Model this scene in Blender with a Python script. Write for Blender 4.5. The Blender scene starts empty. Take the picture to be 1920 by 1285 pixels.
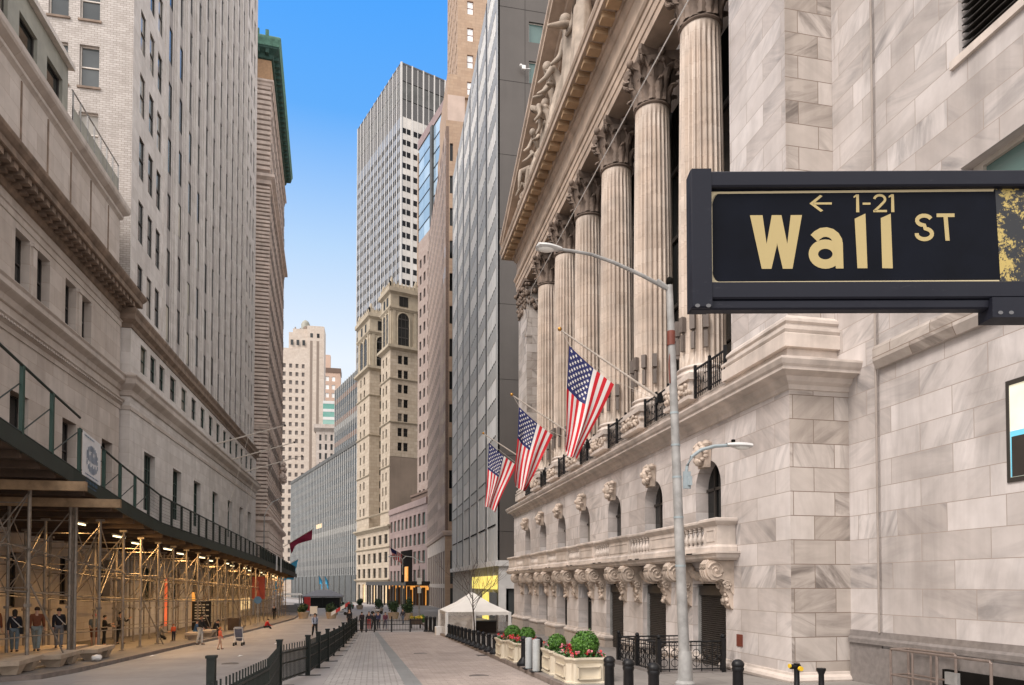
import bpy, math, random
from mathutils import Vector, Matrix
random.seed(7)
scene = bpy.context.scene
COL = scene.collection
PI = math.pi
rad = math.radians
CAM = Vector((0, 0, 2.4))


def gz(y):
    """height of the street, which falls away from the camera"""
    if y < 0:
        return 0.0
    if y < 60:
        return -0.027 * y
    return -1.62 - 0.0125 * (min(y, 260) - 60)


def srgb(r, g, b, k=1.0):
    def f(c):
        c /= 255.0
        return (c / 12.92 if c <= 0.04045 else ((c + 0.055) / 1.055) ** 2.4) * k
    return (f(r), f(g), f(b))


# ------------------------------------------------------------------ materials
class NT:
    def __init__(self, name):
        self.m = bpy.data.materials.new(name)
        self.m.use_nodes = True
        self.t = self.m.node_tree
        self.b = self.t.nodes['Principled BSDF']

    def n(self, typ, **kw):
        nd = self.t.nodes.new(typ)
        for k, v in kw.items():
            if k[0] == 'i' and k[1:].isdigit():
                nd.inputs[int(k[1:])].default_value = v
            else:
                setattr(nd, k, v)
        return nd

    def l(self, a, b):
        self.t.links.new(a, b)

    def math(self, op, a, b=None):
        nd = self.n('ShaderNodeMath', operation=op)
        for i, x in enumerate((a, b)):
            if x is None:
                continue
            if isinstance(x, (int, float)):
                nd.inputs[i].default_value = x
            else:
                self.l(x, nd.inputs[i])
        return nd.outputs[0]

    def mix(self, fac, a, b, blend='MIX'):
        nd = self.n('ShaderNodeMix', data_type='RGBA', blend_type=blend)
        for s, x in ((nd.inputs[0], fac), (nd.inputs[6], a), (nd.inputs[7], b)):
            if isinstance(x, (int, float)):
                s.default_value = x
            elif isinstance(x, tuple):
                s.default_value = (x[0], x[1], x[2], 1)
            else:
                self.l(x, s)
        return nd.outputs[2]

    def ramp(self, fac, lo, hi, a=(0, 0, 0), b=(1, 1, 1)):
        nd = self.n('ShaderNodeValToRGB')
        e = nd.color_ramp.elements
        e[0].position, e[1].position = lo, hi
        e[0].color, e[1].color = (*a, 1), (*b, 1)
        self.l(fac, nd.inputs[0])
        return nd.outputs[0]

    def pos(self):
        return self.n('ShaderNodeNewGeometry').outputs['Position']

    def scaled(self, vec, s):
        nd = self.n('ShaderNodeVectorMath', operation='MULTIPLY')
        self.l(vec, nd.inputs[0])
        nd.inputs[1].default_value = s
        return nd.outputs[0]

    def noise(self, vec, scale, detail=3, rough=0.55, dist=0.0):
        nd = self.n('ShaderNodeTexNoise')
        nd.inputs['Scale'].default_value = scale
        nd.inputs['Detail'].default_value = detail
        nd.inputs['Roughness'].default_value = rough
        nd.inputs['Distortion'].default_value = dist
        self.l(vec, nd.inputs['Vector'])
        return nd.outputs[0]

    def bump(self, h, strength=0.3, dist=0.02):
        nd = self.n('ShaderNodeBump')
        nd.inputs['Strength'].default_value = strength
        nd.inputs['Distance'].default_value = dist
        self.l(h, nd.inputs['Height'])
        self.l(nd.outputs[0], self.b.inputs['Normal'])

    def wallcoords(self):
        g = self.n('ShaderNodeNewGeometry')
        sp = self.n('ShaderNodeSeparateXYZ'); self.l(g.outputs['Position'], sp.inputs[0])
        sn = self.n('ShaderNodeSeparateXYZ'); self.l(g.outputs['True Normal'], sn.inputs[0])
        ax = self.math('ABSOLUTE', sn.outputs[0]); ay = self.math('ABSOLUTE', sn.outputs[1])
        s = self.math('GREATER_THAN', ax, ay)
        u = self.math('ADD', self.math('MULTIPLY', sp.outputs[1], s),
                      self.math('MULTIPLY', sp.outputs[0], self.math('SUBTRACT', 1.0, s)))
        c = self.n('ShaderNodeCombineXYZ')
        self.l(u, c.inputs[0]); self.l(sp.outputs[2], c.inputs[1])
        return c.outputs[0], g.outputs['Position']


def streaks(t, pos, col, amount, dark):
    s = t.noise(t.scaled(pos, (1.6, 1.6, 0.10)), 1.0, 4, 0.6)
    l = t.noise(pos, 0.22, 3)
    f = t.math('MULTIPLY', t.ramp(s, 0.42, 0.75), t.ramp(l, 0.3, 0.7))
    f = t.math('MULTIPLY', f, amount)
    return t.mix(f, col, dark)


def plain(name, c, rough=0.6, var=0.12, scale=3.0, metal=0.0, streak=0.0, bump=0.0, spec=0.5):
    t = NT(name)
    p = t.pos()
    f = t.noise(p, scale, 4)
    d = tuple(x * (1 - var) for x in c); u = tuple(min(1, x * (1 + var)) for x in c)
    col = t.mix(t.ramp(f, 0.3, 0.7), d, u)
    if streak:
        col = streaks(t, p, col, streak, tuple(x * 0.45 for x in c))
    t.l(col, t.b.inputs['Base Color'])
    t.b.inputs['Roughness'].default_value = rough
    t.b.inputs['Metallic'].default_value = metal
    t.b.inputs['Specular IOR Level'].default_value = spec
    if bump:
        t.bump(t.noise(p, scale * 6, 4), bump, 0.01)
    return t.m


def blocks(name, c1, c2, mortar, bw, bh, mort=0.012, vein=0.0, veincol=(0.3, 0.3, 0.3), rough=0.6,
           streak=0.3, off=0.5, shift=(0, 0, 0), bump=0.4, freq=2, squash=1.0, grime=0.0):
    t = NT(name)
    wc, p = t.wallcoords()
    ad = t.n('ShaderNodeVectorMath', operation='ADD'); t.l(wc, ad.inputs[0]); ad.inputs[1].default_value = shift
    br = t.n('ShaderNodeTexBrick', offset=off, offset_frequency=freq, squash=squash, squash_frequency=3)
    t.l(ad.outputs[0], br.inputs['Vector'])
    for k, v in (('Color1', (0, 0, 0, 1)), ('Color2', (1, 1, 1, 1)), ('Mortar', (0.5, 0.5, 0.5, 1)), ('Scale', 1.0),
                 ('Mortar Size', mort), ('Mortar Smooth', 0.15), ('Brick Width', bw), ('Row Height', bh)):
        br.inputs[k].default_value = v
    rnd = t.n('ShaderNodeSeparateColor'); t.l(br.outputs['Color'], rnd.inputs[0])
    r = rnd.outputs[0]
    col = t.mix(r, c1, c2)
    if vein:
        vr = t.n('ShaderNodeVectorRotate', rotation_type='Z_AXIS'); t.l(wc, vr.inputs['Vector'])
        t.l(t.math('MULTIPLY', t.math('SUBTRACT', r, 0.35), 2.6), vr.inputs['Angle'])
        sc = t.scaled(vr.outputs[0], (0.45, 2.4, 1.0))
        cb = t.n('ShaderNodeCombineXYZ')
        for i in range(3):
            t.l(t.math('MULTIPLY', r, 37.0 + 11 * i), cb.inputs[i])
        a2 = t.n('ShaderNodeVectorMath', operation='ADD'); t.l(sc, a2.inputs[0]); t.l(cb.outputs[0], a2.inputs[1])
        v1 = t.noise(a2.outputs[0], 1.3, 5, 0.62, 0.7)
        v2 = t.noise(wc, 0.5, 2)
        vf = t.math('MULTIPLY', t.ramp(v1, 0.42, 0.78), t.ramp(v2, 0.2, 0.55))
        vf = t.math('MULTIPLY', vf, t.math('MULTIPLY', t.ramp(t.math('FRACT', t.math('MULTIPLY', r, 7.3)), 0.15, 1.0, (.12, .12, .12), (1, 1, 1)), vein))
        col = t.mix(vf, col, veincol)
    f = t.noise(p, 1.1, 5)
    col = t.mix(t.ramp(f, 0.35, 0.75), col, t.mix(0.26, col, (0.16, 0.125, 0.10)))
    if streak:
        col = streaks(t, p, col, streak, tuple(x * 0.42 for x in c1))
    if grime:
        g = t.noise(p, 0.6, 4)
        col = t.mix(t.math('MULTIPLY', t.ramp(g, 0.5, 0.75), grime), col, (0.10, 0.085, 0.07))
    col = t.mix(br.outputs['Fac'], col, mortar)
    t.l(col, t.b.inputs['Base Color'])
    t.b.inputs['Roughness'].default_value = rough
    h = t.math('SUBTRACT', t.math('MULTIPLY', t.noise(p, 9.0, 4), 0.25), br.outputs['Fac'])
    t.bump(h, bump, 0.015)
    return t.m


def glass(name, c=(0.02, 0.024, 0.028), c2=(0.10, 0.11, 0.11), rough=0.08, blind=(0.42, 0.40, 0.34), nblind=0.2, spec=0.6):
    t = NT(name)
    o = t.n('ShaderNodeObjectInfo').outputs['Random']
    p = t.pos()
    nz = t.noise(p, 0.35, 3)
    col = t.mix(t.ramp(t.math('ADD', t.math('MULTIPLY', o, 0.5), t.math('MULTIPLY', nz, 0.5)), 0.3, 0.8), c, c2)
    if nblind:
        col = t.mix(t.math('GREATER_THAN', o, 1 - nblind), col, blind)
    t.l(col, t.b.inputs['Base Color'])
    t.b.inputs['Roughness'].default_value = rough
    t.b.inputs['Specular IOR Level'].default_value = spec
    t.bump(t.noise(p, 0.8, 2), 0.05, 0.05)
    return t.m


def emit(name, c, s, base=(0.8, 0.8, 0.8)):
    t = NT(name)
    t.b.inputs['Base Color'].default_value = (*base, 1)
    nz = t.noise(t.pos(), 1.2, 3)
    e = t.mix(t.ramp(nz, 0.3, 0.7), tuple(x * 0.55 for x in c), c)
    t.l(e, t.b.inputs['Emission Color'])
    t.b.inputs['Emission Strength'].default_value = s
    return t.m


def leafmat(name, a, b):
    t = NT(name)
    o = t.noise(t.pos(), 14.0, 2)
    t.l(t.mix(t.ramp(o, 0.3, 0.7), a, b), t.b.inputs['Base Color'])
    t.b.inputs['Roughness'].default_value = 0.6
    return t.m



def scuffed(name, c):
    t = NT(name); p = t.pos()
    f1 = t.noise(t.scaled(p, (14, 14, 60)), 1.0, 5, .75); f2 = t.noise(p, 5.0, 4)
    col = t.mix(t.math('MULTIPLY', t.ramp(f1, .60, .80), t.ramp(f2, .40, .70)), c, (0.060, 0.060, 0.068))
    t.l(col, t.b.inputs['Base Color'])
    t.l(t.ramp(f2, .3, .7, (.36, .36, .36), (.62, .62, .62)), t.b.inputs['Roughness'])
    t.b.inputs['Specular IOR Level'].default_value = .2
    t.bump(t.noise(p, 120.0, 3), .05, .002)
    return t.m


M = {}
M['marble'] = blocks('white_marble_blocks', (0.535, 0.48, 0.45), (0.72, 0.67, 0.645), (0.35, 0.29, 0.25), 1.95, 0.68, 0.010,
                     1.15, (0.22, 0.21, 0.21), 0.45, 0.55, shift=(0.4, 0.45, 0), grime=0.22)
M['marble_wing'] = blocks('grey_veined_marble_blocks', (0.47, 0.425, 0.40), (0.65, 0.605, 0.585), (0.33, 0.275, 0.24), 1.95, 0.68, 0.010,
                          1.15, (0.22, 0.21, 0.21), 0.45, 0.7, grime=0.28, shift=(0.9, 0.45, 0), squash=0.8)
M['marble_pier'] = blocks('streaked_marble_blocks', (0.42, 0.365, 0.32), (0.60, 0.545, 0.505), (0.19, 0.14, 0.11), 1.3, 0.68, 0.011,
                          1.7, (0.16, 0.135, 0.12), 0.45, 0.6, shift=(0.2, 0.45, 0))
M['marble_trim'] = plain('weathered_marble_trim', (0.57, 0.50, 0.445), 0.55, 0.22, 1.2, streak=0.95, bump=0.12)
M['marble_carved'] = plain('carved_marble', (0.48, 0.395, 0.325), 0.65, 0.30, 2.2, streak=0.7, bump=0.3)
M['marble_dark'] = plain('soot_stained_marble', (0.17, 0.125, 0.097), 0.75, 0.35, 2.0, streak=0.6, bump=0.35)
M['entab'] = plain('stained_marble_entablature', (0.42, 0.325, 0.255), 0.6, 0.25, 0.9, streak=0.55, bump=0.12)
M['modil'] = plain('ochre_stained_modillion', (0.40, 0.27, 0.16), 0.65, 0.3, 0.8, streak=0.5, bump=0.15)
M['statue'] = plain('pale_carved_stone', (0.37, 0.305, 0.245), 0.7, 0.3, 1.5, streak=0.8, bump=0.2)
M['column'] = blocks('fluted_column_marble', (0.56, 0.455, 0.37), (0.66, 0.565, 0.48), (0.33, 0.25, 0.19), 1.35, 0.62, 0.006,
                     0.7, (0.27, 0.20, 0.15), 0.5, 0.9, bump=0.15, grime=0.35)
M['granite'] = plain('grey_granite', (0.19, 0.17, 0.16), 0.35, 0.18, 7.0, streak=0.35)
M['granite_warm'] = plain('warm_granite_plinth', (0.40, 0.345, 0.30), 0.5, 0.12, 6.0, streak=0.4)
M['limestone'] = blocks('buff_limestone', (0.44, 0.38, 0.335), (0.54, 0.48, 0.435), (0.33, 0.26, 0.21), 1.9, 1.0, 0.010, 0.12, (0.33, 0.26, 0.2), 0.75, 0.45)
M['limestone_tall'] = blocks('grey_limestone', (0.53, 0.49, 0.46), (0.63, 0.59, 0.56), (0.34, 0.285, 0.24), 1.6, 0.9, 0.007, 0.0, (0, 0, 0), 0.75, 0.45)
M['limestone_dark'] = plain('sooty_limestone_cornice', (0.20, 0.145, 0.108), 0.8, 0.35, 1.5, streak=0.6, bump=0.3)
M['brick_white'] = blocks('white_glazed_brick', (0.36, 0.325, 0.295), (0.47, 0.43, 0.40), (0.22, 0.19, 0.165), 0.42, 0.16, 0.016, 0.0, (0, 0, 0), 0.6, 0.5, bump=0.6)
M['rust'] = plain('tan_rusticated_stone', (0.62, 0.515, 0.45), 0.8, 0.2, 0.8, streak=0.35)
M['rust_groove'] = plain('dark_rustication_joint', (0.24, 0.19, 0.16), 0.9)
M['terracotta'] = plain('orange_terracotta', (0.42, 0.26, 0.15), 0.8, 0.15)
M['copper'] = plain('green_copper_patina', (0.10, 0.225, 0.165), 0.7, 0.3, 2.5, streak=0.5)
M['copper_dark'] = plain('dark_copper_soffit', (0.03, 0.075, 0.06), 0.8, 0.3)
M['cream'] = blocks('cream_limestone_tower', (0.56, 0.475, 0.40), (0.62, 0.54, 0.465), (0.45, 0.38, 0.32), 2.0, 1.2, 0.01, 0.0, (0, 0, 0), 0.8, 0.15)
M['cream_dark'] = plain('brown_spandrel', (0.24, 0.19, 0.155), 0.8)
M['beige'] = plain('beige_brick', (0.52, 0.37, 0.29), 0.8, 0.1, 0.2)
M['tan'] = blocks('yellow_tan_stone', (0.41, 0.34, 0.255), (0.50, 0.425, 0.33), (0.28, 0.22, 0.165), 1.8, 1.0, 0.03, 0.0, (0, 0, 0), 0.8, 0.3)
M['tan_trim'] = plain('tan_stone_trim', (0.37, 0.315, 0.235), 0.8, 0.15, 0.6, streak=0.3)
M['tan_blank'] = plain('grey_brown_party_wall', (0.235, 0.185, 0.145), 0.85, 0.15, 0.15, streak=0.3)
M['redgranite'] = blocks('pink_granite_panels', (0.245, 0.165, 0.148), (0.30, 0.21, 0.188), (0.16, 0.105, 0.093), 2.4, 1.5, 0.03, 0.0, (0, 0, 0), 0.5, 0.2)
M['pinkbrick'] = blocks('pink_brick', (0.31, 0.24, 0.21), (0.36, 0.29, 0.255), (0.27, 0.2, 0.17), 1.2, 0.5, 0.02, 0.0, (0, 0, 0), 0.8, 0.3)
M['brownrib'] = plain('brown_limestone_rib', (0.47, 0.365, 0.305), 0.8, 0.1, 0.4, streak=0.25)
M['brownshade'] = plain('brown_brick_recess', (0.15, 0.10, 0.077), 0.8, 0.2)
M['browntower'] = blocks('tan_brown_brick', (0.36, 0.245, 0.165), (0.41, 0.29, 0.20), (0.28, 0.19, 0.13), 1.5, 0.6, 0.02, 0.0, (0, 0, 0), 0.8, 0.3)
M['darkpanel'] = plain('charcoal_metal_cladding', (0.085, 0.074, 0.066), 0.55, 0.10, 0.25, streak=0.25)
M['alum'] = plain('pale_aluminium', (0.60, 0.595, 0.58), 0.5, 0.1, 1.0, spec=0.2)
M['alum_grey'] = plain('grey_aluminium', (0.47, 0.47, 0.455), 0.5, 0.1, 1.0, spec=0.2)
M['dark'] = plain('dark_void', (0.010, 0.009, 0.008), 0.9, spec=0.02)
M['whiteglass'] = glass('pale_painted_reflection', (0.80, 0.81, 0.80), (0.98, 0.98, 0.97), 0.4, nblind=0, spec=0.0)  # sky reflection painted into the pale base colour
M['greyglass'] = glass('grey_painted_reflection', (0.50, 0.51, 0.50), (0.68, 0.68, 0.67), 0.4, nblind=0, spec=0.03)  # reflection painted as a flat grey base colour
M['slabglass'] = glass('dark_curtain_glass', (0.028, 0.03, 0.031), (0.075, 0.08, 0.08), 0.25, nblind=0.1, blind=(0.20, 0.19, 0.17), spec=0.15)
M['slabspandrel'] = plain('grey_spandrel_glass', (0.10, 0.10, 0.096), 0.5, 0.25, 0.3, spec=0.1)
M['blueglass'] = glass('sky_blue_glazing', (0.22, 0.32, 0.42), (0.42, 0.53, 0.62), 0.1, nblind=0)
M['towerglass'] = glass('dark_tower_glazing', (0.018, 0.019, 0.021), (0.05, 0.053, 0.057), 0.4, nblind=0.08, blind=(0.22, 0.22, 0.21), spec=0.02)
M['towerspandrel'] = plain('tower_lit_spandrel', (0.46, 0.43, 0.395), 0.4, 0.22, 0.12)  # lighter copy for the right face, its side light painted in
M['towerspandrel_shaded'] = plain('tower_shaded_spandrel', (0.15, 0.165, 0.19), 0.3, 0.25, 0.12)  # darker bluish copy for the left face, its shade painted in
M['towerfin'] = plain('white_marble_fin', (0.50, 0.48, 0.455), 0.5, 0.06)
M['towertop'] = plain('dark_louvre_band', (0.07, 0.067, 0.066), 0.6, 0.2)
M['glass'] = glass('window_glass')
M['glass_near'] = glass('sash_window_glass', (0.04, 0.047, 0.05), (0.12, 0.13, 0.13), 0.05, nblind=0.3, blind=(0.30, 0.28, 0.25))
M['glass_dark'] = glass('dark_window_glass', (0.007, 0.008, 0.008), (0.035, 0.035, 0.034), 0.10, nblind=0.12, blind=(0.16, 0.145, 0.12), spec=0.35)
M['glass_green'] = glass('greenish_glass', (0.05, 0.09, 0.085), (0.12, 0.19, 0.175), 0.1, nblind=0)
M['sash'] = plain('painted_window_frame', (0.42, 0.38, 0.33), 0.6)
M['sash_dark'] = plain('dark_bronze_frame', (0.035, 0.03, 0.026), 0.5)
M['sash_green'] = plain('dark_green_frame', (0.012, 0.042, 0.03), 0.5)
M['iron'] = plain('black_iron', (0.008, 0.008, 0.009), 0.45, 0.3, 8.0, spec=0.3)
M['iron_fence'] = plain('green_black_painted_steel', (0.010, 0.013, 0.011), 0.5, 0.25, 5.0, spec=0.25)
M['shedgreen'] = plain('dark_green_plywood', (0.008, 0.016, 0.012), 0.6, 0.3, 2.0)
M['shedmesh'] = plain('black_green_mesh', (0.018, 0.024, 0.02), 0.8, 0.3, 2.0)
M['timber'] = plain('rough_timber', (0.30, 0.20, 0.115), 0.8, 0.3, 3.0, bump=0.2)
M['timber_dark'] = plain('dark_timber_deck', (0.07, 0.045, 0.03), 0.85, 0.35, 1.5)
M['pipe'] = plain('galvanised_scaffold_tube', (0.235, 0.20, 0.165), 0.5, 0.3, 4.0, metal=0.35)
M['steel'] = plain('grey_painted_steel', (0.30, 0.295, 0.285), 0.5, 0.28, 3.0, streak=0.8)
M['steel_light'] = plain('pale_grey_lamp_shell', (0.55, 0.55, 0.54), 0.4, 0.1)
M['steel_blue'] = plain('blue_grey_bracket', (0.28, 0.33, 0.35), 0.5, 0.15)
M['lens'] = plain('frosted_lamp_lens', (0.75, 0.74, 0.70), 0.3, 0.05)
M['stainless'] = plain('brushed_handrail_steel', (0.30, 0.24, 0.21), 0.35, 0.15, 6.0, metal=0.6)
M['shutter'] = plain('brown_roller_shutter', (0.045, 0.037, 0.031), 0.5, 0.2, 1.0, streak=0.3)
M['tape'] = plain('red_brown_wrap', (0.15, 0.035, 0.02), 0.6)
M['concrete'] = plain('tan_concrete_bench', (0.47, 0.375, 0.285), 0.8, 0.14, 3.0, streak=0.35, bump=0.15)
M['planter'] = plain('cream_painted_planter', (0.60, 0.53, 0.41), 0.55, 0.06, 2.0, streak=0.25)
M['greypost'] = plain('grey_security_post', (0.40, 0.42, 0.42), 0.4, 0.1)
M['yellow'] = plain('yellow_paint', (0.75, 0.48, 0.03), 0.5)
M['signblack'] = scuffed('blue_black_sign_frame', (0.010, 0.011, 0.018))
M['signpanel'] = plain('black_sign_panel', (0.003, 0.004, 0.008), 0.45, 0.3, 5.0, spec=0.08)
M['gold'] = plain('gold_sign_letter', (0.36, 0.28, 0.118), 0.45, 0.05, 2.0)
M['goldborder'] = plain('pale_gold_border', (0.46, 0.385, 0.235), 0.5, 0.05)
M['canvas'] = plain('white_tent_canvas', (0.78, 0.75, 0.70), 0.7, 0.05, 1.0)
M['greycanvas'] = plain('grey_awning_canvas', (0.20, 0.20, 0.215), 0.8, 0.1)
M['darkawning'] = plain('dark_brown_awning', (0.06, 0.045, 0.038), 0.8)
M['tube'] = emit('fluorescent_tube', (1.0, 0.80, 0.45), 4.5)
M['glow_orange'] = emit('orange_lit_interior', (1.0, 0.40, 0.07), 1.1, (0.3, 0.15, 0.05))
M['glow_yellow'] = emit('yellow_lit_interior', (1.0, 0.80, 0.16), 1.25, (0.4, 0.3, 0.1))
M['glow_warm'] = emit('warm_lit_interior', (1.0, 0.70, 0.34), 0.9, (0.4, 0.3, 0.2))
M['glow_red'] = emit('red_lit_strip', (1.0, 0.16, 0.05), 0.9, (0.4, 0.1, 0.05))
M['screen'] = emit('pale_lit_screen', (0.95, 0.86, 0.60), 0.9, (0.5, 0.5, 0.45))
M['screen_blue'] = emit('cyan_lit_screen', (0.15, 0.62, 0.80), 0.9, (0.1, 0.3, 0.4))
M['flag_red'] = plain('flag_red_cloth', (0.50, 0.006, 0.016), 0.75, 0.08, 2.0)
M['flag_white'] = plain('flag_white_cloth', (0.66, 0.63, 0.61), 0.75, 0.04, 2.0)
M['flag_blue'] = plain('flag_blue_cloth', (0.010, 0.014, 0.095), 0.75, 0.1, 2.0)
M['flag_crimson'] = plain('crimson_cloth', (0.22, 0.012, 0.045), 0.75, 0.15)
M['flag_sky'] = plain('sky_blue_cloth', (0.05, 0.34, 0.58), 0.75, 0.15)
M['pole_white'] = plain('white_flagpole', (0.55, 0.49, 0.43), 0.45)
M['brass'] = plain('brass_finial', (0.55, 0.28, 0.06), 0.35, 0.1, metal=0.7)
M['bark'] = plain('dark_bark', (0.075, 0.055, 0.045), 0.9, 0.25, 6.0)
M['soil'] = plain('dark_soil', (0.03, 0.022, 0.016), 0.95)
M['white'] = plain('white_paint', (0.74, 0.73, 0.71), 0.5, 0.04)
M['red'] = plain('red_paint', (0.50, 0.03, 0.03), 0.5)
M['banner'] = plain('white_vinyl_banner', (0.62, 0.63, 0.65), 0.5, 0.04)
M['bannerblue'] = plain('dark_blue_print', (0.03, 0.10, 0.20), 0.5)
M['vinyl'] = plain('clear_vinyl_wall', (0.45, 0.40, 0.36), 0.12, 0.1)
M['rubber'] = plain('black_rubber', (0.015, 0.015, 0.015), 0.7)


M['leaf'] = leafmat('boxwood_leaf', (0.022, 0.075, 0.010), (0.10, 0.24, 0.022))
M['leaf_dark'] = leafmat('dark_shrub_leaf', (0.012, 0.03, 0.012), (0.03, 0.075, 0.022))
M['petal_red'] = leafmat('red_petal', (0.45, 0.01, 0.02), (0.70, 0.04, 0.06))
M['petal_pink'] = leafmat('pink_petal', (0.60, 0.14, 0.20), (0.75, 0.25, 0.30))
M['petal_yellow'] = leafmat('yellow_petal', (0.70, 0.45, 0.02), (0.85, 0.65, 0.08))


def groundmat(name, c1, c2, bw, bh, mortar, mort=0.02, stain=0.4, rot=0.0):
    t = NT(name)
    p = t.pos()
    vr = t.n('ShaderNodeVectorRotate', rotation_type='Z_AXIS'); t.l(p, vr.inputs['Vector']); vr.inputs['Angle'].default_value = rot
    br = t.n('ShaderNodeTexBrick'); t.l(vr.outputs[0], br.inputs['Vector'])
    for k, v in (('Color1', (*c1, 1)), ('Color2', (*c2, 1)), ('Mortar', (*mortar, 1)), ('Scale', 1.0),
                 ('Mortar Size', mort), ('Mortar Smooth', 0.2), ('Brick Width', bw), ('Row Height', bh)):
        br.inputs[k].default_value = v
    f1 = t.noise(p, 0.35, 5, 0.6); f2 = t.noise(p, 2.5, 5, 0.65); f3 = t.noise(t.scaled(p, (1.3, 0.22, 1)), 1.0, 4)
    col = t.mix(t.math('MULTIPLY', t.ramp(f1, 0.4, 0.75), stain), br.outputs['Color'], tuple(x * 0.55 for x in c1))
    col = t.mix(t.math('MULTIPLY', t.ramp(f2, 0.5, 0.8), stain * 0.6), col, tuple(x * 0.6 for x in c1))
    col = t.mix(t.math('MULTIPLY', t.ramp(f3, 0.55, 0.8), stain * 0.7), col, tuple(min(1, x * 1.35) for x in c2))
    vo = t.n('ShaderNodeTexVoronoi'); vo.inputs['Scale'].default_value = 1.4; t.l(p, vo.inputs['Vector'])
    sp = t.math('LESS_THAN', vo.outputs['Distance'], 0.035)
    col = t.mix(t.math('MULTIPLY', sp, 0.5), col, tuple(x * 0.35 for x in c1))
    t.l(col, t.b.inputs['Base Color'])
    t.b.inputs['Roughness'].default_value = 0.72
    t.bump(t.math('SUBTRACT', t.math('MULTIPLY', t.noise(p, 18, 4), 0.3), br.outputs['Fac']), 0.25, 0.012)
    return t.m


M['road'] = groundmat('grey_pink_road', (0.315, 0.29, 0.28), (0.345, 0.32, 0.31), 9.0, 6.0, (0.19, 0.165, 0.15), 0.010, 0.6)
M['brickpave'] = groundmat('pink_brick_paving', (0.345, 0.285, 0.25), (0.44, 0.37, 0.33), 0.40, 0.20, (0.25, 0.205, 0.18), 0.012, 0.6)
M['blockpave'] = groundmat('pale_granite_setts', (0.36, 0.335, 0.318), (0.45, 0.425, 0.405), 0.36, 0.20, (0.17, 0.155, 0.145), 0.022, 0.55)
M['band'] = groundmat('blue_grey_stone_band', (0.205, 0.21, 0.205), (0.24, 0.24, 0.235), 1.2, 0.9, (0.17, 0.17, 0.165), 0.008, 0.35)
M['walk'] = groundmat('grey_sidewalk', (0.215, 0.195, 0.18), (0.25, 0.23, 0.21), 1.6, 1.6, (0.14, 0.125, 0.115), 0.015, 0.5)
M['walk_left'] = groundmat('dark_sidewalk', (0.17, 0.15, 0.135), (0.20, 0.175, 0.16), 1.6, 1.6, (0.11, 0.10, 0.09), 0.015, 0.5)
M['kerb'] = plain('granite_kerb', (0.20, 0.165, 0.145), 0.7, 0.25, 3.0)
M['copper_pale'] = plain('pale_green_grey_metal', (0.27, 0.265, 0.225), 0.6, 0.15, 1.0, streak=0.4)
M['sash_pale'] = plain('pale_painted_sash', (0.55, 0.50, 0.45), 0.6)
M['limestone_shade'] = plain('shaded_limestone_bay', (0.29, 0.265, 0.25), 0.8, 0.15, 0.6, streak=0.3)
M['glass_teal'] = glass('teal_glass', (0.10, 0.30, 0.25), (0.25, 0.42, 0.37), 0.1, nblind=0)
M['leaf_mid'] = leafmat('flower_leaf', (0.02, 0.06, 0.012), (0.06, 0.15, 0.03))
M['flag_banner_red'] = plain('red_banner_cloth', (0.20, 0.028, 0.02), 0.7)  # dull red banner cloth in its own colour
M['bannerblue_light'] = plain('blue_sign_face', (0.05, 0.14, 0.28), 0.5)
M['channel'] = plain('dark_window_channel', (0.11, 0.11, 0.108), 0.7, 0.2)
M['farpane'] = plain('far_brown_window', (0.13, 0.11, 0.10), 0.6, 0.3, 0.3)
M['fixture'] = plain('grey_brown_floodlight', (0.14, 0.115, 0.10), 0.6)
M['iron_worn'] = plain('worn_iron_cover', (0.10, 0.088, 0.08), 0.6, 0.3, 6.0)
M['screw'] = plain('dull_screw', (0.10, 0.10, 0.105), 0.5)
M['marble_pipe'] = plain('painted_downpipe', (0.30, 0.26, 0.23), 0.6)
M['rust_void'] = plain('dark_matte_window', (0.055, 0.045, 0.04), 0.8)  # dark matte panes in one even colour
LAMP_W = 220
M['earth'] = plain('city_ground', (0.16, 0.145, 0.13), 0.9, 0.2, 0.1)

# ------------------------------------------------------------------ mesh building


class Frame:
    """u runs left to right as seen from outside, v is height, w points outward"""
    def __init__(self, x, y, ang):
        self.x, self.y, self.ang = x, y, ang
        self.c, self.s = math.cos(ang), math.sin(ang)

    def __call__(self, u, v, w=0.0):
        return (self.x + self.c * u + self.s * w, self.y + self.s * u - self.c * w, v)


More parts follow.
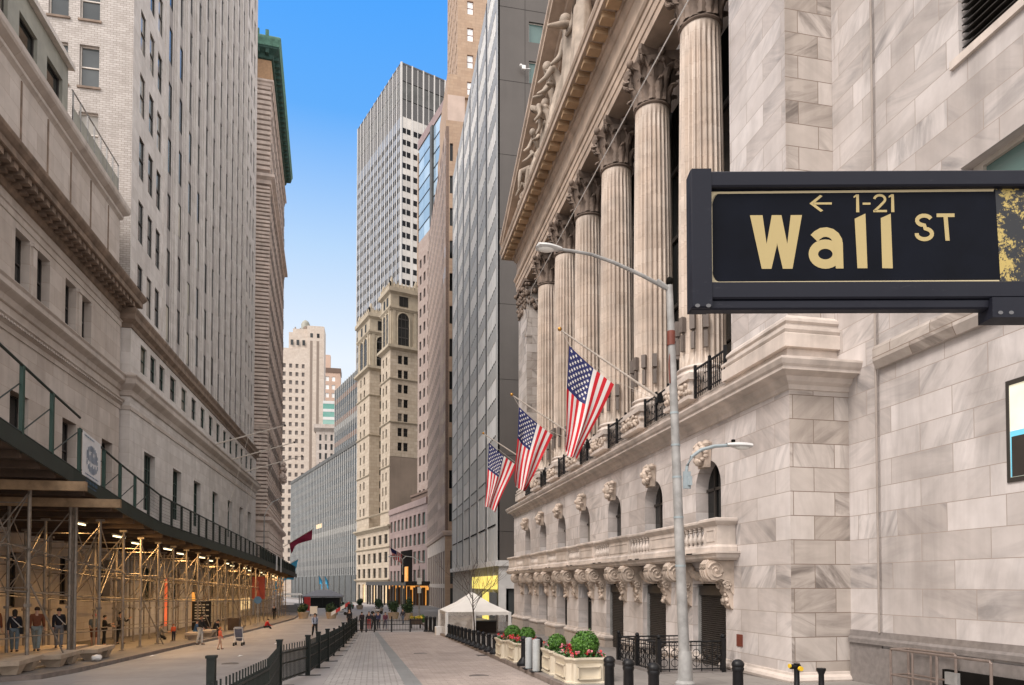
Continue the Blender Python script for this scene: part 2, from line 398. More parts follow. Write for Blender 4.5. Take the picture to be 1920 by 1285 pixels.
class MB:
    def __init__(self, fr=None):
        self.v, self.f, self.mi, self.fr = [], [], [], fr

    def pt(self, p):
        if self.fr:
            p = self.fr(*p)
        self.v.append(tuple(p))
        return len(self.v) - 1

    def face(self, pts, mi=0):
        self.f.append([self.pt(p) for p in pts]); self.mi.append(mi)

    def box(self, a0, a1, b0, b1, c0, c1, mi=0):
        i = [self.pt((a, b, c)) for a in (a0, a1) for b in (b0, b1) for c in (c0, c1)]
        for q in ((0, 1, 3, 2), (4, 6, 7, 5), (0, 4, 5, 1), (2, 3, 7, 6), (0, 2, 6, 4), (1, 5, 7, 3)):
            self.f.append([i[k] for k in q]); self.mi.append(mi)

    def prism(self, poly, z0, z1, mi=0, top=None):
        n = len(poly)
        top = top or poly
        a = [self.pt((p[0], p[1], z0)) for p in poly]; b = [self.pt((p[0], p[1], z1)) for p in top]
        for k in range(n):
            self.f.append([a[k], a[(k + 1) % n], b[(k + 1) % n], b[k]]); self.mi.append(mi)
        self.f.append(b); self.mi.append(mi)
        self.f.append(a[::-1]); self.mi.append(mi)

    def extrude(self, poly3, vec, mi=0):
        n = len(poly3)
        a = [self.pt(p) for p in poly3]
        b = [self.pt((p[0] + vec[0], p[1] + vec[1], p[2] + vec[2])) for p in poly3]
        for k in range(n):
            self.f.append([a[k], a[(k + 1) % n], b[(k + 1) % n], b[k]]); self.mi.append(mi)
        self.f.append(a[::-1]); self.f.append(b); self.mi += [mi, mi]

    def lathe(self, prof, cx=0, cy=0, n=12, mi=0, cap=True):
        rings = []
        for r, z in prof:
            rings.append([self.pt((cx + r * math.cos(2 * PI * k / n), cy + r * math.sin(2 * PI * k / n), z)) for k in range(n)])
        for a, b in zip(rings, rings[1:]):
            for k in range(n):
                self.f.append([a[k], a[(k + 1) % n], b[(k + 1) % n], b[k]]); self.mi.append(mi)
        if cap:
            self.f.append(rings[0][::-1]); self.f.append(rings[-1]); self.mi += [mi, mi]

    def tube(self, pts, r, n=8, mi=0, r1=None):
        pts = [Vector(p) for p in pts]
        r1 = r if r1 is None else r1
        rings = []
        for i, p in enumerate(pts):
            d = (pts[min(i + 1, len(pts) - 1)] - pts[max(i - 1, 0)])
            if d.length < 1e-9:
                d = Vector((0, 0, 1))
            d.normalize()
            up = Vector((0, 0, 1)) if abs(d.z) < 0.95 else Vector((1, 0, 0))
            a = d.cross(up).normalized(); b = d.cross(a)
            rr = r + (r1 - r) * i / max(1, len(pts) - 1)
            rings.append([self.pt(p + a * rr * math.cos(2 * PI * k / n) + b * rr * math.sin(2 * PI * k / n)) for k in range(n)])
        for x, y in zip(rings, rings[1:]):
            for k in range(n):
                self.f.append([x[k], x[(k + 1) % n], y[(k + 1) % n], y[k]]); self.mi.append(mi)
        self.f.append(rings[0][::-1]); self.f.append(rings[-1]); self.mi += [mi, mi]

    def grid(self, fn, nu, nv, mi=0, mfn=None):
        idx = [[self.pt(fn(i / nu, j / nv)) for j in range(nv + 1)] for i in range(nu + 1)]
        for i in range(nu):
            for j in range(nv):
                self.f.append([idx[i][j], idx[i + 1][j], idx[i + 1][j + 1], idx[i][j + 1]])
                self.mi.append(mfn(i, j) if mfn else mi)

    def ball(self, c, r, n=10, m=7, mi=0, sq=(1, 1, 1)):
        def fn(a, b):
            t = b * PI
            return (c[0] + sq[0] * r * math.sin(t) * math.cos(2 * PI * a), c[1] + sq[1] * r * math.sin(t) * math.sin(2 * PI * a), c[2] - sq[2] * r * math.cos(t))
        self.grid(fn, n, m, mi)

    def sweep(self, path, prof, mi=0):
        """path left to right seen from outside, prof = [(outward offset, z)]"""
        n = len(path); offs = []
        for i in range(n):
            ns = []
            for a, b in ((i - 1, i), (i, i + 1)):
                if a >= 0 and b < n:
                    d = Vector((path[b][0] - path[a][0], path[b][1] - path[a][1])).normalized()
                    ns.append(Vector((d.y, -d.x)))
            offs.append(ns[0] if len(ns) == 1 else (ns[0] + ns[1]) / max(0.2, 1 + ns[0].dot(ns[1])))
        rings = [[self.pt((path[i][0] + offs[i].x * o, path[i][1] + offs[i].y * o, z)) for o, z in prof] for i in range(n)]
        m = len(prof)
        for a, b in zip(rings, rings[1:]):
            for k in range(m - 1):
                self.f.append([a[k], b[k], b[k + 1], a[k + 1]]); self.mi.append(mi)
        self.f.append(rings[0]); self.f.append(rings[-1][::-1]); self.mi += [mi, mi]

    def mesh(self, name, mats, smooth=False):
        me = bpy.data.meshes.new(name)
        me.from_pydata(self.v, [], self.f)
        for m in (mats if isinstance(mats, (list, tuple)) else [mats]):
            me.materials.append(m)
        if any(self.mi):
            me.polygons.foreach_set('material_index', self.mi)
        if smooth:
            me.polygons.foreach_set('use_smooth', [True] * len(me.polygons))
            try:
                me.set_sharp_from_angle(angle=rad(38))
            except Exception:
                pass
        me.update()
        return me

    def build(self, name, mats, parent=None, smooth=False, kind=None, label=None):
        o = bpy.data.objects.new(name, self.mesh(name, mats, smooth))
        COL.objects.link(o)
        if parent is not None:
            o.parent = parent
            o.matrix_parent_inverse = world_mat(parent).inverted()
        if kind:
            o['kind'] = kind
        if label:
            o['label'] = label
        return o


def world_mat(o):
    m = o.matrix_basis.copy()
    if o.parent:
        m = world_mat(o.parent) @ o.matrix_parent_inverse @ m
    return m


def tag(o, label, cat, group=None):
    o['label'] = label; o['category'] = cat
    if group:
        o['group'] = group
    return o


def thing(name, label, cat, loc=(0, 0, 0), rz=0.0, group=None):
    o = bpy.data.objects.new(name, None)
    o.empty_display_size = 0.3
    COL.objects.link(o)
    o.location = loc; o.rotation_euler = (0, 0, rz)
    return tag(o, label, cat, group)


def place(o, parent):
    """parent o keeping its own transform as local coordinates of the parent"""
    o.parent = parent
    o.matrix_parent_inverse = Matrix.Identity(4)
    return o


def children_of(o):
    return CHILD.get(o.name, [])


def lpart(mb, name, mats, parent, smooth=False, label=None):
    """part whose mesh is in the local coordinates of its thing (used for things that get copied)"""
    o = bpy.data.objects.new(name, mb.mesh(name, mats, smooth))
    COL.objects.link(o)
    o.parent = parent
    if label:
        o['label'] = label
    CHILD.setdefault(parent.name, []).append(o)
    return o


CHILD = {}


def dup(root, loc, rz=0.0, label=None, scale=None, parent=None):
    r = root.copy(); COL.objects.link(r)
    if parent is None:
        r.location = loc; r.rotation_euler = (0, 0, rz)
        if scale:
            r.scale = scale
    else:
        r.parent = parent
    if label:
        r['label'] = label
    for ch in CHILD.get(root.name, []):
        c = dup(ch, None, parent=r)
        CHILD.setdefault(r.name, []).append(c)
    return r


# facade helper ---------------------------------------------------------------
def edges(lo, hi, spans):
    e = [lo]
    for a, b in spans:
        e += [a, b]
    return e + [hi]


def facade(mb, U0, U1, V0, V1, cols, rows, depth, mi=0, skip=None, close=True, rmi=None):
    """flat wall at w=0 with recessed rectangular openings; returns the openings"""
    rmi = mi if rmi is None else rmi
    us, vs = edges(U0, U1, cols), edges(V0, V1, rows)
    out = []
    for i in range(len(us) - 1):
        a, b = us[i], us[i + 1]
        if b - a < 1e-6:
            continue
        j = 0
        if i % 2 == 0:
            mb.face([(a, V0, 0), (b, V0, 0), (b, V1, 0), (a, V1, 0)], mi)
            continue
        for j in range(len(vs) - 1):
            c, d = vs[j], vs[j + 1]
            if d - c < 1e-6:
                continue
            if j % 2 == 1 and not (skip and skip(i // 2, j // 2)):
                mb.face([(a, c, 0), (a, d, 0), (a, d, -depth), (a, c, -depth)], rmi)
                mb.face([(b, c, 0), (b, c, -depth), (b, d, -depth), (b, d, 0)], rmi)
                mb.face([(a, c, 0), (a, c, -depth), (b, c, -depth), (b, c, 0)], rmi)
                mb.face([(a, d, 0), (b, d, 0), (b, d, -depth), (a, d, -depth)], rmi)
                out.append((a, b, c, d))
            else:
                mb.face([(a, c, 0), (b, c, 0), (b, d, 0), (a, d, 0)], mi)
    if close:
        for u in (U0, U1):
            mb.face([(u, V0, 0), (u, V0, -depth - .05), (u, V1, -depth - .05), (u, V1, 0)], mi)
        mb.face([(U0, V1, 0), (U1, V1, 0), (U1, V1, -depth - .05), (U0, V1, -depth - .05)], mi)
    return out


WCACHE = {}
WCOUNT = {}


def win_mesh(w, h, style, gm, fm):
    key = (round(w, 2), round(h, 2), style, gm.name, fm.name)
    if key in WCACHE:
        return WCACHE[key]
    g = MB(); f = MB()
    g.face([(0, 0, 0), (w, 0, 0), (w, 0, h), (0, 0, h)])
    t = 0.07 if min(w, h) > 0.8 else 0.05

    def bar(mb, a0, a1, c0, c1, y=-0.06, mi=0):
        mb.box(a0, a1, y, -0.005, c0, c1, mi)
    tgt = f if style.startswith('near') else g
    mi = 0 if style.startswith('near') else 1
    if style != 'pane':
        bar(tgt, 0, t, 0, h, mi=mi); bar(tgt, w - t, w, 0, h, mi=mi)
        bar(tgt, t, w - t, 0, t, mi=mi); bar(tgt, t, w - t, h - t, h, mi=mi)
        if 'sash' in style:
            bar(tgt, t, w - t, h * .5 - .04, h * .5 + .04, -0.08, mi)
        if 'mull' in style:
            bar(tgt, w / 2 - .05, w / 2 + .05, t, h - t, -0.07, mi)
        if 'grid' in style:
            for k in (1, 2, 3):
                bar(tgt, w * k / 4 - .04, w * k / 4 + .04, t, h - t, -0.07, mi)
            for k in (1, 2, 3):
                bar(tgt, t, w - t, h * k / 4 - .04, h * k / 4 + .04, -0.06, mi)
    r = (g.mesh('window', [gm, fm]), f.mesh('window_frame', [fm]) if style.startswith('near') else None)
    WCACHE[key] = r
    return r


def windows(parent, fr, rects, depth, style='far', gm=None, fm=None, cap=100):
    """each opening gets a window of its own; past the cap per building the rest is one part"""
    gm = gm or M['glass']; fm = fm or M['sash_dark']
    rects = sorted(rects, key=lambda q: (Vector(fr((q[0] + q[1]) / 2, (q[2] + q[3]) / 2, 0)) - CAM).length)
    used = WCOUNT.get(parent.name, 0)
    inv = world_mat(parent).inverted()
    rest = MB(fr)
    for q in rects:
        u0, u1, v0, v1 = q
        if used < cap:
            used += 1
            mw, mf = win_mesh(u1 - u0, v1 - v0, style, gm, fm)
            o = bpy.data.objects.new('window', mw); COL.objects.link(o)
            o.parent = parent; o.matrix_parent_inverse = inv
            o.location = fr(u0, v0, -depth + 0.012); o.rotation_euler = (0, 0, fr.ang)
            if mf:
                c = bpy.data.objects.new('window_frame', mf); COL.objects.link(c); c.parent = o
        else:
            rest.face([(u0, v0, -depth + .012), (u1, v0, -depth + .012), (u1, v1, -depth + .012), (u0, v1, -depth + .012)], 0)
            rest.box((u0 + u1) / 2 - .04, (u0 + u1) / 2 + .04, v0, v1, -depth + .02, -depth + .07, 1)
    WCOUNT[parent.name] = used
    if rest.f:
        rest.build('window', [gm, fm], parent, kind='stuff')


def spans(start, pitch, width, n):
    return [(start + k * pitch, start + k * pitch + width) for k in range(n)]


def body(mb, U0, U1, V0, V1, depth, D, mi=0):
    mb.box(U0, U1, V0, V1, -D, -depth - .03, mi)
# ------------------------------------------------------------------ light, sky, camera
SUN_EL, SUN_AZ = rad(48), rad(236)      # sun high behind the camera, over the left shoulder
w = bpy.data.worlds.new('World'); scene.world = w; w.use_nodes = True
wt = w.node_tree
bg = wt.nodes['Background']
sky = wt.nodes.new('ShaderNodeTexSky'); sky.sky_type = 'NISHITA'; sky.sun_disc = False
sky.sun_elevation = SUN_EL; sky.sun_rotation = SUN_AZ
sky.altitude = 0; sky.air_density = 1.3; sky.dust_density = 0.6; sky.ozone_density = 2.0
# clear blue above the street paling to white near the roofs, added fill overhead
tcw = wt.nodes.new('ShaderNodeTexCoord'); spw = wt.nodes.new('ShaderNodeSeparateXYZ')
wt.links.new(tcw.outputs['Generated'], spw.inputs[0])
cr = wt.nodes.new('ShaderNodeValToRGB'); wt.links.new(spw.outputs[2], cr.inputs[0])
els = cr.color_ramp.elements
els[0].position, els[0].color = 0.0, (0.80, 0.80, 0.80, 1)
els[1].position, els[1].color = 1.0, (0.95, 0.92, 0.90, 1)
for p_, c_ in ((0.30, (0.82, 0.88, 0.95)), (0.43, (0.48, 0.68, 0.94)), (0.56, (0.115, 0.41, 0.94)), (0.66, (0.062, 0.36, 0.97)), (0.74, (0.10, 0.38, 0.93)), (0.86, (0.80, 0.82, 0.86))):
    e_ = els.new(p_); e_.color = (*c_, 1)
sc_ = wt.nodes.new('ShaderNodeVectorMath'); sc_.operation = 'SCALE'; sc_.inputs[3].default_value = 0.12
wt.links.new(sky.outputs[0], sc_.inputs[0])
mxw = wt.nodes.new('ShaderNodeMix'); mxw.data_type = 'RGBA'; mxw.inputs[0].default_value = 0.88
wt.links.new(sc_.outputs[0], mxw.inputs[6]); wt.links.new(cr.outputs[0], mxw.inputs[7])
# bright fill added over unseen sky (overhead, to the sides and behind the camera)
cl = wt.nodes.new('ShaderNodeValToRGB'); wt.links.new(spw.outputs[1], cl.inputs[0])
cl.color_ramp.elements[0].position, cl.color_ramp.elements[1].position = 0.38, 0.66
cl.color_ramp.elements[0].color, cl.color_ramp.elements[1].color = (1, 1, 1, 1), (0, 0, 0, 1)
mx2 = wt.nodes.new('ShaderNodeMix'); mx2.data_type = 'RGBA'
wt.links.new(cl.outputs[0], mx2.inputs[0]); wt.links.new(mxw.outputs[2], mx2.inputs[6])
mx2.inputs[7].default_value = (1.50, 1.45, 1.44, 1)
wt.links.new(mx2.outputs[2], bg.inputs['Color'])
bg.inputs['Strength'].default_value = 1.12
sd = bpy.data.lights.new('sun', 'SUN'); sd.energy = 3.5; sd.angle = rad(24); sd.color = (1.0, 0.91, 0.84)
so = bpy.data.objects.new('sun', sd); COL.objects.link(so)
dirv = Vector((math.sin(SUN_AZ) * math.cos(SUN_EL), math.cos(SUN_AZ) * math.cos(SUN_EL), math.sin(SUN_EL)))
so.rotation_euler = dirv.to_track_quat('Z', 'Y').to_euler()
so.location = (-10, -20, 60)

cd = bpy.data.cameras.new('camera'); co = bpy.data.objects.new('camera', cd); COL.objects.link(co)
cd.sensor_width = 36; cd.lens = 36 * 1300 / 1920; cd.shift_y = 0.21795; cd.clip_end = 3000; cd.clip_start = 0.1
th, pt_ = math.atan(260 / 1300.0), rad(1.5)
fw = Vector((math.sin(th) * math.cos(pt_), math.cos(th) * math.cos(pt_), math.sin(pt_)))
co.location = CAM; co.rotation_euler = fw.to_track_quat('-Z', 'Y').to_euler()
scene.camera = co
scene.view_settings.view_transform = 'Standard'; scene.view_settings.look = 'None'
scene.view_settings.exposure = 0; scene.view_settings.gamma = 1
scene.cycles.max_bounces = 6; scene.cycles.diffuse_bounces = 4; scene.cycles.glossy_bounces = 3
scene.cycles.use_denoising = True
scene.cycles.sample_clamp_indirect = 4.0


# ------------------------------------------------------------------ ground
def lerp_st(st, y):
    for a, b in zip(st, st[1:]):
        if a[0] <= y <= b[0]:
            t = (y - a[0]) / (b[0] - a[0])
            return tuple(a[i] + (b[i] - a[i]) * t for i in range(len(a)))
    return st[0] if y < st[0][0] else st[-1]


def strip(name, st, off, mat, skirt=0.0, step=3.0):
    ys = sorted(set([s[0] for s in st] + [y * step for y in range(-40, 140) if st[0][0] < y * step < st[-1][0]]))
    mb = MB()
    rows = []
    for y in ys:
        _, a, b = lerp_st(st, y)[:3]
        rows.append((a, b, y, gz(y) + off))
    for p, q in zip(rows, rows[1:]):
        mb.face([(p[0], p[2], p[3]), (p[1], p[2], p[3]), (q[1], q[2], q[3]), (q[0], q[2], q[3])])
        if skirt:
            for k in (0, 1):
                mb.face([(p[k], p[2], p[3]), (q[k], q[2], q[3]), (q[k], q[2], q[3] - skirt), (p[k], p[2], p[3] - skirt)])
    if skirt:
        for p in (rows[0], rows[-1]):
            mb.face([(p[0], p[2], p[3]), (p[1], p[2], p[3]), (p[1], p[2], p[3] - skirt), (p[0], p[2], p[3] - skirt)])
    return mb.build(name, mat, kind='structure')


strip('ground', [(-80, -900, 900), (1200, -900, 900)], -0.02, M['earth'], step=5.0)
RIGHTLINE = [(-15, 5.1), (40, 5.05), (56, 4.75), (128, 5.6), (171, 7.2), (206, -0.5), (239, -11), (345, -44)]
LEFTLINE = [(23.2, -13.4), (24.2, -11.4), (25.0, -10.5), (27, -10.25), (60, -10.35), (90, -9.6), (120, -11.5), (150, -14), (206, -19), (239, -26), (345, -62)]
strip('road', [(-40, -60, 5.05)] + [(23.0, -60, 5.05), (23.05, -13.5, 5.05)] + [(y, lerp_st(LEFTLINE, y)[1] + .02, lerp_st(RIGHTLINE, y)[1] - .02) for y in (24, 25, 27, 40, 60, 75, 90, 120, 150, 171, 206, 239, 345)], 0.0, M['road'])
BAND = [(6, 1.5, 2.12), (20.4, 0.93, 1.43), (54, 0.14, 0.50), (57.6, 0.06, 0.42)]
strip('block_paving', [(6, -1.6, 1.5), (20.4, -1.45, 0.93), (54, -1.35, 0.14), (57.6, -1.3, 0.06)], 0.004, M['blockpave'])
strip('stone_band', BAND, 0.005, M['band'])
strip('brick_paving', [(y, lerp_st(BAND, y)[2], lerp_st(RIGHTLINE, y)[1] - 0.02) for y in (6, 20.4, 40, 54, 57.6)], 0.004, M['brickpave'])
strip('right_sidewalk', [(y, x + 0.18, x2) for (y, x), x2 in zip(RIGHTLINE, (14, 14, 14, 14, 14, 6.5, -3, -36))], 0.15, M['walk'], 0.3)
strip('right_kerb', [(y, x, x + 0.178) for y, x in RIGHTLINE], 0.153, M['kerb'], 0.3)
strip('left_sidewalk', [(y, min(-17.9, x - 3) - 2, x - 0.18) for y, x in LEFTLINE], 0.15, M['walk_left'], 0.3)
strip('left_kerb', [(y, x - 0.178, x) for y, x in LEFTLINE], 0.153, M['kerb'], 0.3)
# ------------------------------------------------------------------ stock exchange (right)
EX = thing('stock_exchange', 'white marble temple front with fluted columns and arched podium on the right', 'building', (11.4, 36.6, gz(36.6)))
BAY = [22.25 + 4.78 * k for k in range(7)]
COLY = [24.64 + 4.78 * k for k in range(6)]
Y0, Y1, XF = 17.4, 56.1, 11.4
FR = Frame(XF, Y1, -PI / 2)            # u = Y1 - y, w outwards to the street


def uy(y):
    return Y1 - y


# podium wall: ground storey with door openings
mb = MB(FR)
doors = sorted([(uy(b) - 1.2, uy(b) + 1.2) for b in BAY])
facade(mb, 0, uy(Y0), -2.2, 2.42, doors, [(-2.2, 2.40)], 0.62, close=False)
# arched storey, one panel per bay
bounds = [0] + [uy(y) for y in sorted(COLY, reverse=True)] + [uy(Y0)]
AW, AS, AB, AT, AD = 0.93, 5.75, 3.3, 7.86, 0.52
for k, b in enumerate(sorted(BAY, reverse=True)):
    c = uy(b); L, R_ = bounds[k], bounds[k + 1]
    mb.face([(L, 2.42, 0), (R_, 2.42, 0), (R_, AB, 0), (L, AB, 0)])
    mb.face([(L, AB, 0), (c - AW, AB, 0), (c - AW, AS, 0), (L, AS, 0)])
    mb.face([(c + AW, AB, 0), (R_, AB, 0), (R_, AS, 0), (c + AW, AS, 0)])
    N = 20
    arc = [(c - AW * math.cos(PI * i / N), AS + AW * math.sin(PI * i / N)) for i in range(N + 1)]
    top = [(L + (R_ - L) * i / N, AT) for i in range(N + 1)]
    for i in range(N):
        mb.face([(*arc[i], 0), (*arc[i + 1], 0), (*top[i + 1], 0), (*top[i], 0)])
        mb.face([(*arc[i], 0), (*arc[i], -AD), (*arc[i + 1], -AD), (*arc[i + 1], 0)])
    mb.face([(L, AS, 0), (c - AW, AS, 0), (L, AT, 0)])
    mb.face([(c + AW, AS, 0), (R_, AS, 0), (R_, AT, 0)])
    for s in (-1, 1):
        mb.face([(c + s * AW, AB, 0), (c + s * AW, AS, 0), (c + s * AW, AS, -AD), (c + s * AW, AB, -AD)])
    mb.face([(c - AW, AB, 0), (c + AW, AB, 0), (c + AW, AB, -AD), (c - AW, AB, -AD)])
mb.build('podium_wall', M['marble'], EX)
mb = MB()
mb.face([(XF, Y0, -1.6), (13.3, Y0, -1.6), (13.3, Y0, 7.86), (XF, Y0, 7.86)])
mb.build('side_wall', M['marble_pier'], EX)
mb = MB(); mb.face([(XF, Y1, -2.4), (XF, Y1, 7.86), (30, Y1, 7.86), (30, Y1, -2.4)]); mb.build('side_wall', M['marble_pier'], EX)
mb = MB(); mb.box(12.62, 44, Y0 + .4, Y1 - .02, -2.4, 7.8); mb.build('podium_core', M['marble'], EX)

# plinth with torus along the piers
for (a, b) in [(Y0, BAY[0] - 1.2)] + [(BAY[k] + 1.2, BAY[k + 1] - 1.2) for k in range(6)] + [(BAY[6] + 1.2, Y1)]:
    mb = MB()
    g = gz((a + b) / 2) - 0.3
    prof = [(0.002, -0.06), (0.05, -0.07), (0.06, -0.13), (0.16, -0.19), (0.19, -0.27), (0.16, -0.35), (0.10, -0.38), (0.10, -0.43), (0.002, -0.43)]
    path = [(XF + .85, b), (XF, b), (XF, a), (XF + .85, a)] if a > Y0 + 1 else [(XF + .85, b), (XF, b), (XF, a), (13.2, a)]
    mb.sweep(path, prof)
    p = mb.build('pier_base', M['marble_trim'], EX)
    mb = MB(); mb.sweep(path, [(0.002, -0.43), (0.15, -0.44), (0.15, g), (0.002, g)])
    mb.build('granite_block', M['granite_warm'], p)

# doors: roller shutters in the three near bays, deep glazed openings beyond
for k, b in enumerate(BAY):
    g = gz(b) + 0.15
    mb = MB(FR); c = uy(b)
    if k < 3:
        n = 34; h = (2.0 - g) / n
        for i in range(n):
            z = g + i * h
            mb.face([(c - 1.12, z, -.30), (c + 1.12, z, -.30), (c + 1.12, z + h * .72, -.255), (c - 1.12, z + h * .72, -.255)])
            mb.face([(c - 1.12, z + h * .72, -.255), (c + 1.12, z + h * .72, -.255), (c + 1.12, z + h, -.30), (c - 1.12, z + h, -.30)])
        s = mb.build('roller_shutter', M['shutter'], EX)
        f = MB(FR); f.box(c - 1.12, c + 1.12, 2.0, 2.34, -.38, -.20); f.build('shutter_box', M['sash_dark'], s)
        f = MB(FR)
        for q in (-1, 1):
            f = MB(FR); f.box(c + q * 1.16 - .05, c + q * 1.16 + .05, g, 2.34, -.34, -.18); f.build('guide_rail', M['steel'], s)
        f = MB(FR); f.box(c - 1.2, c + 1.2, g - .35, 2.42, -.66, -.40); f.build('door_recess', M['dark'], s)
    else:
        mb.box(c - 1.15, c + 1.15, g - .4, 2.4, -.66, -.60)
        s = mb.build('glazed_door', M['glass_dark'], EX)
        f = MB(FR)
        for q in (-1.1, -.38, .38, 1.1):
            f.box(c + q - .05, c + q + .05, g, 2.38, -.60, -.54)
        for z in (g + .1, 1.4):
            f.box(c - 1.1, c + 1.1, z, z + .09, -.60, -.55)
        f.build('door_frame', M['sash_dark'], s)

# arched windows
for k, b in enumerate(BAY):
    c = uy(b); mb = MB(FR); N = 20
    arc = [(c - AW * math.cos(PI * i / N), AS + AW * math.sin(PI * i / N), -AD + .03) for i in range(N + 1)]
    mb.face([(c - AW, AB, -AD + .03), (c + AW, AB, -AD + .03)] + arc[::-1])
    o = mb.build('arched_window', M['glass_dark'], EX)
    f = MB(FR)
    for q in (-.31, .31):
        f.box(c + q - .035, c + q + .035, AB, AS + .8, -AD + .04, -AD + .1)
    f.box(c - AW, c + AW, AS - .05, AS + .05, -AD + .04, -AD + .1)
    f.build('window_bars', M['sash_dark'], o)
    # carved keystone: lumpy scrolled head
    f = MB(FR)
    rnd = random.Random(100 + k)
    f.extrude([(c - .34, 7.28, .02), (c + .34, 7.28, .02), (c + .25, 6.42, .02), (c - .25, 6.42, .02)], (0, 0, .22))
    f.ball((c, 6.92, .30), .27, 12, 8, sq=(.85, 1.15, .8))
    f.ball((c, 6.90, .52), .09, 8, 5, sq=(.7, 1.3, .9))
    f.ball((c, 6.66, .36), .17, 9, 6, sq=(.8, 1.2, .8))
    for i in range(16):
        a = 2 * PI * i / 16
        f.ball((c + .30 * math.cos(a), 6.93 + .33 * math.sin(a), .26 + rnd.uniform(-.05, .1)), rnd.uniform(.07, .13), 7, 5)
    f.ball((c - .30, 7.22, .2), .14, 8, 6); f.ball((c + .30, 7.22, .2), .14, 8, 6)
    f.build('carved_keystone', M['marble_carved'], EX, smooth=True)

# balcony
BX = 10.8
BY0, BY1 = 20.35, 55.0
bw = XF - BX
mb = MB()
path = [(XF, BY1), (BX, BY1), (BX, BY0), (XF, BY0)]
mb.sweep(path, [(-.3, 3.44), (.27, 3.44), (.27, 3.38), (.20, 3.34), (.17, 3.24), (.06, 3.16), (-.3, 3.16)])
mb.box(BX + .25, XF - .003, BY0 + .25, BY1 - .25, 3.20, 3.43)
slab = mb.build('balcony_slab', M['marble_trim'], EX)
RAILP = [(.06, 3.441), (.06, 3.60), (.03, 3.66), (-.20, 3.66), (-.20, 3.441)]
HANDP = [(-.20, 4.30), (.02, 4.30), (.07, 4.36), (.10, 4.40), (.10, 4.47), (.06, 4.50), (-.22, 4.50), (-.22, 4.30)]
panels = [(b - 1.12, b + 1.12) for b in BAY]
panels[0] = (21.25, 22.95)
mb = MB(); mb.sweep(path, RAILP); mb.build('balcony_base_rail', M['marble_trim'], EX)
mb = MB(); mb.sweep(path, HANDP); mb.build('balcony_hand_rail', M['marble_trim'], EX)
mb = MB()
BAL = [(.085, 3.66), (.085, 3.70), (.05, 3.72), (.09, 3.80), (.115, 3.88), (.095, 3.96), (.045, 4.08), (.04, 4.14), (.08, 4.18), (.05, 4.21), (.09, 4.25), (.09, 4.30)]
for (a, b) in panels:
    n = max(5, int((b - a) / .31))
    mb = MB()
    for i in range(n):
        y = a + (b - a) * (i + .5) / n
        mb.lathe(BAL, BX + .07, y, 9)
    mb.build('baluster_panel', M['marble_trim'], EX, smooth=True)
segs = [(BY0, panels[0][0])] + [(panels[k][1], panels[k + 1][0]) for k in range(6)] + [(panels[6][1], BY1)]
for a, b in segs:
    mb = MB()
    mb.sweep([(XF - .02, b), (BX - .06, b), (BX - .06, a), (XF - .02, a)] if (a == BY0 or b == BY1) else [(BX + .2, b), (BX - .06, b), (BX - .06, a), (BX + .2, a)],
             [(-.15, 3.43), (.10, 3.43), (.10, 3.58), (.05, 3.64), (.0, 3.66), (0, 4.27), (.05, 4.31), (.10, 4.36), (.14, 4.41), (.14, 4.485), (.08, 4.515), (-.15, 4.515)])
    mb.box(BX - .055, BX + .15, a + .02, b - .02, 3.45, 4.50)
    if b - a > .7:   # raised panel moulding
        mb.box(BX - .082, BX - .055, a + .16, b - .16, 3.76, 3.82); mb.box(BX - .082, BX - .055, a + .16, b - .16, 4.12, 4.18)
        mb.box(BX - .082, BX - .055, a + .16, a + .22, 3.82, 4.12); mb.box(BX - .082, BX - .055, b - .22, b - .16, 3.82, 4.12)
    mb.build('balcony_pedestal', M['marble_trim'], EX)
mb = MB()
for b in BAY:
    for q in (-.55, .25):
        mb.box(BX - .275, BX - .26, b + q, b + q + .45, 3.385, 3.425)
mb.build('drain_slot', M['dark'], EX)


# scrolled consoles under the balcony
def spiral(cx, cz, r0, r1, turns, n=26, a0=0.0, s=1):
    return [(cx + (r0 + (r1 - r0) * i / n) * math.cos(a0 + s * 2 * PI * turns * i / n),
             cz + (r0 + (r1 - r0) * i / n) * math.sin(a0 + s * 2 * PI * turns * i / n)) for i in range(n + 1)]


def console(yc):
    mb = MB()
    hw = .26
    # body profile in (x outwards, z)
    pr = [(0, 3.15), (.80, 3.15), (.92, 3.02), (.95, 2.85), (.90, 2.66), (.78, 2.53), (.60, 2.50), (.44, 2.56), (.30, 2.50), (.20, 2.36), (.12, 2.2), (.02, 2.05), (0, 2.05)]
    mb.extrude([(XF - a, yc - hw, z) for a, z in pr], (0, 2 * hw, 0))
    for s in (-1, 1):
        for (cx, cz, r) in ((.62, 2.82, .29), (.24, 2.36, .14)):
            mb.tube([(XF - a, yc + s * hw, z) for a, z in spiral(cx, cz, r, .04, 1.8, 30, .3)], .045, 6, r1=.03)
            mb.ball((XF - cx, yc + s * hw, cz), .06, 7, 5)
    for q in (-.13, 0, .13):   # fluted front roll
        mb.tube([(XF - a - .02, yc + q, z) for a, z in pr[1:11]], .05, 6)
    return mb


def pendant(yc):
    mb = MB(); rnd = random.Random(int(yc * 10))
    mb.extrude([(XF - a, yc - .2, z) for a, z in ((0, 2.3), (.24, 2.3), (.27, 2.15), (.14, 1.95), (.17, 1.8), (.08, 1.62), (0, 1.58))], (0, .4, 0))
    for i in range(12):
        mb.ball((XF - .12 - rnd.uniform(0, .1), yc + rnd.uniform(-.18, .18), rnd.uniform(1.66, 2.25)), rnd.uniform(.06, .11), 7, 5)
    return mb


cons = []
for b in BAY:
    cons += [b - 1.48, b + 1.48]
for i, y in enumerate(cons):
    o = console(y).build('scroll_bracket', M['marble_carved'], EX, smooth=True)
    pendant(y).build('carved_pendant', M['marble_carved'], o, smooth=True)
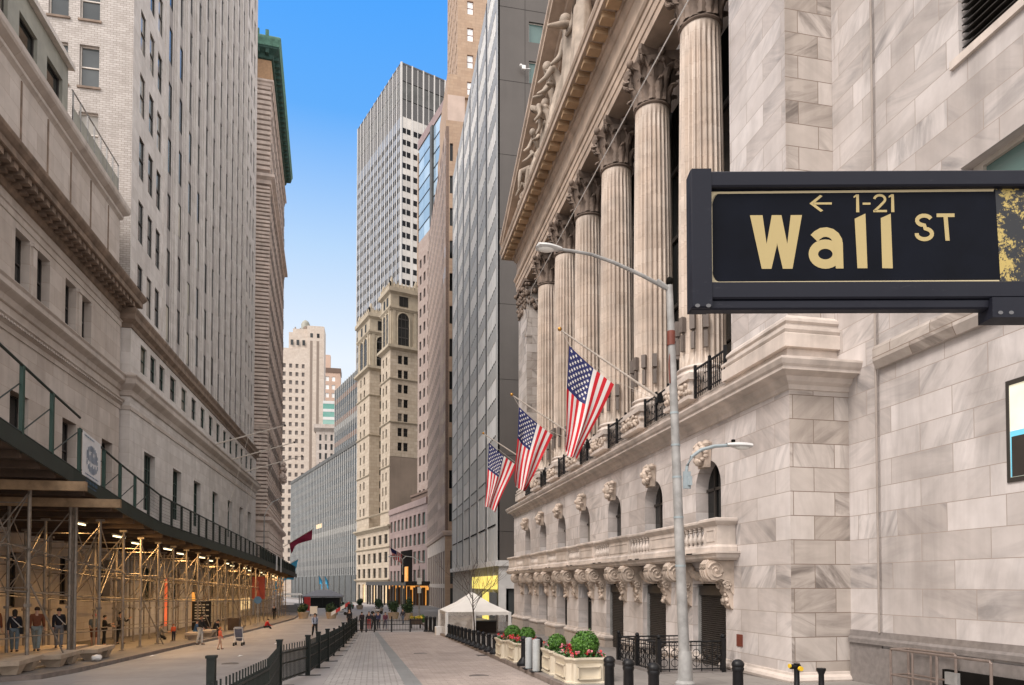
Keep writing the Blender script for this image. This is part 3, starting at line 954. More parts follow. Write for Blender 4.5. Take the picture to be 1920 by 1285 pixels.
# carved swags over the doors
for k, b in enumerate(BAY):
    mb = MB(); rnd = random.Random(40 + k)
    for i in range(26):
        t = (i / 25 - .5) * 2
        mb.ball((XF - .10, b + t * 1.1, 2.86 - .28 * (1 - t * t) + rnd.uniform(-.05, .05)), rnd.uniform(.09, .17), 7, 5, sq=(.8, 1, 1))
    mb.build('carved_swag', M['marble_carved'], EX, smooth=True)

# podium cornice, mitred round the near corner
path = [(14.5, Y1), (XF, Y1), (XF, Y0), (13.27, Y0)]
mb = MB()
mb.sweep(path, [(0, 7.84), (.04, 7.86), (.06, 7.98), (.16, 8.06), (.22, 8.18), (.42, 8.24), (.50, 8.26), (.50, 8.34), (.56, 8.40), (.62, 8.52), (.62, 8.58), (.40, 8.66), (-.1, 8.85), (-.6, 8.85)])
mb.build('podium_cornice', M['marble_trim'], EX)
# attic course under the columns
mb = MB(); mb.sweep([(14.5, Y1 - .25), (XF + .25, Y1 - .25), (XF + .25, Y0 + .45), (13.27, Y0 + .45)], [(-.5, 8.70), (.0, 8.70), (0, 9.15), (-.02, 9.22), (-.5, 9.22)])
mb.box(11.9, 16, 18.2, Y1 - .4, 8.8, 9.9)
mb.build('attic_course', M['marble_trim'], EX)

# column pedestals with carved fronts, iron railings between
for k, y in enumerate(COLY):
    mb = MB()
    mb.box(11.30, 13.6, y - 1.12, y + 1.12, 9.2, 9.34); mb.box(11.38, 13.55, y - 1.05, y + 1.05, 9.34, 9.92); mb.box(11.28, 13.6, y - 1.15, y + 1.15, 9.92, 10.04)
    p = mb.build('column_pedestal', M['marble_trim'], EX)
    mb = MB(); rnd = random.Random(300 + k)
    for i in range(34):
        mb.ball((11.34 - rnd.uniform(0, .06), y + rnd.uniform(-.95, .95), rnd.uniform(9.42, 9.86)), rnd.uniform(.07, .13), 7, 5)
    for s in (-1, 1):
        for i in range(8):
            mb.ball((11.4 + i * .2, y + s * 1.06, 9.6 + rnd.uniform(-.15, .2)), rnd.uniform(.06, .12), 6, 4)
    mb.build('carved_relief', M['marble_carved'], p, smooth=True)
ends = [(21.2, COLY[0] - 1.15)] + [(COLY[k] + 1.15, COLY[k + 1] - 1.15) for k in range(5)] + [(COLY[5] + 1.15, 52.7)]
for a, b in ends:
    mb = MB(); x = 11.55
    mb.box(x - .03, x + .03, a, b, 10.22, 10.28); mb.box(x - .02, x + .02, a, b, 9.32, 9.37)
    n = int((b - a) / .14)
    for i in range(n + 1):
        y = a + (b - a) * i / n
        mb.box(x - .012, x + .012, y - .012, y + .012, 9.2, 10.22)
    for y in (a + .04, (a + b) / 2, b - .04):
        mb.box(x - .045, x + .045, y - .045, y + .045, 9.2, 10.42)
    for i in range(int(n / 4)):
        y = a + (b - a) * (i + .5) / int(n / 4)
        mb.tube([(x, y + .2 * math.cos(t * PI / 6), 9.75 + .2 * math.sin(t * PI / 6)) for t in range(13)], .014, 5)
    mb.build('iron_railing', M['iron'], EX)

# fluted columns ---------------------------------------------------------
ZB, ZC, ZT = 10.04, 24.05, 26.38


def column_mesh():
    mb = MB(); NF = 24; per = 6; N = NF * per
    zs = [.62, .72, .95, 3, 5, 7, 9, 11, 12.6, 13.45, 13.75, 13.95]

    def rad_at(z):
        t = max(0, (z - 4) / 10)
        return .885 - .115 * t ** 1.6
    rings = []
    for z in zs:
        r0 = rad_at(z)
        d = .105 * min(1, max(0, (z - .68) / .2)) * min(1, max(0, (13.6 - z) / .25))
        ring = []
        for k in range(N):
            ph = (k % per) / per
            fl = 0 if ph < .20 else math.sin(PI * (ph - .20) / .80)
            r = r0 - d * fl
            a = 2 * PI * k / N
            ring.append(mb.pt((r * math.cos(a), r * math.sin(a), z)))
        rings.append(ring)
    for a, b in zip(rings, rings[1:]):
        for k in range(N):
            mb.f.append([a[k], a[(k + 1) % N], b[(k + 1) % N], b[k]]); mb.mi.append(0)
    return mb


def base_mesh():
    mb = MB()
    mb.box(-1.08, 1.08, -1.08, 1.08, 0, .16)
    prof = [(1.02, .16)]
    for i in range(9):
        a = -PI / 2 + PI * i / 8
        prof.append((.97 + .10 * math.cos(a), .27 + .10 * math.sin(a)))
    prof += [(.95, .39), (.92, .42), (.92, .46), (.95, .48)]
    for i in range(7):
        a = -PI / 2 + PI * i / 6
        prof.append((.93 + .06 * math.cos(a), .545 + .06 * math.sin(a)))
    prof += [(.91, .62), (.885, .64)]
    mb.lathe(prof, n=48)
    return mb


def capital_mesh():
    mb = MB(); H = ZT - ZC
    mb.lathe([(.77, -.10), (.82, -.08), (.85, -.03), (.82, .02), (.76, .05), (.76, .3), (.78, .9), (.84, 1.4), (.96, 1.8), (1.04, 1.92)], n=36)

    def leaf(a, z0, h, wd, out):
        n, m = 8, 6
        def fn(s, t):
            # t along the leaf, s across
            q = (s - .5) * 2
            zz = z0 + h * (t if t < .8 else .8 + .2 * math.sin((t - .8) / .2 * 2.2))
            rr = .79 + out * (t ** 3) + (.10 if t > .9 else 0) * (t - .9) * 10 - .05 * q * q
            ww = wd * (1 - .35 * t) * (1 + .18 * math.cos(t * 26)) * (1 if t < .85 else 1 - (t - .85) * 3.5)
            aa = a + q * ww / rr
            return (rr * math.cos(aa), rr * math.sin(aa), zz + .05 * math.cos(q * 9) * t)
        mb.grid(fn, m, n)
        fin = lambda s, t: tuple(Vector(fn(s, t)) + Vector((math.cos(a), math.sin(a), 0)) * .07 * (1 - abs(s - .5) * 2))
        mb.grid(fin, m, n)
    for k in range(8):
        leaf(2 * PI * k / 8, .05, .85, .30, .30)
        leaf(2 * PI * (k + .5) / 8, .10, 1.45, .31, .40)
    for k in range(4):
        a = PI / 4 + k * PI / 2
        d = Vector((math.cos(a), math.sin(a), 0)); t_ = Vector((-math.sin(a), math.cos(a), 0))
        for s in (-1, 1):
            pts = []
            for i in range(12):
                q = i / 11
                pts.append(d * (.80 + .38 * q * q) + t_ * s * (.30 * (1 - q) + .06) + Vector((0, 0, 1.0 + .85 * q)))
            for i in range(22):
                an = PI / 2 - 2 * PI * 1.5 * i / 21
                r = .20 * (1 - i / 23)
                pts.append(d * (1.20 + r * math.cos(an)) + t_ * s * .07 + Vector((0, 0, 1.68 + r * math.sin(an))))
            mb.tube(pts, .075, 6, r1=.06)
        mb.ball(d * 1.20 + Vector((0, 0, 1.68)), .13, 8, 6)
        # small inner helices and the fleuron
        e = Vector((math.cos(k * PI / 2), math.sin(k * PI / 2), 0)); f_ = Vector((-e.y, e.x, 0))
        for s in (-1, 1):
            pts = [e * (.84 + .14 * i / 8) + f_ * s * (.42 - .30 * i / 8) + Vector((0, 0, 1.05 + .7 * i / 8)) for i in range(9)]
            mb.tube(pts, .055, 5)
            mb.ball(e * 1.0 + f_ * s * .12 + Vector((0, 0, 1.72)), .10, 7, 5)
        mb.ball(e * 1.06 + Vector((0, 0, 2.08)), .17, 9, 6, sq=(1, 1, 1.1))
    # abacus with hollow sides
    pl = []
    for k in range(4):
        a0 = PI / 4 + k * PI / 2; a1 = a0 + PI / 2
        p0 = Vector((math.cos(a0), math.sin(a0))) * 1.47; p1 = Vector((math.cos(a1), math.sin(a1))) * 1.47
        dd = (p1 - p0).normalized(); nn = Vector((dd.y, -dd.x))
        q0, q1 = p0 + dd * .10, p1 - dd * .10
        for i in range(9):
            t = i / 8
            pl.append(tuple(q0 + (q1 - q0) * t - nn * .22 * 4 * t * (1 - t)))
    sm = [(x * .94, y * .94) for x, y in pl]
    mb.prism(sm, 1.92, 2.08, top=pl); mb.prism(pl, 2.081, 2.20); mb.prism([(x * .97, y * .97) for x, y in pl], 2.201, H)
    return mb


cm, bm_, km = column_mesh(), base_mesh(), capital_mesh()
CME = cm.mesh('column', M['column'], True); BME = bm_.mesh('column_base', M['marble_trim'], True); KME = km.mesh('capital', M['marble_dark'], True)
inv = world_mat(EX).inverted()
for k, y in enumerate(COLY):
    o = bpy.data.objects.new('column', CME); COL.objects.link(o); o.parent = EX; o.matrix_parent_inverse = inv
    o.location = (12.45, y, ZB)
    for nm, me, z in (('column_base', BME, 0), ('capital', KME, ZC - ZB)):
        c = bpy.data.objects.new(nm, me); COL.objects.link(c); c.parent = o; c.location = (0, 0, z)

FLM = MB(); FLM.box(-.10, .10, -.16, .02, -.02, .55); FLM.box(-.07, .07, -.12, .0, -.75, -.12); FLM.box(-.025, .025, -.05, .02, -.12, -.02)
FLME = FLM.mesh('floodlight', M['fixture'])
for col_ in [c_ for c_ in EX.children if c_.name.startswith('column') and c_.data is CME]:
    for a_ in (200, 228, 256, 284, 312, 340, 172):
        a = rad(a_ - 90); f_ = bpy.data.objects.new('floodlight', FLME); COL.objects.link(f_); f_.parent = col_
        f_.location = (.90 * math.cos(a), .90 * math.sin(a), 1.95); f_.rotation_euler = (0, 0, a + PI / 2)
# end piers
for (a, b) in ((17.95, 21.15), (52.75, 55.85)):
    mb = MB(); mb.box(11.73, 16.5, a, b, 9.2, ZT + .0)
    p = mb.build('end_pier', M['marble_pier'] if a > 40 else M['marble'], EX)
    if a < 40:
        mb = MB(); mb.box(11.735, 13.265, a - .012, a - .002, 9.2, ZT); mb.build('pier_return', M['marble_pier'], p)
    mb = MB()
    mb.sweep([(14.5, b), (11.73, b), (11.73, a), (13.268, a)], [(0, 9.2), (.24, 9.2), (.24, 9.58), (.20, 9.62), (.25, 9.70), (.24, 9.78), (.15, 9.82), (.13, 9.90), (.19, 9.96), (.17, 10.05), (.08, 10.12), (0, 10.2)])
    mb.build('pier_base_moulding', M['marble_trim'], p)
    if a > 40:
        mb = MB(); rnd = random.Random(9)
        for i in range(90):
            z = rnd.uniform(24.2, 26.2); o_ = .05 + .3 * (z - 24.2) / 2
            if rnd.random() < .6:
                mb.ball((11.75 - o_ * rnd.random(), rnd.uniform(a - .1, b + .1), z), rnd.uniform(.10, .22), 7, 5)
            else:
                mb.ball((rnd.uniform(11.6, 13), a - o_ * rnd.random(), z), rnd.uniform(.10, .22), 7, 5)
        mb.box(11.5, 14, a - .25, b + .25, 26.15, 26.375)
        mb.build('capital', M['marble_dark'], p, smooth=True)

# dark glazed screen behind the columns
mb = MB(); mb.box(15.2, 15.4, 21.2, 52.7, 9.9, 27)
sc = mb.build('portico_window', M['glass_dark'], EX)
for i in range(14):
    y = 21.6 + i * 2.35
    mb = MB(); mb.box(15.0, 15.19, y - .1, y + .1, 9.9, 27); mb.build('mullion', M['sash_dark'], sc)
for z in (13, 16.5, 20, 23.5):
    mb = MB(); mb.box(15.08, 15.19, 21.2, 52.7, z, z + .2); mb.build('transom', M['sash_dark'], sc)
mb = MB(); mb.box(16.5, 44, 17.96, 55.84, 9.9, 31.5); mb.build('main_block', M['marble'], EX)

# entablature
E0, E1 = 17.6, 56.2
path = [(16.4, E1), (11.66, E1), (11.66, E0), (16.4, E0)]
mb = MB(); mb.sweep(path, [(-1.55, 26.381), (0, 26.381), (0, 26.78), (.05, 26.80), (.05, 27.22), (.10, 27.25), (.10, 27.58), (.17, 27.62), (.24, 27.76), (.24, 27.84), (-.1, 27.88), (-1.55, 27.88)])
mb.build('architrave', M['entab'], EX)
mb = MB(); mb.sweep(path, [(-1.5, 27.88), (.02, 27.88), (.02, 29.2), (.08, 29.24), (.16, 29.36), (.22, 29.42), (.22, 29.62), (-1.5, 29.62)])
mb.build('frieze', M['entab'], EX)
mb = MB()
mb.sweep(path, [(-1.5, 29.95), (1.14, 29.95), (1.14, 30.30), (1.20, 30.34), (1.26, 30.50), (1.26, 30.58), (-.5, 30.62), (-1.5, 30.62)])
mb.sweep(path, [(-1.5, 29.621), (.30, 29.621), (.36, 29.70), (.36, 29.949), (-1.5, 29.949)])
mb.build('cornice', M['entab'], EX)
n = 40
for i in range(n):
    y = E0 - .7 + (E1 - E0 + 1.4) * (i + .5) / n
    mb = MB(); mb.box(10.66, 11.30, y - .26, y + .26, 29.66, 29.95)
    mb.box(10.64, 11.30, y - .30, y + .30, 29.88, 29.951)
    mb.build('modillion', M['modil'], EX)

# pediment
YM = 36.6
SL = .40


def rake_z(y, base=31.55):
    return base + SL * (57.2 - (y if y >= YM else 2 * YM - y))


mb = MB()
mb.extrude([(12.0, 16.2, 30.55), (12.0, 57.0, 30.55), (12.0, YM, rake_z(YM) - .4)], (3.5, 0, 0))
mb.build('tympanum', M['entab'], EX)
mb = MB()
for s in (0, 1):
    ya, yb = (57.3, YM) if s == 0 else (2 * YM - 57.3, YM)
    za, zb = rake_z(57.3), rake_z(YM)
    sec = [(10.38, 0), (10.38, -.30), (10.50, -.42), (10.50, -.74), (11.30, -.80), (11.36, -.98), (11.66, -1.05), (11.70, -1.32), (15.5, -1.32), (15.5, 0)]
    A = [mb.pt((x, ya, za + dz)) for x, dz in sec]; B = [mb.pt((x, yb, zb + dz)) for x, dz in sec]
    for k in range(len(sec)):
        k2 = (k + 1) % len(sec)
        mb.f.append([A[k], A[k2], B[k2], B[k]]); mb.mi.append(0)
    mb.f.append(A[::-1]); mb.f.append(B); mb.mi += [0, 0]
mb.build('raking_cornice', M['entab'], EX)
# ------------------------------------------------------------------ figures
def skin_obj(name, vs, es, rs, mat, parent, sub=2):
    me = bpy.data.meshes.new(name)
    me.from_pydata([tuple(v) for v in vs], es, [])
    me.materials.append(mat)
    o = bpy.data.objects.new(name, me); COL.objects.link(o)
    o.parent = parent
    md = o.modifiers.new('skin', 'SKIN'); md.use_smooth_shade = True; md.branch_smoothing = 0.3
    sk = me.skin_vertices[0].data
    for i, r in enumerate(rs):
        rr = r if isinstance(r, tuple) else (r, r)
        sk[i].radius = rr
        sk[i].use_root = (i == 0)
    sb = o.modifiers.new('smooth', 'SUBSURF'); sb.levels = sub - 1 if sub > 1 else sub; sb.render_levels = sub
    return o


class Chain:
    def __init__(self):
        self.v, self.e, self.r = [], [], []

    def add(self, p, r, link=None):
        self.v.append(Vector(p)); self.r.append(r)
        if link is not None:
            self.e.append((link, len(self.v) - 1))
        return len(self.v) - 1


def pose_joints(P):
    J = {}
    lean = rad(P.get('lean', 0)); side = rad(P.get('side', 0))
    legs = P.get('legs', ((4, 4), (-4, 4)))
    sp = P.get('spread', 0.0)
    low = 0
    for n, s, (a, b) in (('L', -1, legs[0]), ('R', 1, legs[1])):
        a_, b_ = rad(a), rad(b)
        hip = Vector((s * .095, 0, -.03))
        knee = hip + Vector((s * sp, math.sin(a_), -math.cos(a_))) * .435
        ank = knee + Vector((s * sp * .5, math.sin(a_ - b_), -math.cos(a_ - b_))) * .415
        toe = ank + Vector((s * .03, .15, -.045))
        J['hip' + n], J['knee' + n], J['ank' + n], J['toe' + n] = hip, knee, ank, toe
        low = min(low, ank.z - .07)
    zh = P.get('seat', -low)
    T = Matrix.Rotation(-lean, 3, 'X') @ Matrix.Rotation(side, 3, 'Y')
    up = lambda x, y, z: T @ Vector((x, y, z))
    J['pelvis'] = Vector((0, 0, 0)); J['waist'] = up(0, 0, .14); J['chest'] = up(0, .01, .34)
    J['neck'] = up(0, 0, .515)
    hn = rad(P.get('nod', 8))
    TH = Matrix.Rotation(-hn, 3, 'X')
    J['jaw'] = J['neck'] + TH @ T @ Vector((0, .035, .085)); J['skull'] = J['neck'] + TH @ T @ Vector((0, .015, .145)); J['crown'] = J['neck'] + TH @ T @ Vector((0, .0, .212))
    J['nose'] = J['neck'] + TH @ T @ Vector((0, .125, .108)); J['TH'] = TH @ T
    arms = P.get('arms', ((5, 10, 10), (5, 10, 10)))
    for n, s, (a, b, c) in (('L', -1, arms[0]), ('R', 1, arms[1])):
        a_, b_, c_ = rad(a), rad(b), rad(c)
        sh = up(s * .175, 0, .455)
        d = T @ Vector((s * math.sin(b_), math.sin(a_) * math.cos(b_), -math.cos(a_) * math.cos(b_)))
        el = sh + d * .285
        d2 = T @ Vector((s * math.sin(b_) * .4, math.sin(a_ + c_) , -math.cos(a_ + c_))); d2.normalize()
        wr = el + d2 * .25
        J['sh' + n], J['el' + n], J['wr' + n], J['hd' + n] = sh, el, wr, d2
    for k in J:
        if isinstance(J[k], Vector) and k[:2] != 'hd':
            J[k] = J[k] + Vector((0, 0, zh))
    return J


def body_chain(J, fat=1.0, hands=True, k=1.0):
    c = Chain(); f = fat
    p = c.add(J['pelvis'], (.125 * f, .10 * f)); w_ = c.add(J['waist'], (.115 * f, .09 * f), p); ch = c.add(J['chest'], (.145 * f, .10 * f), w_)
    n = c.add(J['neck'], .060 * f, ch); j = c.add(J['jaw'], .066, n); s = c.add(J['skull'], (.078, .092), j); t = c.add(J['crown'], .055, s)
    c.add(J['nose'], .012, j)
    for q in ('L', 'R'):
        h = c.add(J['hip' + q], .088 * f, p); kn = c.add(J['knee' + q], .056 * f, h); a = c.add(J['ank' + q], .038, kn); c.add(J['toe' + q], .030, a)
        s_ = c.add(J['sh' + q], .058 * f, ch); e = c.add(J['el' + q], .041 * f, s_); wv = c.add(J['wr' + q], .027, e)
        if hands:
            d = J['hd' + q]; sgn = -1 if q == 'L' else 1
            fwd = Vector((0, 1, 0)) - d * d.y
            fwd = fwd.normalized() if fwd.length > .1 else Vector((0, 0, 1))
            ins = d.cross(fwd) * 1.0
            pm = c.add(J['wr' + q] + d * .06, (.034, .018), wv)
            for i, (L, off) in enumerate(((.070, .030), (.080, .010), (.074, -.010), (.058, -.029))):
                a0 = c.add(J['wr' + q] + d * (.095) + fwd * off, .0105, pm)
                a1 = c.add(c.v[a0] + d * L * .55 + ins * .012, .0095, a0)
                c.add(c.v[a1] + d * L * .35 + ins * .028, .008, a1)
            b0 = c.add(J['wr' + q] + d * .035 + fwd * .04, .0125, pm)
            c.add(c.v[b0] + d * .045 + fwd * .018, .010, b0)
    return c


SKIN = [plain('light_skin', (0.52, 0.30, 0.21), 0.6, 0.06), plain('brown_skin', (0.24, 0.125, 0.08), 0.6, 0.06)]
CLOTH = {}


def cloth(c):
    key = tuple(round(x, 3) for x in c)
    if key not in CLOTH:
        CLOTH[key] = plain('cloth', c, 0.85, 0.16, 8.0)
    return CLOTH[key]


NAVY, BLACK, DENIM, RUSTY = (0.016, 0.017, 0.024), (0.010, 0.010, 0.011), (0.11, 0.14, 0.18), (0.15, 0.045, 0.018)


def person(label, loc, face=0.0, P=None, h=1.75, top=NAVY, bottom=BLACK, hair=(0.02, 0.014, 0.01), sk=0, short=False, sleeve=True, skirt=None, shoe=(0.02, 0.02, 0.02), cap=None, group=None, pack=None, fat=1.0, bag=None, longhair=False, child=False):
    P = P or {}
    r = thing('person', label, 'child' if child else 'person', loc, rad(face), group)
    s = h / 1.75
    r.scale = (s, s, s)
    J = pose_joints(P)
    c = body_chain(J, fat * .93)
    skin_obj('body', c.v, c.e, c.r, SKIN[sk], r)
    # jacket / shirt
    c = Chain()
    p = c.add(J['pelvis'] + Vector((0, 0, -.02)), (.150 * fat, .125 * fat)); w_ = c.add(J['waist'], (.142 * fat, .118 * fat), p); ch = c.add(J['chest'], (.165 * fat, .125 * fat), w_)
    c.add(J['neck'] + (J['chest'] - J['neck']) * .12, .066, ch)
    for q in ('L', 'R'):
        a = c.add(J['sh' + q], .076 * fat, ch); b = c.add(J['el' + q], .058 * fat, a)
        if sleeve:
            c.add(J['wr' + q] + (J['el' + q] - J['wr' + q]) * .06, .042, b)
    skin_obj('jacket' if sleeve else 'shirt', c.v, c.e, c.r, cloth(top), r)
    # trousers
    c = Chain()
    p = c.add(J['pelvis'] + Vector((0, 0, .03)), (.135 * fat, .112 * fat))
    for q in ('L', 'R'):
        a = c.add(J['hip' + q], .103 * fat, p); b = c.add(J['knee' + q], .076 * fat if not short else .07, a)
        if not short:
            c.add(J['ank' + q] + Vector((0, 0, .0)), .058, b)
    skin_obj('shorts' if short else 'trousers', c.v, c.e, c.r, cloth(bottom), r)
    for q in ('L', 'R'):
        c = Chain()
        a = c.add(J['ank' + q] + Vector((0, -.045, -.035)), .042); b = c.add(J['ank' + q] + (J['toe' + q] - J['ank' + q]) * .6 + Vector((0, 0, -.012)), (.045, .038), a)
        c.add(J['toe' + q] + Vector((0, .03, 0)), (.04, .026), b)
        skin_obj('shoe', c.v, c.e, c.r, cloth(shoe), r, 1)
    # hair or cap
    mb = MB(); T = J['TH']; o = J['skull'] + T @ Vector((0, -.018, .012))
    def hf(a, b):
        ang = 2 * PI * a; el = b * PI
        rr = .112
        z = -math.cos(el)
        y = math.sin(el) * math.sin(ang); x = math.sin(el) * math.cos(ang)
        lowcut = .32 if y > .12 else (-.9 if longhair else -.5)
        z = max(z, lowcut)
        return o + T @ Vector((x * .092, y * .105, z * (.108 if z > 0 else (.24 if longhair else .10))))
    mb.grid(hf, 14, 10)
    ho = mb.build('cap' if cap else 'hair', cloth(cap or hair), None, True); ho.parent = r
    if cap:
        mb = MB(); mb.prism([tuple((o + T @ Vector((.085 * math.cos(t * PI / 8), .06 + .12 * math.sin(t * PI / 8), 0)))[:2]) for t in range(9)], o.z + .02, o.z + .032)
        q = mb.build('cap_peak', cloth(cap), None); q.parent = ho
    if pack:
        mb = MB(); b0 = (J['chest'] + J['waist']) / 2
        mb.ball(b0 + Vector((0, -.20, .03)), .17, 12, 8, sq=(.95, .6, 1.35))
        for sx in (-.11, .11):
            mb.tube([b0 + Vector((sx, -.14, .2)), J['chest'] + Vector((sx, -.05, .17)), J['chest'] + Vector((sx, .10, .1)), J['chest'] + Vector((sx, .13, -.1)), b0 + Vector((sx, -.05, -.18))], .02, 6)
        q = mb.build('backpack', cloth(pack), None, True); q.parent = r
    if bag:
        mb = MB(); b0 = J['hipR'] + Vector((.14, -.02, -.02))
        mb.box(b0.x - .05, b0.x + .06, b0.y - .15, b0.y + .15, b0.z - .14, b0.z + .12)
        q = mb.build('shoulder_bag', cloth(BLACK), None); q.parent = r
        mb = MB(); mb.tube([b0 + Vector((0, .12, .1)), J['chest'] + Vector((.02, .15, -.02)), J['shL'] + Vector((.02, .03, .07)), J['chest'] + Vector((0, -.16, 0)), b0 + Vector((0, -.12, .1))], .018, 6)
        s_ = mb.build('strap', cloth(bag), None); s_.parent = q
    return r


# statues of the pediment (parts of the building)
def statue(y, h, P, face=90, fat=1.55, drape=True, z=30.70, x=11.36):
    J = pose_joints(P)
    c = body_chain(J, fat, hands=False)
    o = skin_obj('statue', c.v, c.e, c.r, M['statue'], EX, 2)
    s = h / 1.75
    o.matrix_parent_inverse = world_mat(EX).inverted()
    o.location = (x, y, z); o.rotation_euler = (0, 0, rad(face)); o.scale = (s, s, s)
    if drape:
        mb = MB(); rnd = random.Random(int(y * 7))
        top = J['waist'].z + .06; N = 40
        def fn(a, b):
            an = 2 * PI * a; zz = top * (1 - b)
            cx = (J['kneeL'] + J['kneeR']) / 2; mid = Vector((0, 0, 0)).lerp(Vector((cx.x, cx.y, 0)), min(1, b * 1.3))
            r0 = .15 + .06 * b + .02 * math.sin(an * 9 + 3 * b) * b
            return (mid.x + r0 * 1.3 * math.cos(an), mid.y + r0 * .95 * math.sin(an), zz)
        mb.grid(fn, N, 10); mb.face([fn(i / N, 1.0) for i in range(N)])
        d = mb.build('drapery', M['statue'], None, True); d.parent = o
        mb = MB(); mb.ball(tuple(J['skull'] + Vector((0, -.02, .01))), .115, 10, 7, sq=(1, 1.05, 1.1))
        d = mb.build('carved_hair', M['statue'], None, True); d.parent = o
    return o


mb = MB(); mb.box(10.75, 11.95, 17.4, 56.0, 30.55, 30.72); mb.build('figure_plinth', M['entab'], EX)
statue(36.6, 6.1, dict(arms=((10, 60, 20), (10, 60, 20)), legs=((4, 4), (-4, 4))))
statue(38.9, 5.6, dict(arms=((70, 20, 10), (20, 30, 40)), lean=8, legs=((10, 14), (-8, 6))))
statue(40.6, 4.6, dict(arms=((60, 10, 30), (70, 10, 40)), lean=34, legs=((30, 50), (10, 40))), face=70)
statue(42.0, 4.6, dict(arms=((40, 10, 60), (50, 20, 40)), lean=22, legs=((20, 30), (0, 20))), face=110)
statue(43.3, 4.2, dict(arms=((40, 10, 60), (50, 20, 40)), lean=55, legs=((20, 30), (0, 20))), drape=False, face=70)
statue(44.7, 4.6, dict(arms=((10, 8, 40), (20, 12, 70)), legs=((8, 10), (-6, 6)), nod=20), face=60)
statue(46.1, 3.6, dict(arms=((80, 10, 20), (60, 20, 30)), lean=40, legs=((60, 90), (20, 60))), face=120)
statue(47.4, 3.2, dict(arms=((60, 10, 30), (40, 20, 60)), lean=20, legs=((40, 60), (20, 60))), drape=False, face=60)
statue(49.0, 4.4, dict(arms=((70, 10, 20), (85, 10, 5)), lean=80, legs=((25, 25), (-10, 10))), drape=False, face=15)
statue(50.2, 3.2, dict(arms=((60, 10, 30), (70, 20, 50)), lean=40, legs=((85, 110), (40, 90))), drape=False, face=30)
statue(51.6, 2.7, dict(arms=((50, 10, 30), (70, 20, 10)), lean=50, legs=((95, 100), (60, 100))), drape=False, face=10)
statue(53.2, 1.9, dict(arms=((50, 10, 30), (70, 20, 10)), lean=70, legs=((95, 60), (80, 60))), drape=False, face=0)
statue(54.6, 1.4, dict(arms=((50, 10, 30), (70, 20, 10)), lean=75, legs=((95, 30), (80, 40))), drape=False, face=0)

# ------------------------------------------------------------------ annex wing on the near right
AN = thing('stone_annex', 'plain grey veined marble wall of the annex with granite base at the right edge', 'building', (13.3, 10, gz(10)))
FW = Frame(13.27, 18.3, -PI / 2)       # u = 18.3 - y


def ua(y):
    return 18.3 - y


mb = MB(FW)
# strip between the pier and the downpipe
mb.face([(0, -1, 0), (ua(16.06), -1, 0), (ua(16.06), 30, 0), (0, 30, 0)])
mb.face([(ua(16.06), -1, 0), (ua(16.06), -1, .07), (ua(16.06), 30, .07), (ua(16.06), 30, 0)])
fr2 = Frame(13.20, 18.3, -PI / 2); mb.fr = fr2
rects = facade(mb, ua(16.06), ua(0), -1, 30, [(ua(13.37), ua(11.0)), ], [(4.56, 6.68), (9.6, 11.95), (14.55, 17.2)], .38, close=False)
# the lower window starts a little nearer the camera than those above
mb.build('marble_wall', M['marble_wing'], AN)
mb = MB(); mb.box(13.62, 30, 0, 18.25, -1, 29.9); mb.box(13.30, 13.6, 16.1, 18.25, -1, 29.9); mb.build('wall_core', M['granite'], AN)
mb = MB(FW); mb.box(ua(17.3), ua(16.06) - .0, -.9, .78, .002, .12); mb.box(ua(16.06), ua(0), -.9, .70, .002, .17)
mb.box(ua(17.3), ua(0), .78, .84, .002, .19)
mb.extrude([(ua(17.32), .842, .002), (ua(17.32), .842, .17), (ua(17.32), .90, .17), (ua(17.32), .96, .11), (ua(17.32), 1.12, .09), (ua(17.32), 1.12, .002)], (17.3, 0, 0))
mb.build('granite_base', M['granite'], AN)
mb = MB(FW)
mb.extrude([(ua(16.04), z, w_) for z, w_ in ((8.10, .072), (8.10, .20), (8.22, .26), (8.30, .30), (8.62, .30), (8.70, .26), (8.76, .072))], (16, 0, 0))
mb.build('belt_course', M['marble_pier'], AN)
mb = MB(); mb.tube([(13.14, 16.13, 1.1), (13.14, 16.13, 30)], .03, 8); mb.build('downpipe', M['marble_pipe'], AN)
# window with thick black frame and lit picture behind the glass (lowest), recess, louvre (top)
yA, yB = 13.37, 11.0
mb = MB(FW)
mb.box(ua(12.28), ua(11.0), 4.56, 6.68, -.29, .074)
scn = mb.build('display_window', M['screen'], AN)
mb = MB(FW)
for a, b, c, d in ((ua(12.31), ua(12.245), 4.54, 6.70), (ua(12.245), ua(11.0), 4.54, 4.64), (ua(12.245), ua(11.0), 6.60, 6.70)):
    mb.box(a, b, c, d, -.19, .10)
mb.build('window_frame', M['sash_dark'], scn)
mb = MB(FW); mb.box(ua(12.235), ua(11.0), 4.65, 5.62, .075, .080); mb.build('lit_panel', M['screen_blue'], scn)
mb = MB(FW); mb.box(ua(12.20), ua(11.7), 4.65, 5.5, .081, .086); mb.build('display_case', M['sash_dark'], scn)
mb = MB(FW); mb.box(ua(13.37), ua(12.315), 4.56, 6.68, -.35, .068); mb.build('blocked_opening', M['marble_wing'], AN)
mb = MB(FW); mb.box(ua(13.36), ua(11.0), 9.6, 11.95, -.38, -.30); o = mb.build('recessed_window', M['glass_green'], AN)
mb = MB(FW); mb.box(ua(13.30), ua(13.05), 9.6, 11.95, -.298, -.20); mb.box(ua(13.05), ua(11), 11.85, 11.95, -.298, -.20); mb.build('window_frame', M['sash'], o)
mb = MB(FW); mb.box(ua(13.36), ua(11.0), 14.55, 17.2, -.37, -.33); o = mb.build('louvre', M['dark'], AN)
mb = MB(FW)
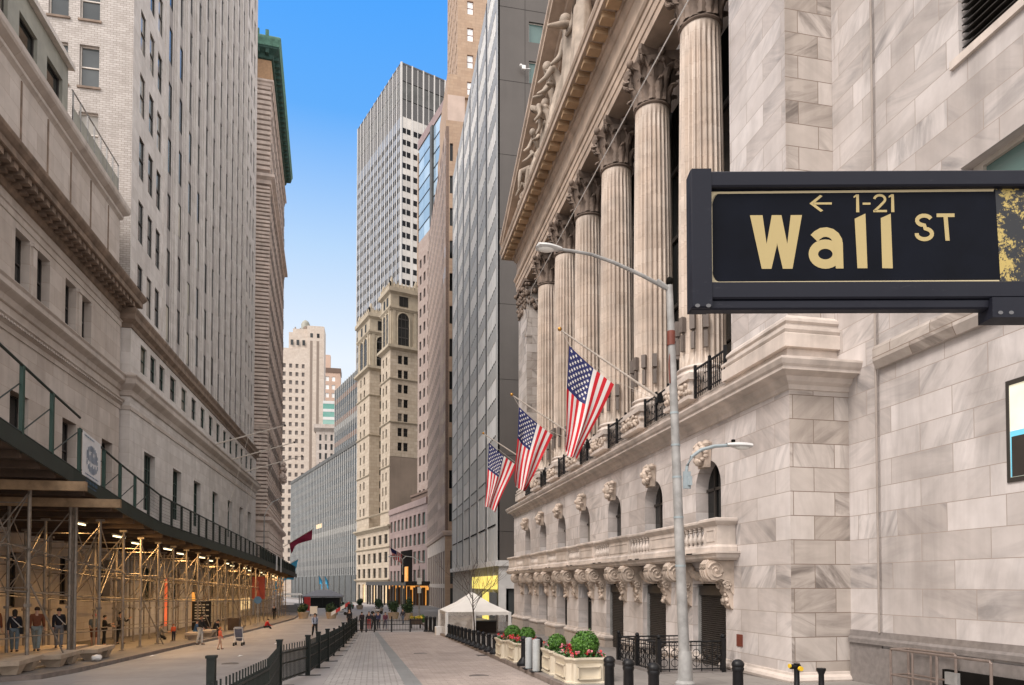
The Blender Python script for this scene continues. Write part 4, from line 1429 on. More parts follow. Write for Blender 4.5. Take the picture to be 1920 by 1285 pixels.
for i in range(15):
    z = 14.6 + i * .175
    mb.face([(ua(13.35), z, -.02), (ua(11), z, -.02), (ua(11), z + .05, -.20), (ua(13.35), z + .05, -.20)])
    mb.box(ua(13.35), ua(11), z - .012, z + .004, -.03, .0)
mb.build('louvre_blade', M['sash_dark'], o)
mb = MB(FW); mb.box(ua(13.55), ua(10.9), 14.36, 14.55, .072, .16); mb.build('window_sill', M['marble_trim'], AN)
for z in (14.36,):
    pass
# tubular handrails beside the basement opening
hr = thing('handrail', 'bare metal tubular handrail around the basement opening by the annex wall', 'handrail', (12.6, 13.7, gz(13.7) + .15))
g = gz(13.7) + .15
for x in (12.45, 12.95):
    mb = MB()
    mb.tube([(x, 14.9, g), (x, 14.9, .76), (x, 14.88, .80), (x, 13.5, .80), (x, 13.48, .76), (x, 13.48, g)], .03, 8)
    mb.tube([(x, 14.9, .18), (x, 13.5, .18)], .025, 8); mb.tube([(x, 14.2, .80), (x, 14.2, g)], .025, 8)
    mb.build('rail', M['stainless'], hr, True)
mb = MB(); mb.tube([(12.45, 13.5, .80), (12.45, 12.1, .80), (12.45, 12.08, .76), (12.45, 12.08, g)], .03, 8); mb.tube([(12.45, 14.9, .80), (12.95, 14.9, .80)], .03, 8); mb.tube([(12.45, 14.9, .18), (12.95, 14.9, .18)], .025, 8)
mb.build('rail', M['stainless'], hr, True)
mb = MB(); mb.box(12.98, 13.16, 11.6, 13.9, g, .42); mb.build('basement_opening', M['dark'], AN)
bx = MB(); bx.box(12.9, 13.09, 13.4, 13.75, .1, .38); bx.build('junction_box', M['steel'], AN)

# vent grille in the pier wall
mb = MB(); mb.box(XF - .03, XF + .01, 20.0, 20.34, .42, .80); vg = mb.build('vent_grille', M['tape'], EX)

# ------------------------------------------------------------------ flags on the facade
UF = 24


def stars_pts():
    out = []
    for r in range(9):
        n = 6 if r % 2 == 0 else 5
        for k in range(n):
            out.append(((r + 1) / 10, (k * 2 + (1 if n == 6 else 2)) / 12))
    return out


def flag(name, label, A, B, E1_, E2_, group, out=(0, -1, 0), amp=.22, seed=0):
    """A,B ends of the hoist (canton at A), E1_,E2_ lower ends of the fly"""
    A, B, E1_, E2_ = map(Vector, (A, B, E1_, E2_)); o_ = Vector(out)
    rnd = random.Random(seed); p1, p2 = rnd.uniform(0, 6), rnd.uniform(0, 6)
    def pos(u, v):        # u along the hoist from A to B, v along the fly
        top = A.lerp(B, u); bot = E1_.lerp(E2_, u)
        p = top.lerp(bot, v)
        f = amp * (v ** .8) * (math.sin(u * 9.5 + p1 + v * 1.2) + .45 * math.sin(u * 19 + p2)) * (0.35 + .65 * v)
        sag = .10 * math.sin(PI * u) * (1 - v) * 0
        p += o_ * f + Vector((.06 * math.sin(v * 5 + u * 4 + p2) * v, 0, -.07 * math.sin(PI * u) * (1 - v) + .10 * math.sin(u * 7 + p1) * v * v))
        return p
    root = thing(name, label, 'flag', tuple(A), 0, group)
    mb = MB(); NU, NV = 39, 36
    def mat(i, j):
        s = i // 3
        if s < 7 and j < NV * .4:
            return 2
        return 0 if s % 2 == 0 else 1
    mb.grid(pos, NU, NV, mfn=mat)
    o = mb.build('cloth', [M['flag_red'], M['flag_white'], M['flag_blue']], root, True)
    mb = MB()
    for su, sv in stars_pts():
        u, v = su * 7 / 13, sv * .4
        c = pos(u, v); du = (pos(u + .01, v) - c).normalized(); dv = (pos(u, v + .01) - c).normalized()
        nn = du.cross(dv).normalized()
        R = .075 * (A - B).length / 2.4
        for sg in (1, -1):
            cc = c + nn * .012 * sg
            pts = [cc + (du * math.cos(PI * k / 5) + dv * math.sin(PI * k / 5)) * (R if k % 2 == 0 else R * .42) for k in range(10)]
            for k in range(10):
                mb.face([cc, pts[k], pts[(k + 1) % 10]])
    mb.build('stars', M['flag_white'], o)
    return root


poles = [(26.6, 'nearest'), (36.4, 'middle'), (46.2, 'farthest')]
for i, (y, nm) in enumerate(poles):
    base, tip = Vector((11.5, y, 10.05)), Vector((7.32, y, 12.55))
    fp = thing('flagpole', '%s slanting white flagpole with brass ball on the temple balcony' % nm, 'flagpole', tuple(base), 0, 'flagpoles on the marble temple')
    mb = MB(); mb.tube([base, tip], .055, 10, r1=.032); mb.build('pole', M['pole_white'], fp, True)
    mb = MB(); mb.ball(tip + Vector((-.05, 0, .05)), .085, 10, 7); mb.build('finial', M['brass'], fp, True)
    mb = MB(); mb.box(11.38, 11.62, y - .12, y + .12, 9.85, 10.2); mb.build('bracket', M['iron'], fp)
    mb = MB(); mb.tube([tip + Vector((.05, 0, -.06)), Vector((7.68, y, 11.98)), Vector((9.5, y, 10.68)), base + Vector((-.2, 0, -.05))], .010, 5); mb.build('halyard', M['pole_white'], fp)
    flag('flag', ['nearest and largest stars and stripes flag hanging from a slanted pole', 'middle stars and stripes flag hanging between two others', 'farthest stars and stripes flag against the dark office wall'][i],
         (7.66, y, 11.96), (9.55, y, 10.50), (7.42, y, 7.75), (7.95, y - .25, 7.28), 'flags on the marble temple', seed=3 + i)

# ------------------------------------------------------------------ street lamp
LP = Vector((8.03, 17.0, gz(17) + .15))
lm = thing('street_lamp', 'tall grey steel lamp post with two arms before the marble temple', 'street lamp', tuple(LP))
mb = MB()
mb.lathe([(.26, 0), (.26, .12), (.20, .18), (.175, .9), (.165, .95)], n=12)
mb.v = [(x + LP.x, y + LP.y, z + LP.z) for x, y, z in mb.v]
mb.build('lamp_base', M['steel'], lm, True)
tp = Vector((7.65, 17.0, 10.30))
mb = MB(); mb.tube([LP + Vector((0, 0, .3)), LP.lerp(tp, .33), LP.lerp(tp, .66), tp], .150, 12, r1=.088)
mb.build('post', M['steel'], lm, True)
for t_ in (.30, .42, .52, .60, .68):
    c = LP.lerp(tp, t_); r = .150 - .062 * t_ + .008
    mb = MB(); mb.tube([c - Vector((0, 0, .025)), c + Vector((0, 0, .025))], r, 12); mb.build('band_clamp', M['steel_blue'], lm, True)
c = LP.lerp(tp, .885); mb = MB(); mb.tube([c - Vector((0, 0, .38)), c], .106, 12)
mb.tube([c - Vector((.01, 0, .30)), c - Vector((.09, .06, .9)), c - Vector((.06, .05, 1.4))], .02, 6); mb.build('tape_wrap', M['tape'], lm, True)
mb = MB(); mb.tube([tp - Vector((0, 0, .12)), (6.9, 17, 10.50), (6.1, 17, 10.78), (5.5, 17, 10.93), (4.95, 17, 10.98), (4.55, 17, 10.985)], .055, 8, r1=.036)
mb.tube([tp - Vector((0, 0, .12)), (7.3, 17, 10.40)], .07, 8); mb.build('lamp_arm', M['steel'], lm, True)
mb = MB(); mb.ball((7.66, 17, 10.42), .10, 8, 6, sq=(1, 1, 1.1)); mb.build('photocell', M['dark'], lm, True)


def cobra(x0, x1, y, z, sgn, up=.0):
    mb = MB(); L = abs(x1 - x0)
    def fn(a, b):
        t = a; an = 2 * PI * b
        wd = (.07 + .13 * math.sin(min(1, t * 1.25) * PI * .62)) * (1 if t < .93 else max(.15, (1 - t) * 12))
        hh = (.055 + .05 * math.sin(t * PI * .8)) * (1 if t < .93 else max(.15, (1 - t) * 12))
        return (x0 + sgn * L * t, y + wd * math.cos(an), z + hh * math.sin(an) * (1 if math.sin(an) > 0 else .45) + up * t)
    mb.grid(fn, 14, 12)
    h = mb.build('lamp_head', M['steel_light'], lm, True)
    mb = MB(); mb.ball((x0 + sgn * L * .62, y, z - .03 + up * .6), .22, 12, 6, sq=(1.0, .62, .32)); mb.build('lamp_lens', M['lens'], h, True)


cobra(4.70, 4.02, 17, 10.985, -1)
mb = MB(); mb.tube([(8.06, 16.98, 5.12), (8.10, 16.95, 5.5), (8.2, 16.9, 5.74), (8.45, 16.85, 5.93), (8.8, 16.8, 6.03), (9.2, 16.75, 6.06)], .045, 8); mb.build('lamp_arm', M['steel_blue'], lm, True)
mb = MB(); mb.box(7.96, 8.16, 16.86, 16.92, 4.9, 5.35); mb.box(8.07, 8.17, 16.80, 16.95, 4.98, 5.22); mb.build('arm_bracket', M['steel_blue'], lm)
cobra(9.12, 9.84, 16.74, 6.06, 1, -.02)
mb = MB(); mb.lathe([(.05, 0), (.055, .09), (.03, .1)], n=10); mb.v = [(x + 9.32, y + 16.75, z + 6.12) for x, y, z in mb.v]; mb.build('photocell', M['dark'], lm, True)

# cable slung from the temple front down to the lamp
mb = MB(); mb.tube([(13.2, 2, 21.3), (9.9, 12, 21.3), (9.9, 20, 21.28), (9.9, 28, 21.27), (9.9, 36, 21.3), (9.9, 43, 21.4), (11.72, 53.2, 22.0)], .026, 6)
tag(mb.build('cable', M['white'], None, True), 'long pale rope stretched diagonally across the fluted columns', 'cable')

# ------------------------------------------------------------------ street sign close to the camera
SG = thing('street_sign', 'black framed Wall St street sign with gold letters close to the camera', 'street sign', (1.163, 2.42, 3.44), 0)
FS = Frame(1.163, 2.42, -0.205)


def sbox(nm, u0, u1, z0, z1, w0, w1, mt, par):
    mb = MB(FS); mb.box(u0, u1, z0, z1, w0, w1)
    return mb.build(nm, mt, par)


def bev_bar(nm, u0, u1, z0, z1, w0, w1, par, ch=.006):
    mb = MB(FS)
    pr = [(z0 + ch, w0), (z0, w0 + ch), (z0, w1 - ch), (z0 + ch, w1), (z1 - ch, w1), (z1, w1 - ch), (z1, w0 + ch), (z1 - ch, w0)]
    mb.extrude([(u0, z, w) for z, w in pr], (u1 - u0, 0, 0))
    return mb.build(nm, M['signblack'], par)


bev_bar('top_rail', .083, 1.60, 3.905, 3.966, -.045, .012, SG)
bev_bar('bottom_rail', .083, 1.60, 3.476, 3.541, -.045, .012, SG)
bev_bar('bottom_lip', .017, 1.132, 3.438, 3.475, -.045, .004, SG)
mb = MB(FS)
mb.extrude([(.010, 3.440, -.05), (.010, 3.968, -.05), (.010, 3.968, .010), (.016, 3.972, .016), (.016, 3.446, .016), (.010, 3.440, .010)], (.073, 0, 0))
cap_ = mb.build('end_cap', M['signblack'], SG)
PN = sbox('sign_panel', .080, 1.60, 3.535, 3.91, -.03, -.012, M['signpanel'], SG)
# pale gold border line round the plate with rounded inner corners on the left
mb = MB(FS)
out = [(.087, 3.541), (1.186, 3.547), (1.172, 3.904), (.086, 3.898)]
r = .026; x0, x1, z0, z1 = .099, 1.183, 3.5505, 3.890
inn = []
for cx_, cz_, a0 in ((x0 + r, z1 - r, PI / 2), (x0 + r, z0 + r, PI)):
    inn += [(cx_ + r * math.cos(a0 + PI / 2 * i / 8), cz_ + r * math.sin(a0 + PI / 2 * i / 8)) for i in range(9)]
# strips: top, left (curved), bottom, right
W_ = -.0115
mb.face([(.086, 3.898, W_), (x0 + r, z1, W_), (1.168, z1 + .005, W_), (1.172, 3.905, W_)])
mb.face([(.087, 3.541, W_), (1.186, 3.547, W_), (1.184, 3.5535, W_), (x0 + r, z0, W_)])
lo = [(.086, 3.898)] + [(.0865, 3.898 - .357 * i / 17) for i in range(1, 17)] + [(.087, 3.541)]
for i in range(17):
    mb.face([(*lo[i], W_), (*lo[i + 1], W_), (*inn[i + 1], W_), (*inn[i], W_)])
mb.build('border_line', M['goldborder'], PN)
LW = -.0105


def poly(nm, pts, par=PN, mt='gold', holes=None):
    mb = MB(FS); mb.face([(u, z, LW) for u, z in pts])
    return mb.build(nm, M[mt], par)


def ribbon(nm, pts, wd, par=PN, closed=False):
    mb = MB(FS); P_ = [Vector(p) for p in pts]; n = len(P_)
    L, R_ = [], []
    for i in range(n):
        if closed:
            d = P_[(i + 1) % n] - P_[i - 1]
        else:
            d = P_[min(i + 1, n - 1)] - P_[max(i - 1, 0)]
        d.normalize(); nn = Vector((-d.y, d.x)) * wd / 2
        L.append(P_[i] + nn); R_.append(P_[i] - nn)
    for i in range(n if closed else n - 1):
        j = (i + 1) % n
        mb.face([(L[i].x, L[i].y, LW), (R_[i].x, R_[i].y, LW), (R_[j].x, R_[j].y, LW), (L[j].x, L[j].y, LW)])
    return mb


mb = MB(FS)
LWs = lambda pts: [(u, z, LW) for u, z in pts]
mb.face(LWs([(.242, 3.806), (.290, 3.806), (.3045, 3.695), (.3045, 3.599), (.285, 3.599)]))
mb.face(LWs([(.3045, 3.695), (.325, 3.806), (.341, 3.740), (.322, 3.599), (.3045, 3.599)]))
mb.face(LWs([(.325, 3.806), (.362, 3.806), (.3435, 3.699), (.341, 3.740)]))
mb.face(LWs([(.341, 3.740), (.3435, 3.699), (.3435, 3.690), (.322, 3.599)]))
mb.face(LWs([(.362, 3.806), (.383, 3.695), (.383, 3.599), (.365, 3.599), (.3435, 3.699)]))
mb.face(LWs([(.383, 3.695), (.397, 3.806), (.440, 3.806), (.402, 3.599), (.383, 3.599)]))
mb.build('letter', M['gold'], PN)
# a: bowl, stem and top hook
cx_, cz_ = .527, 3.655
mb = ribbon('a', [(cx_ + .0455 * math.cos(2 * PI * i / 28), cz_ + .0385 * math.sin(2 * PI * i / 28)) for i in range(28)], .036, closed=True)
mb.face([(.566, 3.599, LW + .0006), (.595, 3.599, LW + .0006), (.5935, 3.700, LW + .0006), (.560, 3.700, LW + .0006)])
m2 = ribbon('a', [(.485, 3.716), (.497, 3.728), (.514, 3.738), (.532, 3.740), (.550, 3.735), (.564, 3.724), (.573, 3.708), (.5755, 3.690)], .037)
m2.v = [(x - .00005, y - .0003, z) for x, y, z in m2.v]
k0 = len(mb.v); mb.v += m2.v; mb.f += [[i + k0 for i in f] for f in m2.f]; mb.mi += m2.mi
mb.build('letter', M['gold'], PN)
poly('letter', [(.640, 3.791), (.681, 3.811), (.686, 3.600), (.648, 3.600)])
poly('letter', [(.739, 3.793), (.777, 3.810), (.782, 3.599), (.742, 3.600)])
c1, c2 = (.9035, 3.7835), (.9035, 3.7315)
S_ = [(c1[0] + .027 * math.cos(a), c1[1] + .0185 * math.sin(a)) for a in [rad(20 + 250 * i / 12) for i in range(13)]]
S_ += [(c2[0] + .029 * math.cos(a), c2[1] + .0205 * math.sin(a)) for a in [rad(82 - 270 * i / 14) for i in range(15)]]
ribbon('S', S_, .0155).build('letter', M['gold'], PN)
mb = MB(FS); mb.face(LWs([(.951, 3.810), (1.019, 3.810), (1.019, 3.796), (.951, 3.796)])); mb.face(LWs([(.977, 3.796), (.993, 3.796), (.999, 3.705), (.983, 3.705)])); mb.build('letter', M['gold'], PN)
mb = MB(FS); mb.face(LWs([(.482, 3.8545), (.554, 3.8545), (.554, 3.8465), (.482, 3.8465)]))
mb.face(LWs([(.469, 3.8505), (.510, 3.884), (.519, 3.879), (.486, 3.8505)])); mb.face(LWs([(.469, 3.8505), (.486, 3.8505), (.521, 3.823), (.511, 3.818)])); mb.build('arrow', M['gold'], PN)
for u in (.637, .770):
    mb = MB(FS); mb.face(LWs([(u + .010, 3.885), (u + .020, 3.885), (u + .021, 3.816), (u + .009, 3.816)])); mb.face(LWs([(u, 3.878), (u + .010, 3.885), (u + .010, 3.876), (u, 3.871)])); mb.build('digit', M['gold'], PN)
poly('dash', [(.671, 3.853), (.701, 3.853), (.701, 3.845), (.671, 3.845)])
T2 = [(.736 + .0205 * math.cos(a), 3.8655 + .016 * math.sin(a)) for a in [rad(175 - 215 * i / 10) for i in range(11)]] + [(.735, 3.838), (.716, 3.8205)]
mb = ribbon('2', T2, .0095); mb.face(LWs([(.711, 3.8245), (.763, 3.8245), (.763, 3.816), (.711, 3.816)])); mb.build('digit', M['gold'], PN)
# peeling gold strip at the right end
t = NT('peeling_gold_film'); p_ = t.pos(); f1 = t.noise(p_, 9.0, 5, .7); f2 = t.noise(p_, 95.0, 4, .8)
fm = t.math('ADD', t.math('MULTIPLY', f1, .62), t.math('MULTIPLY', f2, .38))
t.l(t.mix(t.ramp(fm, .515, .54), (.006, .007, .010), (.40, .30, .085)), t.b.inputs['Base Color']); t.b.inputs['Roughness'].default_value = .5
mb = MB(FS); mb.face([(1.189, 3.5475, -.0115), (1.60, 3.5475, -.0115), (1.60, 3.9045, -.0115), (1.175, 3.9045, -.0115)]); mb.build('peeling_strip', t.m, PN)
for (u, z) in ((.033, 3.4475), (.074, 3.4470)):
    mb = MB(FS); n = 12
    mb.face([(u + .0095 * math.cos(2 * PI * i / n), z + .007 * math.sin(2 * PI * i / n), .0180) for i in range(n)]); o = mb.build('screw', M['screw'], cap_)
br = sbox('mounting_bracket', 1.134, 1.60, 3.398, 3.474, -.06, .022, M['signblack'], SG)
for u in (1.163, 1.203):
    mb = MB(FS); mb.face([(u + .0095 * math.cos(2 * PI * i / 12), 3.415 + .007 * math.sin(2 * PI * i / 12), .0235) for i in range(12)]); mb.build('screw', M['screw'], br)
mb = MB(); q = FS(1.52, 0, -.10); mb.tube([(q[0], q[1], 0), (q[0], q[1], 4.3)], .05, 12); mb.build('sign_post', M['signblack'], SG, True)
# ------------------------------------------------------------------ low bank building (near left)
BK = thing('bank_building', 'low buff stone bank with heavy dentil cornice and attic at the near left', 'building', (-18, 35, gz(35)))
XB = -17.6
FB = Frame(XB, 10.0, PI / 2)          # u = y - 10
YB1 = 53.0
ub = lambda y: y - 10.0
mb = MB(FB)
pairs = []
for k in range(-4, 2):
    o = 5.75 * k
    pairs += [(ub(38.35 + o), ub(39.85 + o)), (ub(40.6 + o), ub(42.15 + o))]
pairs += [(ub(49.9), ub(51.3))]
pairs = [p for p in sorted(pairs) if p[0] > .5 and p[1] < ub(49)]
r1 = facade(mb, 0, ub(YB1), 14.0, 24, pairs, [(17.45, 20.2)], .5, close=False)
low = [(ub(38.1 + 5.9 * k), ub(40.0 + 5.9 * k)) for k in range(-4, 3)]
r2 = facade(mb, 0, ub(YB1), -1.6, 14.0, low, [(1.2, 4.0), (8.6, 12.0)], .55, close=False)
mb.face([(ub(YB1), -1.6, 0), (ub(YB1), 24, 0), (ub(YB1), 24, -3), (ub(YB1), -1.6, -3)])
mb.build('wall', M['limestone'], BK)
mb = MB(FB); mb.box(0, ub(YB1) - .05, -1.6, 29, -14, -.6); mb.build('wall_core', M['limestone'], BK)
windows(BK, FB, r1, .5, 'nearsash', M['glass_dark'], M['sash_dark'])
windows(BK, FB, r2, .55, 'nearsash', M['glass_dark'], M['sash_dark'])
# slim pilaster between the windows of a pair
for k in range(-4, 2):
    y = 40.22 + 5.75 * k
    if y < 11:
        continue
    mb = MB(FB); mb.box(ub(y) - .22, ub(y) + .22, 17.45, 20.2, .002, .10); mb.box(ub(y) - .27, ub(y) + .27, 20.0, 20.2, .002, .15); mb.build('pilaster', M['limestone'], BK)
path = [(XB, 10.0), (XB, YB1), (XB - 4, YB1)]
mb = MB()
mb.sweep(path, [(0, 14.7), (.06, 14.72), (.06, 15.0), (.16, 15.12), (.16, 15.24), (.28, 15.36), (.28, 15.42), (0, 15.5)])
mb.build('string_moulding', M['limestone'], BK)
mb = MB()
mb.sweep(path, [(0, 16.0), (.10, 16.05), (.16, 16.35), (.42, 16.55), (.48, 16.62), (.48, 16.88), (.56, 17.0), (.56, 17.06), (0.1, 17.35), (0, 17.35)])
mb.build('belt_cornice', M['limestone'], BK)
# dentil course of the lower moulding, cut from one band
mb = MB(); pr_ = []
for i in range(150):
    y = 10.2 + i * .285
    pr_ += [(XB + .262, y), (XB + .262, y + .15), (XB + .20, y + .152), (XB + .20, y + .284)]
mb.prism([(XB + .165, 10.2)] + pr_ + [(XB + .165, 10.2 + 150 * .285)], 15.14, 15.238)
mb.build('dentil_strip', M['limestone'], BK)
mb = MB(); mb.sweep(path, [(0, 20.55), (.05, 20.56), (.05, 20.9), (.12, 20.95), (.12, 21.0), (0, 21.02)]); mb.build('frieze_moulding', M['limestone'], BK)
mb = MB()
mb.sweep(path, [(0, 21.5), (.10, 21.55), (.16, 21.75), (.20, 21.80), (.20, 22.25), (1.05, 22.32), (1.10, 22.36), (1.10, 22.68), (1.16, 22.74), (1.30, 22.95), (1.34, 23.08), (1.34, 23.14), (.4, 23.5), (0, 23.5)])
mb.build('main_cornice', M['limestone_dark'], BK)
n = 64
for i in range(n):
    y = 11 + i * .66
    mb = MB(); mb.box(XB + .205, XB + .95, y, y + .36, 22.0, 22.318); mb.box(XB + .205, XB + .55, y + .04, y + .32, 21.82, 22.0); mb.build('modillion', M['limestone_dark'], BK)
mb = MB()
mb.sweep([(XB + .3, 10.0), (XB + .3, YB1 - 1.0), (XB - 4, YB1 - 1.0)], [(-1, 23.4), (.0, 23.4), (0, 24.2), (-.08, 24.25), (-.08, 27.6), (.0, 27.7), (.10, 27.8), (.10, 28.0), (.38, 28.25), (.44, 28.4), (.44, 28.7), (-1, 28.75)])
mb.build('attic_wall', M['limestone'], BK)
for i in range(14):
    y = 12 + i * 2.9
    mb = MB(); mb.box(XB + .225, XB + .27, y, y + .12, 24.4, 27.5); mb.build('attic_panel_joint', M['limestone_dark'], BK)
# greenish set-back penthouse with dark windows, then railing
mb = MB(); fp_ = Frame(XB + .15, 10, PI / 2); mb.fr = fp_
rr = facade(mb, 0, ub(43.6), 28.7, 32.2, spans(1.0, 3.0, 1.9, 11), [(29.4, 31.0)], .25)
mb.build('penthouse_wall', M['copper_pale'] if 'copper_pale' in M else M['limestone'], BK)
windows(BK, fp_, rr, .25, 'far', M['glass_dark'], M['sash_dark'])
mb = MB(); mb.box(XB - 5, XB + .45, 10, 43.8, 32.2, 32.5); mb.build('penthouse_roof', M['sash_pale'] if 'sash_pale' in M else M['sash'], BK)
mb = MB(); mb.box(XB - 12, XB - .15, 10, YB1 - 1.2, 28.72, 28.9); mb.build('roof', M['earth'], BK)
rl = MB()
rl.tube([(XB + .30, 43.8, 31.1), (XB + .30, 51.2, 31.1)], .05, 6)
rail_ = rl.build('roof_railing', M['steel'], BK)
for i in range(8):
    y = 43.9 + i * 1.04
    p = MB(); p.box(XB + .26, XB + .34, y, y + .07, 28.7, 31.1); p.build('railing_post', M['steel'], rail_)
p = MB(); p.box(XB + .28, XB + .31, 43.9, 51.2, 29.0, 30.2); p.build('railing_panel', M['copper_pale'], rail_)

# ------------------------------------------------------------------ tall white brick tower (left)
WT = thing('office_tower', 'tall pale office tower with closely set vertical ribs on the left', 'building', (-20, 80, gz(80)))
XW, YW0, YW1 = -17.0, 53.25, 107.0
FWt = Frame(XW, YW0, PI / 2)
uw = lambda y: y - YW0
mb = MB(FWt)
lc = [(56.5, 59.2), (64.2, 66.9), (71.3, 74.0), (79.2, 81.9), (87.2, 89.8), (94.6, 97.0), (100.6, 103.0)]
r0 = facade(mb, 0, uw(YW1), -2.3, 15.6, [(uw(a), uw(b)) for a, b in lc], [(1.0, 3.6), (8.0, 12.4)], .45, close=False)
mb.face([(0, -2.3, 0), (0, 15.6, 0), (0, 15.6, -3), (0, -2.3, -3)])
ac = [(55.4, 56.8), (57.7, 59.1), (60.0, 61.4)] + [(63.0 + 3.55 * k, 64.75 + 3.55 * k) for k in range(12)]
r1 = facade(mb, 0, uw(YW1), 15.6, 21.2, [(uw(a), uw(b)) for a, b in ac], [(18.1, 20.15)], .22, close=False)
mb.face([(0, 15.6, 0), (0, 21.2, 0), (0, 21.2, -3), (0, 15.6, -3)])
mb.build('base_wall', M['limestone_tall'], WT)
windows(WT, FWt, r0, .45, 'neargrid', M['glass_dark'], M['sash_green'])
windows(WT, FWt, r1, .22, 'nearsash', M['glass_dark'], M['sash_green'])
path = [(XW - 3, YW0), (XW, YW0), (XW, YW1), (XW - 3, YW1)]
mb = MB(); mb.sweep(path, [(0, 14.75), (.07, 14.76), (.07, 15.0), (.02, 15.05), (0, 15.05)]); mb.build('string_course', M['limestone'], WT)
mb = MB(); mb.sweep(path, [(0, 15.7), (.12, 15.75), (.18, 16.1), (.48, 16.4), (.55, 16.5), (.55, 16.85), (.65, 17.0), (.65, 17.1), (.1, 17.4), (0, 17.4)]); mb.build('belt_cornice', M['limestone'], WT)
mb = MB(); mb.sweep(path, [(0, 20.6), (.08, 20.62), (.08, 20.9), (.3, 21.1), (.36, 21.15), (.36, 21.5), (.48, 21.75), (.50, 21.9), (0, 22.3)]); mb.build('upper_cornice', M['limestone_dark'], WT)
# shaft
XS = XW - .35
YS0 = 54.0
FSh = Frame(XS, YS0, PI / 2)
us_ = lambda y: y - YS0
TOPW = 98.0
rows = [(23.2 + 4.85 * k, 26.3 + 4.85 * k) for k in range(15)]
mb = MB(FSh)
c1 = [(55.55, 56.75), (57.7, 58.9), (59.75, 60.95)]
rA = facade(mb, 0, us_(61.9), 21.6, TOPW, [(us_(a), us_(b)) for a, b in c1], rows, .15, close=False)
c3 = [(99.6, 100.8), (101.9, 103.1), (104.2, 105.4)]
rC = facade(mb, us_(98.6), us_(107.0), 21.6, TOPW, [(us_(a), us_(b)) for a, b in c3], rows, .15, close=False)
mb.build('smooth_bay', M['limestone_tall'], WT)
windows(WT, FSh, rA, .15, 'nearsash', M['glass_near'], M['sash_dark'], 100)
# recessed window bays between projecting piers
NB = 11; pw = (98.6 - 61.9) / NB
mb = MB(FSh); rB = []
fr_in = Frame(XS - .10, YS0, PI / 2); mb.fr = fr_in
for k in range(NB):
    a = 61.9 + k * pw
    rB += facade(mb, us_(a), us_(a + pw), 21.6, TOPW, [(us_(a + pw * .5 - .55), us_(a + pw * .5 + .55))], [(z0 + (.9 if k % 2 else 0), z1 + (.9 if k % 2 else 0)) for z0, z1 in rows], .08, close=False)
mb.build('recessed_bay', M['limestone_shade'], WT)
for k in range(NB + 1):
    a = 61.9 + k * pw
    mb = MB(FSh)
    for off, wd, dp in ((0, .66, 0.08), (-.58, .2, -.02), (.58, .2, -.02)):
        mb.box(us_(a + off - wd / 2), us_(a + off + wd / 2), 21.6, TOPW - .5, -.4, dp)
    mb.build('pier', M['limestone_tall'], WT)
    if k < NB:
        mb = MB(FSh)
        for q in (.31, .69):
            mb.box(us_(a + pw * q - .10), us_(a + pw * q + .10), 21.6, TOPW - .5, -.4, -.07)
        mb.build('rib', M['limestone_tall'], WT)
windows(WT, fr_in, rB, .08, 'far', M['glass'], M['sash_dark'], 100)
windows(WT, FSh, rC, .15, 'far', M['glass'], M['sash_dark'], 100)
# brick side wall seen over the roof of the bank
FN = Frame(-40.0, YS0, 0)
un = lambda x: x + 40.0
mb = MB(FN)
nc = [(-22.95, -21.65), (-20.9, -19.6)]
nc = [(un(a - 3.9 * 0), un(b)) for a, b in [(-30.5, -29.2), (-27.2, -25.9)] + nc]
rN = facade(mb, 0, un(XS), 21.6, TOPW, nc, [(23.4 + 4.92 * k, 26.45 + 4.92 * k) for k in range(15)], .3, close=False)
mb.build('brick_side_wall', M['brick_white'], WT)
windows(WT, FN, rN, .3, 'nearsash', M['glass_near'], M['sash_pale'], 130)
for (a, b, c, d) in rN[:] if len(rN) < 70 else rN[:70]:
    if c < 50:
        m_ = MB(FN); m_.box(a - .12, b + .12, c - .16, c - .01, .002, .10); m_.build('window_sill', M['limestone_dark'], WT)
mb = MB(); mb.box(-40, XS - .6, YS0 + .35, YW1 - .1, -2, TOPW - .2); mb.build('tower_core', M['limestone_tall'], WT)
mb = MB(); mb.face([(XS, YW1, 20), (-40, YW1, 20), (-40, YW1, TOPW), (XS, YW1, TOPW)]); mb.face([(XW, YW1, -2.3), (-40, YW1, -2.3), (-40, YW1, 22), (XW, YW1, 22)]); mb.build('end_wall', M['limestone_tall'], WT)
# bare flagpoles leaning out over the street
for i, (y, lab) in enumerate(((77.0, 'nearest bare white flagpole leaning out from the ribbed tower'), (86.0, 'middle bare flagpole leaning out from the ribbed tower'), (95.0, 'farthest bare flagpole leaning out from the ribbed tower'))):
    fp = thing('flagpole', lab, 'flagpole', (XW + .6, y, 16.9), 0, 'bare flagpoles on the ribbed tower')
    mb = MB(); mb.tube([(XW + .3, y, 16.9), (XW + 7.6, y, 18.9 + .4)], .09, 8, r1=.05); mb.build('pole', M['pole_white'], fp, True)
    mb = MB(); mb.ball((XW + 7.65, y, 19.32), .13, 8, 6); mb.build('finial', M['sash_dark'], fp, True)
    mb = MB(); mb.tube([(XW + 5.2, y, 18.6), (XW + .4, y, 22.2)], .015, 5); mb.tube([(XW + 4.0, y, 18.2), (XW + 1.9, y, 9.6)], .02, 5); mb.build('stay_rope', M['pole_white'], fp)

